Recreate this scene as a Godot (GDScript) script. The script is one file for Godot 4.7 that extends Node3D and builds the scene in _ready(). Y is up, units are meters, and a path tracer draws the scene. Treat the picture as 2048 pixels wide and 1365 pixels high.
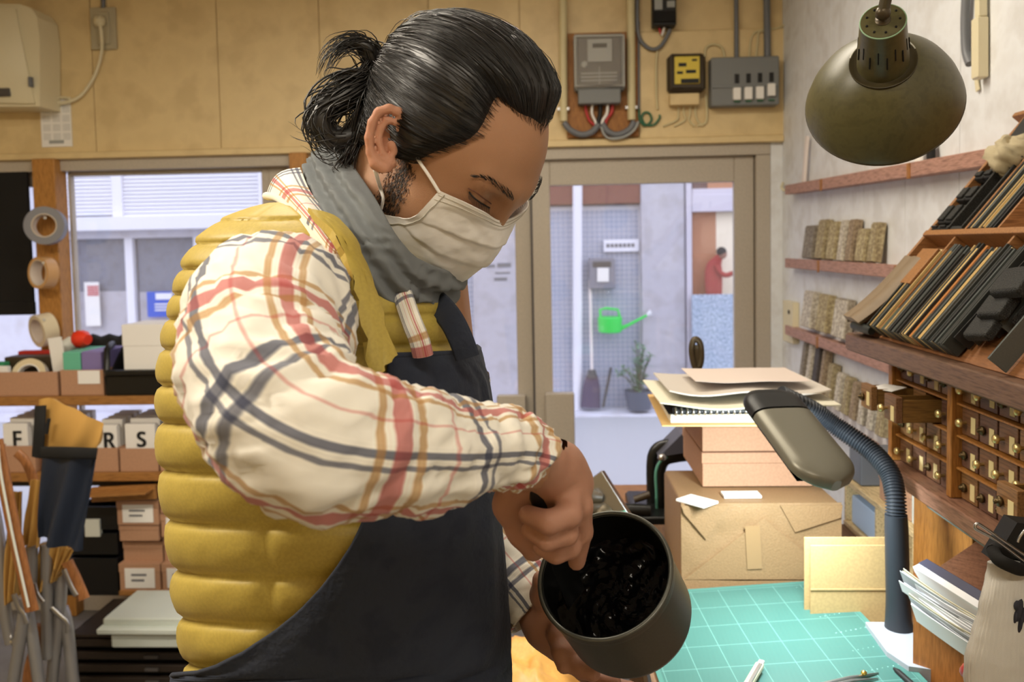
extends Node3D
# A print workshop: a man in a quilted vest stirs ink in a pot beside a type cabinet; a sliding door opens on a narrow street.

class G:
	# a growing triangle mesh; faces are given counter-clockwise seen from outside
	var v := PackedVector3Array()
	var n := PackedVector3Array()
	var uv := PackedVector2Array()
	var c := PackedColorArray()
	var i := PackedInt32Array()
	var seams := []
	var col := Color(1, 1, 1)

	func p(a: Vector3, nn := Vector3.ZERO, t := Vector2.ZERO) -> int:
		v.append(a); n.append(nn); uv.append(t); c.append(col)
		return v.size() - 1

	func tri(a: int, b: int, d: int) -> void:
		i.append(a); i.append(d); i.append(b)

	func quad(a: Vector3, b: Vector3, d: Vector3, e: Vector3) -> G:
		var nn := (b - a).cross(e - a).normalized()
		var k := p(a, nn, Vector2(0, 1)); p(b, nn, Vector2(1, 1)); p(d, nn, Vector2(1, 0)); p(e, nn, Vector2(0, 0))
		tri(k, k + 1, k + 2); tri(k, k + 2, k + 3)
		return self

	func box(at: Vector3, s: Vector3, bevel := 0.0015, B := Basis()) -> G:
		var h := s * 0.5
		var b := minf(bevel, minf(h.x, minf(h.y, h.z)) * 0.49)
		var ix := {}
		for ax in 3:
			var a1 := (ax + 1) % 3
			var a2 := (ax + 2) % 3
			for sg in [-1, 1]:
				var q := []
				for w in [[-1, -1], [1, -1], [1, 1], [-1, 1]]:
					var pt := Vector3.ZERO
					pt[ax] = sg * h[ax]; pt[a1] = w[0] * (h[a1] - b); pt[a2] = w[1] * (h[a2] - b)
					var nn := Vector3.ZERO
					nn[ax] = sg
					var s1 := Vector3.ZERO
					s1[ax] = sg; s1[a1] = w[0]; s1[a2] = w[1]
					var k := p(at + B * pt, B * nn, Vector2(w[0] * 0.5 + 0.5, 0.5 - w[1] * 0.5))
					q.append(k)
					ix[[ax, s1]] = k
				if sg > 0:
					tri(q[0], q[1], q[2]); tri(q[0], q[2], q[3])
				else:
					tri(q[0], q[2], q[1]); tri(q[0], q[3], q[2])
		if b > 0.0:
			for ax in 3:
				var a1 := (ax + 1) % 3
				var a2 := (ax + 2) % 3
				for s1 in [-1, 1]:
					for s2 in [-1, 1]:
						var lo := Vector3.ZERO
						lo[ax] = -1; lo[a1] = s1; lo[a2] = s2
						var hi := lo
						hi[ax] = 1
						var A: int = ix[[a1, lo]]
						var Bq: int = ix[[a1, hi]]
						var Cq: int = ix[[a2, hi]]
						var D: int = ix[[a2, lo]]
						if s1 * s2 > 0:
							tri(A, Cq, Bq); tri(A, D, Cq)
						else:
							tri(A, Bq, Cq); tri(A, Cq, D)
			for sx in [-1, 1]:
				for sy in [-1, 1]:
					for sz in [-1, 1]:
						var s3 := Vector3(sx, sy, sz)
						if sx * sy * sz > 0:
							tri(ix[[0, s3]], ix[[1, s3]], ix[[2, s3]])
						else:
							tri(ix[[0, s3]], ix[[2, s3]], ix[[1, s3]])
		return self

	func span(a: Vector3, b: Vector3, bevel := 0.0015) -> G:
		return box((a + b) * 0.5, (b - a).abs(), bevel)

	func bar(a: Vector3, b: Vector3, w: float, t: float, up := Vector3.UP, bevel := 0.0015) -> G:
		# a straight bar from a to b, w wide across and t thick along up
		var z := (b - a).normalized()
		var x := up.cross(z).normalized()
		var y := z.cross(x)
		return box((a + b) * 0.5, Vector3(w, t, a.distance_to(b)), bevel, Basis(x, y, z))

	func loft(rings: Array, closed := true, cap := false, flip := false, vv: Array = []) -> G:
		# rings of equal length, counter-clockwise seen from the far end
		var m: int = rings[0].size()
		var k0 := v.size()
		var cols := m + (1 if closed else 0)
		for r in rings.size():
			for j in cols:
				p(rings[r][j % m], Vector3.ZERO, Vector2(float(j) / (cols - 1), vv[r] if vv else float(r) / maxi(1, rings.size() - 1)))
			if closed:
				seams.append([k0 + r * cols, k0 + r * cols + m])
		for r in rings.size() - 1:
			for j in cols - 1:
				var a := k0 + r * cols + j
				if flip:
					tri(a, a + cols, a + 1); tri(a + 1, a + cols, a + cols + 1)
				else:
					tri(a, a + 1, a + cols); tri(a + 1, a + cols + 1, a + cols)
		if cap:
			for e in [0, rings.size() - 1]:
				var mid := Vector3.ZERO
				for q in rings[e]:
					mid += q / m
				var kc := p(mid)
				var ks := v.size()
				for j in m:
					p(rings[e][j])
				for j in m:
					if (e == 0) != flip:
						tri(kc, ks + (j + 1) % m, ks + j)
					else:
						tri(kc, ks + j, ks + (j + 1) % m)
		return self

	func tube(pts: Array, r, seg := 8, cap := true, flat := 1.0, side := Vector3.ZERO) -> G:
		# a round (or flattened) tube along points; r is a number or one for each point
		var rings := []
		var vv := []
		var t0: Vector3 = (pts[1] - pts[0]).normalized()
		var x := side
		if x == Vector3.ZERO:
			x = Vector3.UP if absf(t0.y) < 0.9 else Vector3.RIGHT
		x = (x - t0 * x.dot(t0)).normalized()
		var run := 0.0
		for k in pts.size():
			var t: Vector3 = (pts[mini(k + 1, pts.size() - 1)] - pts[maxi(k - 1, 0)]).normalized()
			x = (x - t * x.dot(t)).normalized()
			var y := t.cross(x)
			var rr: float = r if r is float or r is int else r[k]
			var ring := PackedVector3Array()
			for j in seg:
				var a := TAU * j / seg
				ring.append(pts[k] + x * cos(a) * rr + y * sin(a) * rr * flat)
			rings.append(ring)
			if k > 0:
				run += pts[k].distance_to(pts[k - 1])
			vv.append(run)
		return loft(rings, true, cap, false, vv)

	func lathe(prof: Array, T := Transform3D(), seg := 24) -> G:
		# profile of Vector2(radius, height), bottom to top outside; repeat a point to crease
		var rings := []
		for q in prof:
			var ring := PackedVector3Array()
			for j in seg:
				var a := TAU * j / seg
				ring.append(T * Vector3(cos(a) * q.x, q.y, -sin(a) * q.x))
			rings.append(ring)
		return loft(rings, true, false)

	func prism(poly: PackedVector2Array, depth: float, T := Transform3D()) -> G:
		# polygon in the xy plane, front at z = 0, back at z = -depth
		if Geometry2D.is_polygon_clockwise(poly):
			poly = poly.duplicate(); poly.reverse()
		var idx := Geometry2D.triangulate_polygon(poly)
		for side in 2:
			var k := v.size()
			var nn := (T.basis * Vector3(0, 0, 1 if side == 0 else -1)).normalized()
			for q in poly:
				p(T * Vector3(q.x, q.y, 0.0 if side == 0 else -depth), nn, q)
			for a in range(0, idx.size(), 3):
				var A := poly[idx[a]]
				var B := poly[idx[a + 1]]
				var C := poly[idx[a + 2]]
				var ccw := (B - A).cross(C - A) > 0.0
				if ccw == (side == 0):
					tri(k + idx[a], k + idx[a + 1], k + idx[a + 2])
				else:
					tri(k + idx[a], k + idx[a + 2], k + idx[a + 1])
		for j in poly.size():
			var A := poly[j]
			var B := poly[(j + 1) % poly.size()]
			quad(T * Vector3(A.x, A.y, -depth), T * Vector3(B.x, B.y, -depth), T * Vector3(B.x, B.y, 0), T * Vector3(A.x, A.y, 0))
		return self

	func sheet(rows: Array, thick := 0.001, flip := false) -> G:
		# a grid of points as a thin solid; the front faces the side the rows turn counter-clockwise on
		var R := rows.size()
		var C: int = rows[0].size()
		var nor := []
		for r in R:
			for q in C:
				var du: Vector3 = rows[r][mini(q + 1, C - 1)] - rows[r][maxi(q - 1, 0)]
				var dv: Vector3 = rows[mini(r + 1, R - 1)][q] - rows[maxi(r - 1, 0)][q]
				nor.append(du.cross(dv).normalized() * (-1.0 if flip else 1.0))
		for side in 2:
			var k := v.size()
			for r in R:
				for q in C:
					var nn: Vector3 = nor[r * C + q]
					p(rows[r][q] - (nn * thick if side == 1 else Vector3.ZERO), nn * (1.0 if side == 0 else -1.0), Vector2(float(q) / (C - 1), float(r) / (R - 1)))
			for r in R - 1:
				for q in C - 1:
					var a := k + r * C + q
					if (side == 0) != flip:
						tri(a, a + 1, a + C); tri(a + 1, a + C + 1, a + C)
					else:
						tri(a, a + C, a + 1); tri(a + 1, a + C, a + C + 1)
		var rim := []
		for q in C: rim.append([0, q])
		for r in range(1, R): rim.append([r, C - 1])
		for q in range(C - 2, -1, -1): rim.append([R - 1, q])
		for r in range(R - 2, 0, -1): rim.append([r, 0])
		for e in rim.size():
			var A = rim[e]
			var B = rim[(e + 1) % rim.size()]
			var pa: Vector3 = rows[A[0]][A[1]]
			var pb: Vector3 = rows[B[0]][B[1]]
			var qa: Vector3 = pa - nor[A[0] * C + A[1]] * thick
			var qb: Vector3 = pb - nor[B[0] * C + B[1]] * thick
			if flip:
				quad(pa, pb, qb, qa)
			else:
				quad(qa, qb, pb, pa)
		return self

	func ball(at: Vector3, r: Vector3, seg := 16, B := Basis()) -> G:
		var rings := []
		for k in seg / 2 + 1:
			var a := -PI / 2 + PI * k / (seg / 2)
			var ring := PackedVector3Array()
			for j in seg:
				var b := TAU * j / seg
				ring.append(at + B * Vector3(cos(a) * cos(b) * r.x, sin(a) * r.y, -cos(a) * sin(b) * r.z))
			rings.append(ring)
		return loft(rings)

	func put(o: G, T: Transform3D) -> G:
		var k := v.size()
		for a in o.v.size():
			v.append(T * o.v[a]); n.append((T.basis * o.n[a]).normalized() if o.n[a] != Vector3.ZERO else Vector3.ZERO)
			uv.append(o.uv[a]); c.append(o.c[a])
		for a in o.i:
			i.append(a + k)
		for s in o.seams:
			seams.append([s[0] + k, s[1] + k])
		return self

	func mesh(shift := Vector3.ZERO) -> ArrayMesh:
		var acc := PackedVector3Array()
		acc.resize(v.size())
		for a in range(0, i.size(), 3):
			var A := i[a]
			var B := i[a + 1]
			var C := i[a + 2]
			var f := (v[C] - v[A]).cross(v[B] - v[A])
			acc[A] += f; acc[B] += f; acc[C] += f
		for s in seams:
			var t := acc[s[0]] + acc[s[1]]
			acc[s[0]] = t; acc[s[1]] = t
		var nn := n.duplicate()
		for a in v.size():
			if nn[a] == Vector3.ZERO:
				nn[a] = acc[a].normalized() if acc[a].length_squared() > 0.0 else Vector3.UP
		var pos := v.duplicate()
		if shift != Vector3.ZERO:
			for a in pos.size():
				pos[a] -= shift
		var arr := []
		arr.resize(Mesh.ARRAY_MAX)
		arr[Mesh.ARRAY_VERTEX] = pos; arr[Mesh.ARRAY_NORMAL] = nn; arr[Mesh.ARRAY_TEX_UV] = uv; arr[Mesh.ARRAY_COLOR] = c; arr[Mesh.ARRAY_INDEX] = i
		var m := ArrayMesh.new()
		m.add_surface_from_arrays(Mesh.PRIMITIVE_TRIANGLES, arr)
		return m

var taken := {}
var M := {}
var rng := RandomNumberGenerator.new()

func numbered(called: String) -> String:
	taken[called] = taken.get(called, -1) + 1
	return called if taken[called] == 0 else "%s_%03d" % [called, taken[called]]

func thing(called: String, label: String, category: String, at := Vector3.ZERO, group := "") -> Node3D:
	var o := Node3D.new()
	o.name = numbered(called)
	add_child(o)
	o.position = at
	tag(o, label, category, group)
	return o

func tag(o: Node3D, label: String, category: String, group := "") -> void:
	o.set_meta("label", label)
	o.set_meta("category", category)
	if group: o.set_meta("group", group)

func base_of(o: Node) -> Vector3:
	var at := Vector3.ZERO
	while o is Node3D and o != self:
		at += o.position
		o = o.get_parent()
	return at

func part(parent: Node3D, called: String, g, m: Material, label := "") -> MeshInstance3D:
	# a part built in world coordinates, kept relative to its thing
	var o := MeshInstance3D.new()
	o.name = called
	o.mesh = g.mesh(base_of(parent)) if g is G else g
	o.material_override = null
	o.mesh.surface_set_material(0, m)
	parent.add_child(o, true)
	if label: o.set_meta("label", label)
	return o

func piece(parent: Node3D, called: String, mesh: Mesh, T: Transform3D, m: Material = null) -> MeshInstance3D:
	# a part that shares its mesh with others, placed in its parent's axes
	var o := MeshInstance3D.new()
	o.name = called
	o.mesh = mesh
	if m: o.material_override = m
	o.transform = T
	parent.add_child(o, true)
	return o

func single(called: String, g: G, m: Material, label: String, category: String, group := "") -> MeshInstance3D:
	var o := MeshInstance3D.new()
	o.name = numbered(called)
	var lo := Vector3(1e9, 1e9, 1e9)
	var hi := -lo
	for q in g.v:
		lo = lo.min(q); hi = hi.max(q)
	var at := Vector3((lo.x + hi.x) / 2, lo.y, (lo.z + hi.z) / 2)
	o.mesh = g.mesh(at)
	o.mesh.surface_set_material(0, m)
	add_child(o)
	o.position = at
	tag(o, label, category, group)
	return o

func struct(called: String, g: G, m: Material) -> MeshInstance3D:
	var o := MeshInstance3D.new()
	o.name = called
	o.mesh = g.mesh()
	o.mesh.surface_set_material(0, m)
	add_child(o)
	o.set_meta("kind", "structure")
	return o

func struct_root(called: String) -> Node3D:
	var o := Node3D.new()
	o.name = called
	add_child(o)
	o.set_meta("kind", "structure")
	return o

func spline(pts: Array, n: int) -> Array:
	# Catmull-Rom through points (floats, Vector2 or Vector3)
	var out := []
	var m := pts.size() - 1
	for k in n:
		var s := float(k) / (n - 1) * m
		var a := mini(int(s), m - 1)
		var t := s - a
		var p0 = pts[maxi(a - 1, 0)]
		var p1 = pts[a]
		var p2 = pts[a + 1]
		var p3 = pts[mini(a + 2, m)]
		out.append(0.5 * ((2.0 * p1) + (p2 - p0) * t + (2.0 * p0 - 5.0 * p1 + 4.0 * p2 - p3) * t * t + (3.0 * p1 - p0 - 3.0 * p2 + p3) * t * t * t))
	return out

func frame(at: Vector3, x: Vector3, y: Vector3) -> Transform3D:
	var xx := x.normalized()
	var z := xx.cross(y).normalized()
	return Transform3D(Basis(xx, z.cross(xx), z), at)

func text(parent: Node3D, s: String, size: float, T: Transform3D, m: Material, called := "lettering", font := "Droid Sans", bold := false) -> MeshInstance3D:
	var t := TextMesh.new()
	var f := SystemFont.new()
	f.font_names = PackedStringArray([font])
	if bold: f.font_weight = 700
	t.font = f
	t.text = s
	t.font_size = 32
	t.pixel_size = size / 32.0
	t.depth = 0.0006
	t.curve_step = 2.0
	t.material = m
	var o := MeshInstance3D.new()
	o.name = called
	o.mesh = t
	parent.add_child(o, true)
	o.transform = Transform3D(T.basis, T.origin - base_of(parent))
	return o

func noise_tex(freq: float, colors: Array, stops: Array, size := 512, octaves := 4, sd := 1, kind := FastNoiseLite.TYPE_SIMPLEX_SMOOTH, normal := false) -> NoiseTexture2D:
	var nz := FastNoiseLite.new()
	nz.noise_type = kind
	nz.frequency = freq
	nz.fractal_octaves = octaves
	nz.seed = sd
	var t := NoiseTexture2D.new()
	t.width = size
	t.height = size
	t.seamless = true
	t.noise = nz
	if normal:
		t.as_normal_map = true
		t.bump_strength = 4.0
	if colors:
		var gr := Gradient.new()
		gr.colors = PackedColorArray(colors)
		gr.offsets = PackedFloat32Array(stops)
		t.color_ramp = gr
	return t

func mt(called: String, c: Color, rough := 0.7, o := {}) -> StandardMaterial3D:
	var m := StandardMaterial3D.new()
	m.resource_name = called
	m.albedo_color = c
	m.roughness = rough
	m.metallic = o.get("metal", 0.0)
	m.metallic_specular = o.get("spec", 0.5)
	if o.has("tex"):
		m.albedo_texture = o.tex
	if o.has("scale"):
		m.uv1_triplanar = o.get("tri", true)
		m.uv1_scale = o.scale
		m.uv1_triplanar_sharpness = 6.0
	if o.get("world", false):
		m.uv1_world_triplanar = true
	if o.has("bump"):
		m.heightmap_enabled = true
		m.heightmap_texture = o.bump
		m.heightmap_scale = o.get("depth", 0.05)
	if o.has("sheen"):
		m.rim_enabled = true
		m.rim = o.sheen
		m.rim_tint = 0.6
	if o.has("coat"):
		m.clearcoat_enabled = true
		m.clearcoat = o.coat
		m.clearcoat_roughness = o.get("coat_rough", 0.15)
	if o.get("vc", false):
		m.vertex_color_use_as_albedo = true
	M[called] = m
	return m


func _ready() -> void:
	rng.seed = 7
	camera_and_light()
	materials()
	room()
	street()
	wall_fittings()
	left_side()
	right_wall()
	cabinet()
	desk()
	lamps()
	man()

func camera_and_light() -> void:
	var cam := Camera3D.new()
	cam.name = "camera"
	add_child(cam)
	var at := CameraAttributesPhysical.new()
	at.frustum_focal_length = 30.0
	at.frustum_focus_distance = 0.93
	at.exposure_aperture = 7.5
	at.frustum_near = 0.05
	at.frustum_far = 200.0
	cam.attributes = at
	cam.position = Vector3(0, 1.45, 0)
	cam.basis = Basis(Vector3(0.9988, -0.019, -0.046), Vector3(0.0163, 0.9982, -0.0584), Vector3(0.047, 0.0576, 0.9972))
	cam.near = 0.05
	cam.far = 200.0
	cam.projection = Camera3D.PROJECTION_FRUSTUM
	cam.size = 0.05 * 1365.0 / 1700.0
	cam.frustum_offset = Vector2(0.0, -0.05 * 94.0 / 1700.0)
	cam.current = true

	var e := Environment.new()
	e.background_mode = Environment.BG_SKY
	e.tonemap_mode = Environment.TONE_MAPPER_LINEAR
	e.tonemap_exposure = 1.0
	e.sdfgi_enabled = true
	e.ssao_enabled = true
	e.ssil_enabled = true
	var sky := Sky.new()
	var ps := ProceduralSkyMaterial.new()
	ps.sky_top_color = Color(0.85, 0.87, 0.96)
	ps.sky_horizon_color = Color(0.9, 0.91, 0.97)
	ps.ground_horizon_color = Color(0.8, 0.82, 0.9)
	ps.ground_bottom_color = Color(0.5, 0.5, 0.52)
	ps.sky_energy_multiplier = 1.55
	ps.ground_energy_multiplier = 1.0
	sky.sky_material = ps
	e.sky = sky
	var we := WorldEnvironment.new()
	we.environment = e
	add_child(we)

	# the workshop's ceiling fittings: long fluorescent battens above the room
	ceiling_light(Vector3(-1.55, 2.62, -0.75), 1.25, "fluorescent ceiling batten above the man's back", 5.4)
	ceiling_light(Vector3(-0.2, 2.62, -1.9), 1.25, "fluorescent ceiling batten above the desk near the door", 2.6)
	ceiling_light(Vector3(0.1, 2.62, 0.55), 1.25, "fluorescent ceiling batten behind the photographer's shoulder", 2.0)

func ceiling_light(at: Vector3, length: float, label: String, power: float) -> void:
	var warm := Color(1.0, 0.955, 0.88)
	var t := thing("ceiling_light", label, "ceiling light", at + Vector3(0, -0.03, 0), "ceiling battens")
	if not M.has("batten"):
		mt("batten", Color(0.85, 0.85, 0.83), 0.5)
		var g := mt("lit_tube", Color(1, 1, 1), 0.5)
		g.emission_enabled = true
		g.emission = warm
		g.emission_energy_multiplier = 4.0
	part(t, "housing", G.new().span(at + Vector3(-length / 2, 0.02, -0.09), at + Vector3(length / 2, 0.08, 0.09), 0.006), M.batten)
	for s in [-1, 1]:
		part(t, "tube", G.new().tube([at + Vector3(-length / 2 + 0.03, 0.0, s * 0.045), at + Vector3(length / 2 - 0.03, 0.0, s * 0.045)], 0.014, 12), M.lit_tube)
	var l := AreaLight3D.new()
	l.name = "batten_glow"
	t.add_child(l)
	l.area_size = Vector2(length, 0.16)
	l.area_normalize_energy = true
	l.light_color = warm
	l.light_energy = power
	l.shadow_enabled = true
	l.position = Vector3(0, 0.01, 0)
	l.rotation_degrees = Vector3(-90, 0, 0)

func wood(called: String, c: Color, ax: int, rg := 0.55, k := 1.0) -> StandardMaterial3D:
	var s := Vector3(18, 18, 18) * k
	s[ax] = 1.6 * k
	return mt(called, c, rg, {"tex": M.grain, "scale": s, "bump": M.grain, "depth": 0.03})

func materials() -> void:
	var N := FastNoiseLite.TYPE_SIMPLEX_SMOOTH
	var grain := noise_tex(0.02, [Color(0.68, 0.65, 0.62), Color(0.88, 0.87, 0.86), Color(1, 1, 1), Color(0.8, 0.78, 0.76)], [0.0, 0.38, 0.62, 1.0], 512, 5, 3)
	var fine := noise_tex(0.05, [Color(0.955, 0.955, 0.955), Color(1, 1, 1)], [0.3, 0.7], 512, 4, 5)
	var blotch := noise_tex(0.012, [Color(0.94, 0.93, 0.92), Color(1, 1, 1), Color(0.975, 0.97, 0.965)], [0.2, 0.55, 0.85], 512, 5, 9)
	var rough := noise_tex(0.06, [Color(0, 0, 0), Color(1, 1, 1)], [0.2, 0.8], 512, 4, 11)
	M["grain"] = grain; M["fine"] = fine; M["blotch"] = blotch; M["rough"] = rough
	mt("wall_paint", Color(0.87, 0.775, 0.575), 0.42, {"tex": blotch, "scale": Vector3(0.8, 0.8, 0.8), "bump": fine, "depth": 0.03})
	mt("wall_white", Color(0.89, 0.9, 0.91), 0.6, {"tex": blotch, "scale": Vector3(1.1, 1.1, 1.1), "bump": fine, "depth": 0.03})
	mt("ceiling_paint", Color(0.85, 0.82, 0.76), 0.8)
	mt("floor_stone", Color(0.42, 0.4, 0.38), 0.8, {"tex": blotch, "scale": Vector3(1, 1, 1)})
	mt("alu", Color(0.72, 0.68, 0.62), 0.45, {"tex": fine, "scale": Vector3(4, 4, 4)})
	mt("alu_dark", Color(0.3, 0.28, 0.27), 0.5)
	var gl := mt("glass", Color(0.93, 0.95, 1.0, 0.04), 0.02)
	gl.transparency = BaseMaterial3D.TRANSPARENCY_ALPHA
	wood("post_wood", Color(0.74, 0.52, 0.25), 1, 0.5, 1.0)
	wood("shelf_wood", Color(0.66, 0.46, 0.24), 0, 0.5, 1.0)
	wood("rail_wood", Color(0.72, 0.55, 0.48), 2, 0.6, 1.0)
	mt("asphalt", Color(0.72, 0.72, 0.73), 0.9, {"tex": fine, "scale": Vector3(3, 3, 3)})
	mt("plaster", Color(0.74, 0.73, 0.76), 0.85, {"tex": blotch, "scale": Vector3(0.7, 0.7, 0.7)})
	mt("plaster_pale", Color(0.86, 0.86, 0.9), 0.85, {"tex": blotch, "scale": Vector3(0.5, 0.5, 0.5)})
	mt("grout", Color(0.9, 0.9, 0.92), 0.9)
	mt("tile", Color(0.66, 0.68, 0.75), 0.35)
	mt("brown_panel", Color(0.5, 0.3, 0.25), 0.6, {"tex": blotch, "scale": Vector3(3, 3, 3)})
	mt("white_paint", Color(0.92, 0.92, 0.95), 0.5)
	mt("frosted", Color(0.5, 0.51, 0.56), 0.35, {"tex": blotch, "scale": Vector3(1.5, 1.5, 1.5)})
	mt("paper_white", Color(0.93, 0.92, 0.9), 0.8)
	mt("print_black", Color(0.06, 0.06, 0.07), 0.7)
	mt("print_grey", Color(0.45, 0.45, 0.47), 0.8)
	mt("black", Color(0.045, 0.045, 0.045), 0.55)
	mt("black_matt", Color(0.07, 0.065, 0.06), 0.9)
	mt("rubber", Color(0.09, 0.09, 0.09), 0.75)
	mt("steel", Color(0.75, 0.75, 0.75), 0.3, {"metal": 1.0})
	mt("brass", Color(0.85, 0.68, 0.35), 0.32, {"metal": 1.0})
	mt("card", Color(0.72, 0.55, 0.43), 0.8, {"tex": fine, "scale": Vector3(5, 5, 5)})
	mt("kraft", Color(0.56, 0.44, 0.3), 0.6, {"tex": fine, "scale": Vector3(6, 6, 6), "bump": rough, "depth": 0.03})

func room() -> void:
	var zb := -3.55
	struct("floor", G.new().span(Vector3(-3.6, -0.24, zb - 0.12), Vector3(1.1, -0.12, 1.9), 0), M.floor_stone)
	struct("ceiling", G.new().span(Vector3(-3.6, 2.7, zb - 0.12), Vector3(1.1, 2.85, 1.9), 0), M.ceiling_paint)
	struct("wall_left", G.new().span(Vector3(-3.6, -0.12, zb), Vector3(-3.45, 2.7, 1.75), 0), M.wall_paint)
	struct("wall_front", G.new().span(Vector3(-3.45, -0.12, 1.75), Vector3(0.95, 2.7, 1.9), 0), M.wall_paint)
	# right wall: tongue-and-groove boards on a backing
	var wr := struct_root("wall_right")
	part(wr, "backing", G.new().span(Vector3(0.958, -0.12, zb - 0.12), Vector3(1.1, 2.7, 1.75), 0), M.wall_white)
	var z := zb
	while z < 1.7:
		var z2 := minf(z + 0.303, 1.75)
		part(wr, "panel", G.new().span(Vector3(0.95, -0.12, z + 0.0012), Vector3(0.96, 2.7, z2 - 0.0012), 0.001), M.wall_white)
		z = z2
	# back wall above the glazed front, of painted sheets
	var wb := struct_root("wall_back")
	part(wb, "backing", G.new().span(Vector3(-3.45, 1.87, zb - 0.12), Vector3(0.958, 2.7, zb - 0.008), 0), M.wall_paint)
	var x := -3.45
	for x2 in [-2.92, -2.38, -1.92, -1.3813, -0.949, -0.4919, -0.1153, 0.5, 0.957]:
		part(wb, "panel", G.new().span(Vector3(x + 0.0015, 1.875, zb - 0.009), Vector3(x2 - 0.0015, 2.7, zb), 0.001), M.wall_paint)
		x = x2
	part(wb, "end_post", G.new().span(Vector3(-3.45, -0.12, zb - 0.12), Vector3(-3.1, 1.87, zb), 0.002), M.wall_paint)
	part(wb, "end_post", G.new().span(Vector3(0.9015, -0.12, zb - 0.12), Vector3(0.958, 1.87, zb), 0.002), M.wall_white)
	# the ledge over the shop front
	var tr := struct_root("trim_1")
	part(tr, "ledge", G.new().span(Vector3(-3.45, 1.848, zb - 0.02), Vector3(0.95, 1.876, zb + 0.03), 0.004), M.wall_paint)
	part(tr, "fascia", G.new().span(Vector3(-3.1, 1.80, zb - 0.1), Vector3(0.9015, 1.85, zb + 0.006), 0.003), M.alu)
	shop_front(zb)

func shop_front(zb: float) -> void:
	# wooden posts
	for xx in [[-2.1766, -2.0772], [-1.0801, -1.0068]]:
		var ps := struct_root(numbered("trim_2"))
		part(ps, "post", G.new().span(Vector3(xx[0], -0.12, zb - 0.04), Vector3(xx[1], 1.85, zb + 0.05), 0.004), M.post_wood)
	# left bay: glazing behind a black board
	var w := struct_root("window_1")
	var zf := zb - 0.06
	glazed(w, Vector3(-3.1, 0.05, zf), Vector3(-2.1766, 1.80, zf), 0.035, 0.035, 0.06, 0.05)
	# middle bay
	var w2 := struct_root("window_2")
	glazed(w2, Vector3(-2.0772, 0.05, zf), Vector3(-1.1956, 1.80, zf), 0.012, 0.034, 0.018, 0.05)
	part(w2, "side_panel", G.new().span(Vector3(-1.1956, 0.05, zf - 0.02), Vector3(-1.1111, 1.80, zf + 0.02), 0.002), M.alu)
	part(w2, "threshold", G.new().span(Vector3(-3.1, -0.12, zf - 0.06), Vector3(-1.0, 0.05, zf + 0.05), 0.002), M.alu)
	# sliding doors
	var d := struct_root("door_1")
	var zl := zb - 0.075
	var xm: float = -0.082
	glazed(d, Vector3(xm - 0.93, 0.04, zl), Vector3(xm + 0.004, 1.80, zl), 0.075, 0.075, 0.10, 0.12)
	var d2 := struct_root("door_2")
	var xr: float = 0.8396
	glazed(d2, Vector3(xm + 0.004, 0.04, zl + 0.035), Vector3(xr, 1.80, zl + 0.035), 0.0761, 0.0803, 0.1057, 0.12)
	part(d, "stop", G.new().span(Vector3(xm - 0.004, 0.04, zl + 0.01), Vector3(xm + 0.003, 1.80, zl + 0.055), 0.001), M.alu_dark)
	part(d, "pull_block", G.new().span(Vector3(-0.2418, 0.8142, -3.56), Vector3(-0.1177, 0.5916, -3.6), 0.006), M.alu)
	part(d2, "pull_block", G.new().span(Vector3(-0.0361, 0.8276, -3.52), Vector3(0.0864, 0.5649, -3.57), 0.006), M.alu)
	var j := struct_root("trim_3")
	part(j, "jamb", G.new().span(Vector3(xr + 0.004, -0.12, zb - 0.11), Vector3(0.9015, 1.80, zb + 0.004), 0.003), M.alu)
	part(j, "seal", G.new().span(Vector3(xr - 0.001, 0.04, zb - 0.08), Vector3(xr + 0.005, 1.80, zb - 0.03), 0.001), M.alu_dark)
	part(j, "sill", G.new().span(Vector3(-1.0, -0.12, zb - 0.13), Vector3(xr, 0.04, zb + 0.02), 0.003), M.alu)

func glazed(parent: Node3D, a: Vector3, b: Vector3, left: float, right: float, top: float, bottom: float) -> void:
	var t := 0.018
	part(parent, "stile", G.new().span(Vector3(a.x, a.y, a.z - t), Vector3(a.x + left, b.y, a.z + t), 0.003), M.alu)
	part(parent, "stile", G.new().span(Vector3(b.x - right, a.y, a.z - t), Vector3(b.x, b.y, a.z + t), 0.003), M.alu)
	part(parent, "top_rail", G.new().span(Vector3(a.x + left, b.y - top, a.z - t), Vector3(b.x - right, b.y, a.z + t), 0.003), M.alu)
	part(parent, "bottom_rail", G.new().span(Vector3(a.x + left, a.y, a.z - t), Vector3(b.x - right, a.y + bottom, a.z + t), 0.003), M.alu)
	part(parent, "pane", G.new().span(Vector3(a.x + left - 0.004, a.y + bottom - 0.004, a.z - 0.002), Vector3(b.x - right + 0.004, b.y - top + 0.004, a.z + 0.002), 0), M.glass)


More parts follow.
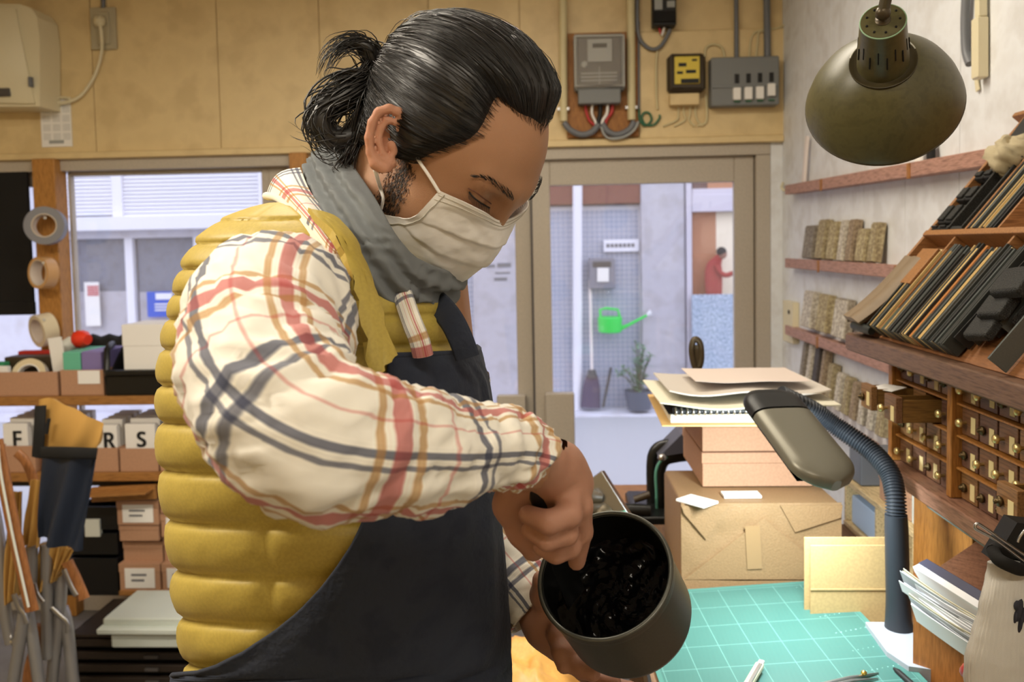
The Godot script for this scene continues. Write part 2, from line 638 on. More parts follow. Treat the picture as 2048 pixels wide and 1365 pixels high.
func street() -> void:
	var zf := -7.5
	var rd := struct_root("street")
	part(rd, "road", G.new().span(Vector3(-12, -0.15, -7.6), Vector3(10, -0.02, -3.67), 0), M.asphalt)
	part(rd, "kerb", G.new().span(Vector3(-12, -0.1, zf), Vector3(10, 0.0, zf + 0.35), 0.01), M.plaster_pale)
	# the house across the street
	var h := thing("house", "pale tiled and plastered house front across the narrow street", "building", Vector3(0, 0, zf))
	part(h, "wall", G.new().span(Vector3(-12, -0.1, zf - 0.4), Vector3(10, 4.6, zf - 0.03), 0), M.plaster_pale)
	var xt0: float = -0.8924
	var xt1: float = 0.7759
	var yt1: float = 1.7781
	part(h, "tiled_wall", G.new().span(Vector3(xt0, 0, zf - 0.05), Vector3(xt1, yt1, zf - 0.004), 0), M.grout)
	var mm := MultiMesh.new()
	mm.transform_format = MultiMesh.TRANSFORM_3D
	var gt := G.new().box(Vector3.ZERO, Vector3(0.037, 0.037, 0.01), 0.002)
	var tm := gt.mesh()
	tm.surface_set_material(0, M.tile)
	mm.mesh = tm
	var nx := int((xt1 - xt0) / 0.0425)
	var ny := int((yt1 - 0.0) / 0.0425)
	mm.instance_count = nx * ny
	for a in nx:
		for b in ny:
			mm.set_instance_transform(a * ny + b, Transform3D(Basis(), Vector3(xt0 + 0.021 + a * 0.0425, 0.021 + b * 0.0425, -0.004)))
	var mi := MultiMeshInstance3D.new()
	mi.name = "tiles"
	mi.multimesh = mm
	mi.set_meta("kind", "stuff")
	h.add_child(mi)
	part(h, "brown_board", G.new().span(Vector3(-0.049, 1.7883, -7.5) + Vector3(-1, 0, 0), Vector3(0.7791, 2.0763, -7.42) + Vector3(0, 0.6, 0), 0.01), M.brown_panel)
	part(h, "concrete_pier", G.new().span(Vector3(xt1, 0, zf - 0.1), Vector3(1.1526, 4.5, zf + 0.1), 0.01), M.plaster)
	part(h, "door_leaf", G.new().span(Vector3(-0.6963, 0, zf - 0.02), Vector3(-0.3083, 1.9334, zf + 0.05), 0.008), M.plaster)
	var dt := G.new()
	for k in [[972, 530, 990, 536], [994, 527, 1022, 535], [990, 545, 1020, 548], [988, 556, 1014, 562]]:
		var at := Vector3(0, 0, zf + 0.052)
		var A: Vector3 = lerp_face(k[0], k[1])
		var B: Vector3 = lerp_face(k[2], k[3])
		dt.span(Vector3(A.x, A.y, zf + 0.05), Vector3(B.x, B.y, zf + 0.052), 0)
	part(h, "door_notice", dt, M.print_grey)
	# shop window on the right
	var x0: float = 1.1569
	var x1: float = 1.7892
	var sh := thing("shop_window", "lit shop window across the street behind the plant", "window", Vector3((x0 + x1) / 2, 0, zf))
	mt("shop_frame", Color(0.8, 0.78, 0.82), 0.5)
	mt("shop_wood", Color(0.72, 0.5, 0.36), 0.6)
	mt("shop_cream", Color(0.95, 0.9, 0.8), 0.6)
	mt("shop_brown", Color(0.42, 0.3, 0.28), 0.6)
	mt("shop_frost", Color(0.75, 0.8, 0.86), 0.5, {"tex": noise_tex(0.03, [Color(0.72, 0.76, 0.78), Color(0.88, 0.9, 0.93), Color(1, 1, 1)], [0.3, 0.55, 0.8], 256, 5, 21), "scale": Vector3(5, 5, 5)})
	part(sh, "frame", G.new().span(Vector3(1.1613, 2.013, -7.38) + Vector3(0, 0.8, 0), Vector3(1.2088, -0.2003, -7.45), 0.004), M.shop_frame)
	part(sh, "transom", G.new().span(Vector3(1.2111, 1.8502, -7.38), Vector3(1.8029, 1.7041, -7.45), 0.004), M.shop_frame)
	part(sh, "upper_frame", G.new().span(Vector3(1.2148, 1.9025, -7.4), Vector3(1.8008, 1.8409, -7.44), 0.002), M.shop_frame)
	part(sh, "upper_pane", G.new().span(Vector3(1.2236, 2.2388, -7.44), Vector3(1.3532, 1.9033, -7.46), 0), M.shop_brown)
	part(sh, "upper_pane", G.new().span(Vector3(1.3514, 2.2357, -7.44), Vector3(1.8058, 1.8934, -7.46), 0), M.shop_wood)
	part(sh, "inner_wall", G.new().span(Vector3(1.2249, 1.7082, -7.47), Vector3(1.4307, 0.4974, -7.5), 0), M.shop_wood)
	part(sh, "inner_curtain", G.new().span(Vector3(1.4311, 1.704, -7.47), Vector3(1.8124, 0.4923, -7.5), 0), M.shop_cream)
	part(sh, "frosted_pane", G.new().span(Vector3(1.1923, 0.9972, -7.3), Vector3(1.7679, 0.0318, -7.32), 0), M.shop_frost)
	# louvred shutters and windows opposite the left bay
	var lv := thing("louvre_shutter", "white horizontally slatted shutters across the street", "shutter", Vector3(-3.4089, 1.7752, -7.4))
	for q in [[100, 222], [243, 520], [545, 700]]:
		var n := 15
		for k in n:
			var gv := 322.0 + k * 7.6
			var A := lerp_face(q[0], gv)
			var B := lerp_face(q[1], gv + 5.2)
			part(lv, "slat", G.new().box(Vector3((A.x + B.x) / 2, (A.y + B.y) / 2, zf + 0.12), Vector3(B.x - A.x, 0.034, 0.008), 0.001, Basis(Vector3.RIGHT, -0.5)), M.white_paint)
	for q in [[88, 100], [222, 243], [520, 545], [700, 716]]:
		var A := lerp_face(q[0], 380)
		var B := lerp_face(q[1], 380)
		part(lv, "stile", G.new().span(Vector3(A.x, 1.7692, zf + 0.08), Vector3(B.x, 2.4, zf + 0.15), 0.003), M.white_paint)
	part(lv, "backing", G.new().span(Vector3(-4.5013, 1.7692, zf + 0.06), Vector3(-1.6815, 2.5, zf + 0.08), 0.002), M.plaster)
	part(lv, "sill", G.new().span(Vector3(-4.6293, 1.643, zf + 0.0), Vector3(-1.5756, 1.7649, zf + 0.24), 0.006), M.white_paint)
	var hw := thing("house_window", "grey frosted windows below the slatted shutters across the street", "window", Vector3(-3.4726, 0.8393, -7.45))
	for q in [[60, 124], [133, 236], [258, 378], [396, 520], [545, 690]]:
		var A := lerp_face(q[0], 476)
		var B := lerp_face(q[1], 700)
		var C := lerp_face(q[0], 590)
		part(hw, "pane", G.new().span(Vector3(A.x, C.y, zf + 0.0), Vector3(B.x, A.y, zf + 0.02), 0.001), M.frosted)
		part(hw, "lower_pane", G.new().span(Vector3(A.x, 0.5, zf + 0.0), Vector3(B.x, C.y, zf + 0.022), 0.001), M.plaster)
	for q in [[124, 133], [236, 258], [378, 396], [520, 545]]:
		var A := lerp_face(q[0], 476)
		var B := lerp_face(q[1], 700)
		part(hw, "mullion", G.new().span(Vector3(A.x, 0.3, zf), Vector3(B.x, 1.6456, zf + 0.07), 0.004), M.white_paint)
	part(hw, "head", G.new().span(Vector3(-4.6293, 1.5749, zf), Vector3(-1.7963, 1.6456, zf + 0.08), 0.003), M.plaster_pale)
	var nt := thing("notice", "tall white paper notice with red print on the window across the street", "notice", Vector3(-4.1184, 0.7995, -7.4))
	part(nt, "sheet", G.new().span(Vector3(-4.184, 1.1896, -7.42), Vector3(-4.0496, 0.7961, -7.425), 0), M.paper_white)
	mt("print_red", Color(0.75, 0.3, 0.35), 0.8)
	var g2 := G.new()
	for k in 6:
		g2.span(Vector3(-4.1569, 1.1578, -7.418) + Vector3(0, -k * 0.016, 0), Vector3(-4.053, 1.147, -7.42) + Vector3(0, -k * 0.016, 0), 0)
	part(nt, "red_print", g2, M.print_red)
	var bs := thing("blue_sign", "small blue sign with white lettering on the window across the street", "sign", Vector3(-3.5027, 0.8711, -7.4))
	mt("sign_blue", Color(0.12, 0.33, 0.78), 0.5)
	part(bs, "plate", G.new().span(Vector3(-3.6114, 1.0955, -7.41), Vector3(-3.3891, 0.8676, -7.42), 0.002), M.sign_blue)
	var g3 := G.new()
	for q in [[302, 591, 336, 603], [300, 612, 338, 614], [300, 618, 330, 620], [300, 624, 336, 626]]:
		var A := lerp_face(q[0], q[1])
		var B := lerp_face(q[2], q[3])
		g3.span(Vector3(A.x, A.y, zf + 0.094), Vector3(B.x, B.y, zf + 0.096), 0)
	part(bs, "white_print", g3, M.white_paint)
	street_things(zf)
	shop_person()

func shop_person() -> void:
	# a figure in red bending over a counter behind the shop window
	mt("red_top", Color(0.62, 0.22, 0.2), 0.8)
	mt("dark_hair", Color(0.12, 0.1, 0.12), 0.7)
	mt("shade_skin", Color(0.6, 0.45, 0.38), 0.7)
	var o := thing("person", "distant figure in a red top bending over behind the shop window", "person", Vector3(1.4064, 0.9815, -7.36))
	part(o, "body", G.new().tube(spline([Vector3(1.3931, 0.9805, -7.38), Vector3(1.3896, 1.1185, -7.38), Vector3(1.3944, 1.226, -7.38), Vector3(1.4183, 1.2816, -7.37), Vector3(1.442, 1.3242, -7.36)], 14), spline([0.07, 0.075, 0.07, 0.045, 0.03], 14), 12, true, 0.5), M.red_top)
	part(o, "arm", G.new().tube(spline([Vector3(1.4039, 1.2483, -7.34), Vector3(1.4355, 1.1839, -7.33), Vector3(1.486, 1.1574, -7.33), Vector3(1.5368, 1.1736, -7.33)], 10), 0.022, 8), M.red_top)
	part(o, "hand", G.new().ball(Vector3(1.5452, 1.1777, -7.33), Vector3(0.025, 0.018, 0.018), 8), M.shade_skin)
	part(o, "head", G.new().ball(Vector3(1.4633, 1.3409, -7.36), Vector3(0.04, 0.046, 0.036), 12), M.shade_skin)
	part(o, "hair", G.new().ball(Vector3(1.4549, 1.3581, -7.36), Vector3(0.045, 0.043, 0.04), 12), M.dark_hair)

func lerp_face(gu: float, gv: float) -> Vector3:
	# a spot on the house front, from its place in a survey grid of 1 / 227 m
	return Vector3(-0.3515, 1.0134, -7.45) + Vector3((gu - 1024.0) * 0.0044 + (gv - 590.0) * -0.0001, (gu - 1024.0) * -0.0001 + (gv - 590.0) * -0.0044, 0)

func street_things(zf: float) -> void:
	single("downpipe", G.new().tube([Vector3(0.204, -0.1804, -7.4), Vector3(0.2394, 2.2581, -7.4)], 0.042, 12), M.white_paint, "white downpipe on the tiled house front across the street", "pipe")
	var sp := thing("name_plate", "small white name plate on the tiled wall across the street", "sign", Vector3(0.6079, 1.3773, -7.47))
	part(sp, "plate", G.new().span(Vector3(0.4563, 1.4804, -7.46), Vector3(0.7652, 1.3743, -7.48), 0.002), M.white_paint)
	var gp := G.new()
	for k in 7:
		gp.span(Vector3(0.4816, 1.4451, -7.455) + Vector3(k * 0.036, 0, 0), Vector3(0.5076, 1.4141, -7.46) + Vector3(k * 0.036, 0, 0), 0)
	part(sp, "print", gp, M.print_grey)
	var lb := thing("letter_box", "grey letter box with white paper on the tiled wall", "letter box", Vector3(0.4343, 1.0601, -7.4))
	mt("box_grey", Color(0.5, 0.5, 0.54), 0.5)
	part(lb, "body", G.new().span(Vector3(0.3236, 1.3232, -7.36), Vector3(0.5482, 1.0541, -7.48), 0.01), M.box_grey)
	part(lb, "flap", G.new().span(Vector3(0.3571, 1.2926, -7.35), Vector3(0.5116, 1.2465, -7.36), 0.002), M.alu_dark)
	part(lb, "paper", G.new().bar(Vector3(0.4422, 1.2394, -7.35), Vector3(0.4407, 1.1187, -7.35), 0.1, 0.01, Vector3(0, 0, 1)), M.paper_white)
	var br := thing("broom", "upright broom with pale handle leaning on the tiled wall", "broom", Vector3(0.3312, 0.0143, -7.35))
	mt("pale_wood", Color(0.9, 0.86, 0.84), 0.6)
	mt("bristle", Color(0.35, 0.3, 0.38), 0.9)
	part(br, "handle", G.new().tube([Vector3(0.3323, 1.1349, -7.42), Vector3(0.3349, 0.3226, -7.34)], 0.014, 8), M.pale_wood)
	part(br, "collar", G.new().tube([Vector3(0.3356, 0.3567, -7.345), Vector3(0.3344, 0.2876, -7.34)], [0.03, 0.05], 10), M.alu_dark)
	part(br, "bristles", G.new().tube([Vector3(0.3347, 0.3051, -7.34), Vector3(0.329, 0.2046, -7.34), Vector3(0.317, 0.029, -7.32)], [0.05, 0.075, 0.085], 12, true, 0.5), M.bristle)
	var wc := thing("watering_can", "bright green plastic watering can hanging on the tiled wall", "watering can", Vector3(0.4954, 0.685, -7.35))
	mt("can_green", Color(0.13, 0.85, 0.3), 0.4)
	part(wc, "body", G.new().tube([Vector3(0.496, 0.6796, -7.36), Vector3(0.4961, 0.6883, -7.36), Vector3(0.4976, 0.8055, -7.36), Vector3(0.4977, 0.8142, -7.36)], [0.09, 0.1, 0.105, 0.098], 16), M.can_green)
	part(wc, "spout", G.new().tube([Vector3(0.5826, 0.7088, -7.36), Vector3(0.6604, 0.7424, -7.36), Vector3(0.8245, 0.8266, -7.36)], [0.02, 0.014, 0.01], 8), M.can_green)
	part(wc, "rose", G.new().tube([Vector3(0.8159, 0.8224, -7.36), Vector3(0.8547, 0.8478, -7.36)], [0.012, 0.03], 10), M.white_paint)
	part(wc, "handle", G.new().tube([Vector3(0.4198, 0.7893, -7.36), Vector3(0.4123, 0.8763, -7.36), Vector3(0.4642, 0.8885, -7.36), Vector3(0.5673, 0.8739, -7.36), Vector3(0.5836, 0.7956, -7.36)], 0.011, 8), M.can_green)
	single("dustpan_stick", G.new().tube([Vector3(0.5063, 0.3582, -7.44), Vector3(0.4238, 0.0362, -7.3)], 0.012, 6), M.alu_dark, "thin dark stick leaning on the wall beside the broom", "stick")
	# potted shrub
	var sh := thing("potted_shrub", "leafy green shrub in a dark square planter across the street", "potted plant", Vector3(0.7278, 0.0298, -7.25))
	mt("planter", Color(0.34, 0.36, 0.42), 0.6)
	mt("leaf", Color(0.42, 0.55, 0.42), 0.6)
	mt("stem_wood", Color(0.4, 0.38, 0.32), 0.8)
	part(sh, "planter", G.new().lathe([Vector2(0.0, 0), Vector2(0.1, 0), Vector2(0.1, 0), Vector2(0.125, 0.16), Vector2(0.125, 0.16), Vector2(0.11, 0.16), Vector2(0.11, 0.13), Vector2(0, 0.13)], Transform3D(Basis(), Vector3(0.7278, 0.0298, -7.25)), 20), M.planter)
	var stems := G.new()
	var leaves := G.new()
	var b := Vector3(0.7286, 0.1076, -7.25)
	for k in 13:
		var tip := b + Vector3(rng.randf_range(-0.2, 0.28), rng.randf_range(0.2, 0.52), rng.randf_range(-0.1, 0.2))
		var mid := b.lerp(tip, 0.5) + Vector3(0, 0.06, 0)
		var pts := spline([b, mid, tip], 8)
		stems.tube(pts, 0.005, 5)
		for q in range(2, 8):
			for w in 3:
				var d := Vector3(rng.randf_range(-1, 1), rng.randf_range(-0.4, 0.8), rng.randf_range(-1, 1)).normalized()
				var at: Vector3 = pts[q]
				var sd := d.cross(Vector3.UP).normalized() * 0.012
				var L := rng.randf_range(0.04, 0.075)
				leaves.sheet([[at, at + sd * 0.05], [at + d * L * 0.4 - sd, at + d * L * 0.4 + sd], [at + d * L, at + d * L + sd * 0.05]], 0.001)
	part(sh, "stems", stems, M.stem_wood)
	var lf := part(sh, "leaves", leaves, M.leaf)
	lf.set_meta("kind", "stuff")


func wall_fittings() -> void:
	mt("ivory", Color(0.87, 0.83, 0.7), 0.4)
	mt("ivory_dark", Color(0.7, 0.66, 0.55), 0.45)
	mt("conduit_cream", Color(0.82, 0.77, 0.6), 0.5)
	mt("conduit_grey", Color(0.42, 0.43, 0.45), 0.5)
	mt("panel_grey", Color(0.47, 0.48, 0.48), 0.55)
	mt("wire_red", Color(0.72, 0.2, 0.2), 0.5)
	mt("wire_green", Color(0.2, 0.42, 0.3), 0.5)
	mt("meter_face", Color(0.85, 0.76, 0.28), 0.5)
	mt("label_grey", Color(0.62, 0.63, 0.62), 0.6)
	var clear := mt("clear_cover", Color(0.9, 0.92, 0.95, 0.05), 0.04)
	clear.transparency = BaseMaterial3D.TRANSPARENCY_ALPHA
	wood("board_wood", Color(0.66, 0.44, 0.2), 1, 0.6)
	# appliance at the upper left
	var ac := thing("wall_appliance", "ivory wall-mounted appliance with a rounded corner at the upper left", "appliance", Vector3(-2.1907, 2.0482, -3.4))
	var prof := PackedVector2Array()
	for q in [Vector3(-2.5269, 2.0591, 0), Vector3(-2.5016, 2.4779, 0), Vector3(-2.1267, 2.46, 0), Vector3(-2.0819, 2.4427, 0), Vector3(-2.0589, 2.4063, 0), Vector3(-2.0533, 2.3147, 0), Vector3(-2.0652, 2.0489, 0)]:
		prof.append(Vector2(q.x, q.y))
	part(ac, "housing", G.new().prism(prof, 0.145, Transform3D(Basis(), Vector3(0, 0, -3.4))), M.ivory)
	var bul := []
	for r in 9:
		var row := []
		for k in 7:
			var s := k / 6.0
			var t := r / 8.0
			var A := Vector3(-2.5034, 2.4481, -3.4).lerp(Vector3(-2.1402, 2.4406, -3.4), s)
			var B := Vector3(-2.5258, 2.0773, -3.4).lerp(Vector3(-2.0813, 2.0594, -3.4), s)
			row.append(A.lerp(B, t) + Vector3(0, 0, 0.012 + 0.03 * sin(PI * clampf(t, 0, 1)) * (1.0 - pow(s, 6))))
		bul.append(row)
	part(ac, "front_cover", G.new().sheet(bul, 0.012, true), M.ivory)
	part(ac, "outlet_slot", G.new().span(Vector3(-2.3335, 2.1211, -3.37), Vector3(-2.1731, 2.0889, -3.385), 0.002), M.alu_dark)
	part(ac, "switch", G.new().span(Vector3(-2.0954, 2.1653, -3.375), Vector3(-2.0831, 2.1251, -3.395), 0.002), M.conduit_grey)
	# outlet with a plug and its cord
	var ol := thing("wall_outlet", "ivory wall socket plate beside the appliance cord", "socket", Vector3(-1.8716, 2.3032, -3.55))
	part(ol, "plate", G.new().span(Vector3(-1.9153, 2.4764, -3.535), Vector3(-1.8057, 2.302, -3.55), 0.004), M.ivory_dark)
	part(ol, "face", G.new().span(Vector3(-1.8825, 2.4549, -3.528), Vector3(-1.8289, 2.3217, -3.54), 0.004), M.ivory_dark)
	var pc := thing("power_cord", "ivory plug and cord hanging from the wall socket", "cord", Vector3(-1.8668, 2.3785, -3.52))
	part(pc, "plug", G.new().tube([Vector3(-1.8783, 2.4222, -3.545), Vector3(-1.8544, 2.4099, -3.5), Vector3(-1.8521, 2.4024, -3.495)], [0.026, 0.024, 0.015], 10), M.ivory)
	part(pc, "cable", G.new().tube(spline([Vector3(-1.8573, 2.4072, -3.505), Vector3(-1.8487, 2.3526, -3.5), Vector3(-1.868, 2.2883, -3.53), Vector3(-1.9057, 2.1983, -3.54), Vector3(-1.9607, 2.1199, -3.535), Vector3(-2.0134, 2.0892, -3.53), Vector3(-2.0785, 2.0847, -3.53), Vector3(-2.1207, 2.085, -3.5)], 40), 0.007, 8), M.ivory)
	part(pc, "cable_loop", G.new().tube(spline([Vector3(-2.12, 2.0974, -3.5), Vector3(-2.0773, 2.1076, -3.53), Vector3(-2.0171, 2.1018, -3.53), Vector3(-2.0136, 2.0851, -3.53), Vector3(-2.0745, 2.0783, -3.53), Vector3(-2.1255, 2.0748, -3.5)], 24), 0.005, 6), M.ivory)
	single("feed_cable", G.new().tube([Vector3(-1.8514, 2.5681, -3.54), Vector3(-1.8581, 2.4739, -3.54)], 0.009, 8), M.conduit_grey, "short grey cable above the wall socket", "cable")
	var cal := thing("calendar", "small white year calendar sheet hanging under the appliance", "calendar", Vector3(-2.0893, 1.9064, -3.54))
	part(cal, "sheet", G.new().span(Vector3(-2.1542, 2.1103, -3.546), Vector3(-2.0211, 1.9033, -3.5485), 0), M.paper_white)
	var gc := G.new()
	for a in 3:
		for b in 4:
			for k in 5:
				gc.span(Vector3(-2.145, 2.0723, -3.5455) + Vector3(a * 0.043, -b * 0.038 - k * 0.0058, 0), Vector3(-2.1453, 2.0723, -3.546) + Vector3(a * 0.043 + 0.033, -b * 0.038 - k * 0.0058 - 0.0015, 0), 0)
	gc.span(Vector3(-2.1218, 1.931, -3.5455), Vector3(-2.0572, 1.9168, -3.546), 0)
	part(cal, "print", gc, M.label_grey)
	# switchgear over the door
	single("backboard", G.new().span(Vector3(0.0722, 2.308, -3.53), Vector3(0.3659, 1.8842, -3.55), 0.003), M.board_wood, "orange-brown wooden board behind the grey electricity meter", "board")
	single("mounting_panel", G.new().span(Vector3(0.3708, 2.3062, -3.535), Vector3(0.9645, 1.8761, -3.55), 0.003), M.wall_paint, "cream mounting board carrying the yellow meter and the fuse box", "board")
	for q in [[Vector3(0.065, 2.5162, -3.51), Vector3(0.0582, 1.95, -3.51), "cream conduit left of the grey electricity meter"], [Vector3(0.3363, 2.5073, -3.51), Vector3(0.3343, 1.949, -3.51), "cream conduit right of the grey electricity meter"]]:
		var cd := thing("conduit", q[2], "conduit", q[1])
		part(cd, "pipe", G.new().tube([q[0], q[1]], 0.0165, 12), M.conduit_cream)
		part(cd, "clip", G.new().box(q[1] + Vector3(0.0, 0.05, -0.005), Vector3(0.05, 0.014, 0.025), 0.002), M.steel)
	var me := thing("electricity_meter", "grey electricity meter with a clear cover on a wooden board", "meter", Vector3(0.205, 2.0191, -3.5))
	part(me, "case", G.new().span(Vector3(0.1029, 2.2905, -3.47), Vector3(0.3078, 2.0611, -3.53), 0.012), M.panel_grey)
	part(me, "dark_face", G.new().span(Vector3(0.1184, 2.2723, -3.462), Vector3(0.2913, 2.0779, -3.475), 0.004), M.alu_dark)
	part(me, "label_plate", G.new().span(Vector3(0.1558, 2.2649, -3.452), Vector3(0.2559, 2.1735, -3.464), 0.003), M.label_grey)
	part(me, "display", G.new().span(Vector3(0.1773, 2.2462, -3.4505), Vector3(0.2347, 2.2288, -3.453), 0.0005), M.black)
	var gd := G.new()
	for k in 3:
		gd.span(Vector3(0.1303, 2.1332, -3.459) + Vector3(0, -k * 0.014, 0), Vector3(0.274, 2.1278, -3.462) + Vector3(0, -k * 0.014, 0), 0.0003)
	gd.span(Vector3(0.2024, 2.1568, -3.459), Vector3(0.2055, 2.0876, -3.462), 0.0003)
	part(me, "terminal_rows", gd, M.label_grey)
	part(me, "seal", G.new().ball(Vector3(0.1446, 2.1658, -3.456), Vector3(0.014, 0.014, 0.008), 12), M.label_grey)
	part(me, "cover_frame", G.new().tube([Vector3(0.1084, 2.2788, -3.455), Vector3(0.3009, 2.275, -3.455), Vector3(0.3007, 2.0783, -3.455), Vector3(0.1075, 2.0817, -3.455), Vector3(0.1084, 2.2788, -3.455)], 0.006, 8), M.label_grey)
	part(me, "clear_cover", G.new().box(Vector3(0.2036, 2.1745, -3.44), Vector3(0.2, 0.205, 0.003), 0.001, Basis(Vector3.RIGHT, 0.11)), M.clear_cover)
	part(me, "terminal_cover", G.new().span(Vector3(0.1177, 2.0719, -3.468), Vector3(0.2891, 2.0117, -3.53), 0.005), M.panel_grey)
	for q in [[[Vector3(0.1502, 2.025, -3.515), Vector3(0.1498, 1.9974, -3.515), Vector3(0.1631, 1.9529, -3.515), Vector3(0.1851, 1.9303, -3.515), Vector3(0.1848, 1.9082, -3.515)], "red", 0.006, "red wire from the left of the grey meter"], [[Vector3(0.1775, 2.0226, -3.505), Vector3(0.1741, 1.9787, -3.505), Vector3(0.1875, 1.9453, -3.505), Vector3(0.1927, 1.9177, -3.505)], "white", 0.005, "white wire from the left of the grey meter"],
			[[Vector3(0.2082, 2.0226, -3.51), Vector3(0.2076, 1.9786, -3.51), Vector3(0.1988, 1.9403, -3.51), Vector3(0.1957, 1.9183, -3.51)], "black", 0.009, "black wire in the middle under the grey meter"], [[Vector3(0.2383, 2.021, -3.505), Vector3(0.235, 1.9771, -3.505), Vector3(0.218, 1.9501, -3.505), Vector3(0.2121, 1.9172, -3.505)], "white", 0.006, "white wire from the right of the grey meter"],
			[[Vector3(0.2573, 2.0221, -3.515), Vector3(0.2551, 1.9836, -3.515), Vector3(0.2354, 1.9566, -3.515), Vector3(0.2239, 1.9237, -3.515)], "red", 0.007, "red wire from the right of the grey meter"]]:
		single("meter_wire", G.new().tube(spline(q[0], 16), q[2], 8), M.wire_red if q[1] == "red" else (M.paper_white if q[1] == "white" else M.black), q[3], "wire", "wires under the meter")
	single("cable", G.new().tube(spline([Vector3(0.0598, 1.9458, -3.505), Vector3(0.0844, 1.9149, -3.505), Vector3(0.1285, 1.8944, -3.505), Vector3(0.1731, 1.9044, -3.505), Vector3(0.2012, 1.934, -3.505)], 24), 0.0125, 10), M.conduit_grey, "grey cable curving from the left cream conduit to the meter", "cable")
	single("cable", G.new().tube(spline([Vector3(0.3451, 1.9413, -3.505), Vector3(0.3227, 1.9089, -3.505), Vector3(0.2782, 1.8907, -3.505), Vector3(0.2396, 1.9027, -3.505), Vector3(0.2151, 1.9364, -3.505)], 24), 0.0125, 10), M.conduit_grey, "grey cable curving from the right cream conduit to the meter", "cable")
	single("cable", G.new().tube(spline([Vector3(0.3611, 1.9402, -3.5), Vector3(0.3443, 1.9077, -3.5), Vector3(0.3053, 1.8812, -3.5), Vector3(0.25, 1.8743, -3.5), Vector3(0.2225, 1.8915, -3.5), Vector3(0.2119, 1.922, -3.5)], 24), 0.005, 8), M.label_grey, "thin white cable under the right cream conduit", "cable")
	var bk := thing("black_breaker", "black breaker box with white labels at the top edge", "breaker", Vector3(0.4693, 2.3223, -3.5))
	part(bk, "body", G.new().span(Vector3(0.4198, 2.5313, -3.47), Vector3(0.5128, 2.3134, -3.53), 0.004), M.black)
	part(bk, "label_strip", G.new().span(Vector3(0.4266, 2.4522, -3.467), Vector3(0.4575, 2.375, -3.471), 0.0005), M.label_grey)
	part(bk, "label_strip", G.new().span(Vector3(0.4756, 2.4077, -3.467), Vector3(0.507, 2.3832, -3.471), 0.0005), M.label_grey)
	part(bk, "lower_step", G.new().span(Vector3(0.4205, 2.3671, -3.455), Vector3(0.5087, 2.3253, -3.475), 0.003), M.black_matt)
	for q in [[[Vector3(0.4473, 2.3271, -3.51), Vector3(0.451, 2.308, -3.51), Vector3(0.4563, 2.2888, -3.51)], M.wire_red, "red wire under the black breaker box"], [[Vector3(0.4707, 2.3251, -3.505), Vector3(0.4667, 2.3036, -3.505), Vector3(0.4583, 2.2821, -3.505)], M.paper_white, "white wire under the black breaker box"]]:
		single("breaker_wire", G.new().tube(spline(q[0], 8), 0.005, 6), q[1], q[2], "wire", "wires under the breaker")
	single("cable", G.new().tube(spline([Vector3(0.3642, 2.4626, -3.52), Vector3(0.363, 2.3486, -3.52), Vector3(0.3695, 2.283, -3.52), Vector3(0.3939, 2.2468, -3.52), Vector3(0.4268, 2.2311, -3.52), Vector3(0.4599, 2.2475, -3.52), Vector3(0.4906, 2.3011, -3.52), Vector3(0.4936, 2.3282, -3.52)], 40), 0.008, 8), M.conduit_grey, "grey cable looping under the black breaker box", "cable")
	single("cable", G.new().tube(spline([Vector3(0.4443, 2.2334, -3.528), Vector3(0.4382, 2.1679, -3.528), Vector3(0.4382, 2.047, -3.528), Vector3(0.4421, 1.9918, -3.528)], 20), 0.005, 6), M.conduit_cream, "cream cable running down left of the yellow meter", "cable")
	single("cable", G.new().tube(spline([Vector3(0.3693, 2.345, -3.528), Vector3(0.3673, 2.0489, -3.528), Vector3(0.3686, 1.9606, -3.528)], 20), 0.005, 6), M.conduit_grey, "grey cable running down beside the right cream conduit", "cable")
	single("cable", G.new().tube(spline([Vector3(0.367, 1.9933, -3.525), Vector3(0.3693, 1.9491, -3.525), Vector3(0.3913, 1.9264, -3.525), Vector3(0.4164, 1.9479, -3.525), Vector3(0.4084, 1.9757, -3.525), Vector3(0.389, 1.9789, -3.525), Vector3(0.3777, 1.9599, -3.525), Vector3(0.3913, 1.9319, -3.525), Vector3(0.4245, 1.9283, -3.525), Vector3(0.448, 1.9526, -3.525), Vector3(0.4498, 1.9691, -3.525)], 50), 0.0045, 6), M.wire_green, "green earth wire coiled beside the wooden board", "wire")
	var ym := thing("yellow_meter", "small old meter with a yellow face beside the fuse box", "meter", Vector3(0.5568, 2.0038, -3.5))
	mt("old_brown", Color(0.24, 0.19, 0.12), 0.5)
	part(ym, "case", G.new().span(Vector3(0.4789, 2.2036, -3.475), Vector3(0.6286, 2.0493, -3.535), 0.015), M.old_brown)
	part(ym, "face", G.new().span(Vector3(0.5036, 2.1895, -3.468), Vector3(0.6038, 2.0803, -3.478), 0.004), M.meter_face)
	for q in [[Vector3(0.519, 2.1632, -3.4665), Vector3(0.5508, 2.1488, -3.468)], [Vector3(0.5128, 2.1299, -3.4665), Vector3(0.5367, 2.1196, -3.468)], [Vector3(0.5485, 2.1348, -3.4665), Vector3(0.5882, 2.1221, -3.468)], [Vector3(0.5284, 2.0999, -3.4665), Vector3(0.5998, 2.0824, -3.468)], [Vector3(0.5725, 2.1773, -3.4665), Vector3(0.5925, 2.1692, -3.468)]]:
		part(ym, "dial", G.new().span(q[0], q[1], 0.0003), M.black)
	part(ym, "glass_rim", G.new().tube([Vector3(0.4915, 2.1953, -3.466), Vector3(0.6159, 2.1917, -3.466), Vector3(0.6152, 2.0619, -3.466), Vector3(0.4904, 2.0653, -3.466), Vector3(0.4915, 2.1953, -3.466)], 0.005, 8), M.old_brown)
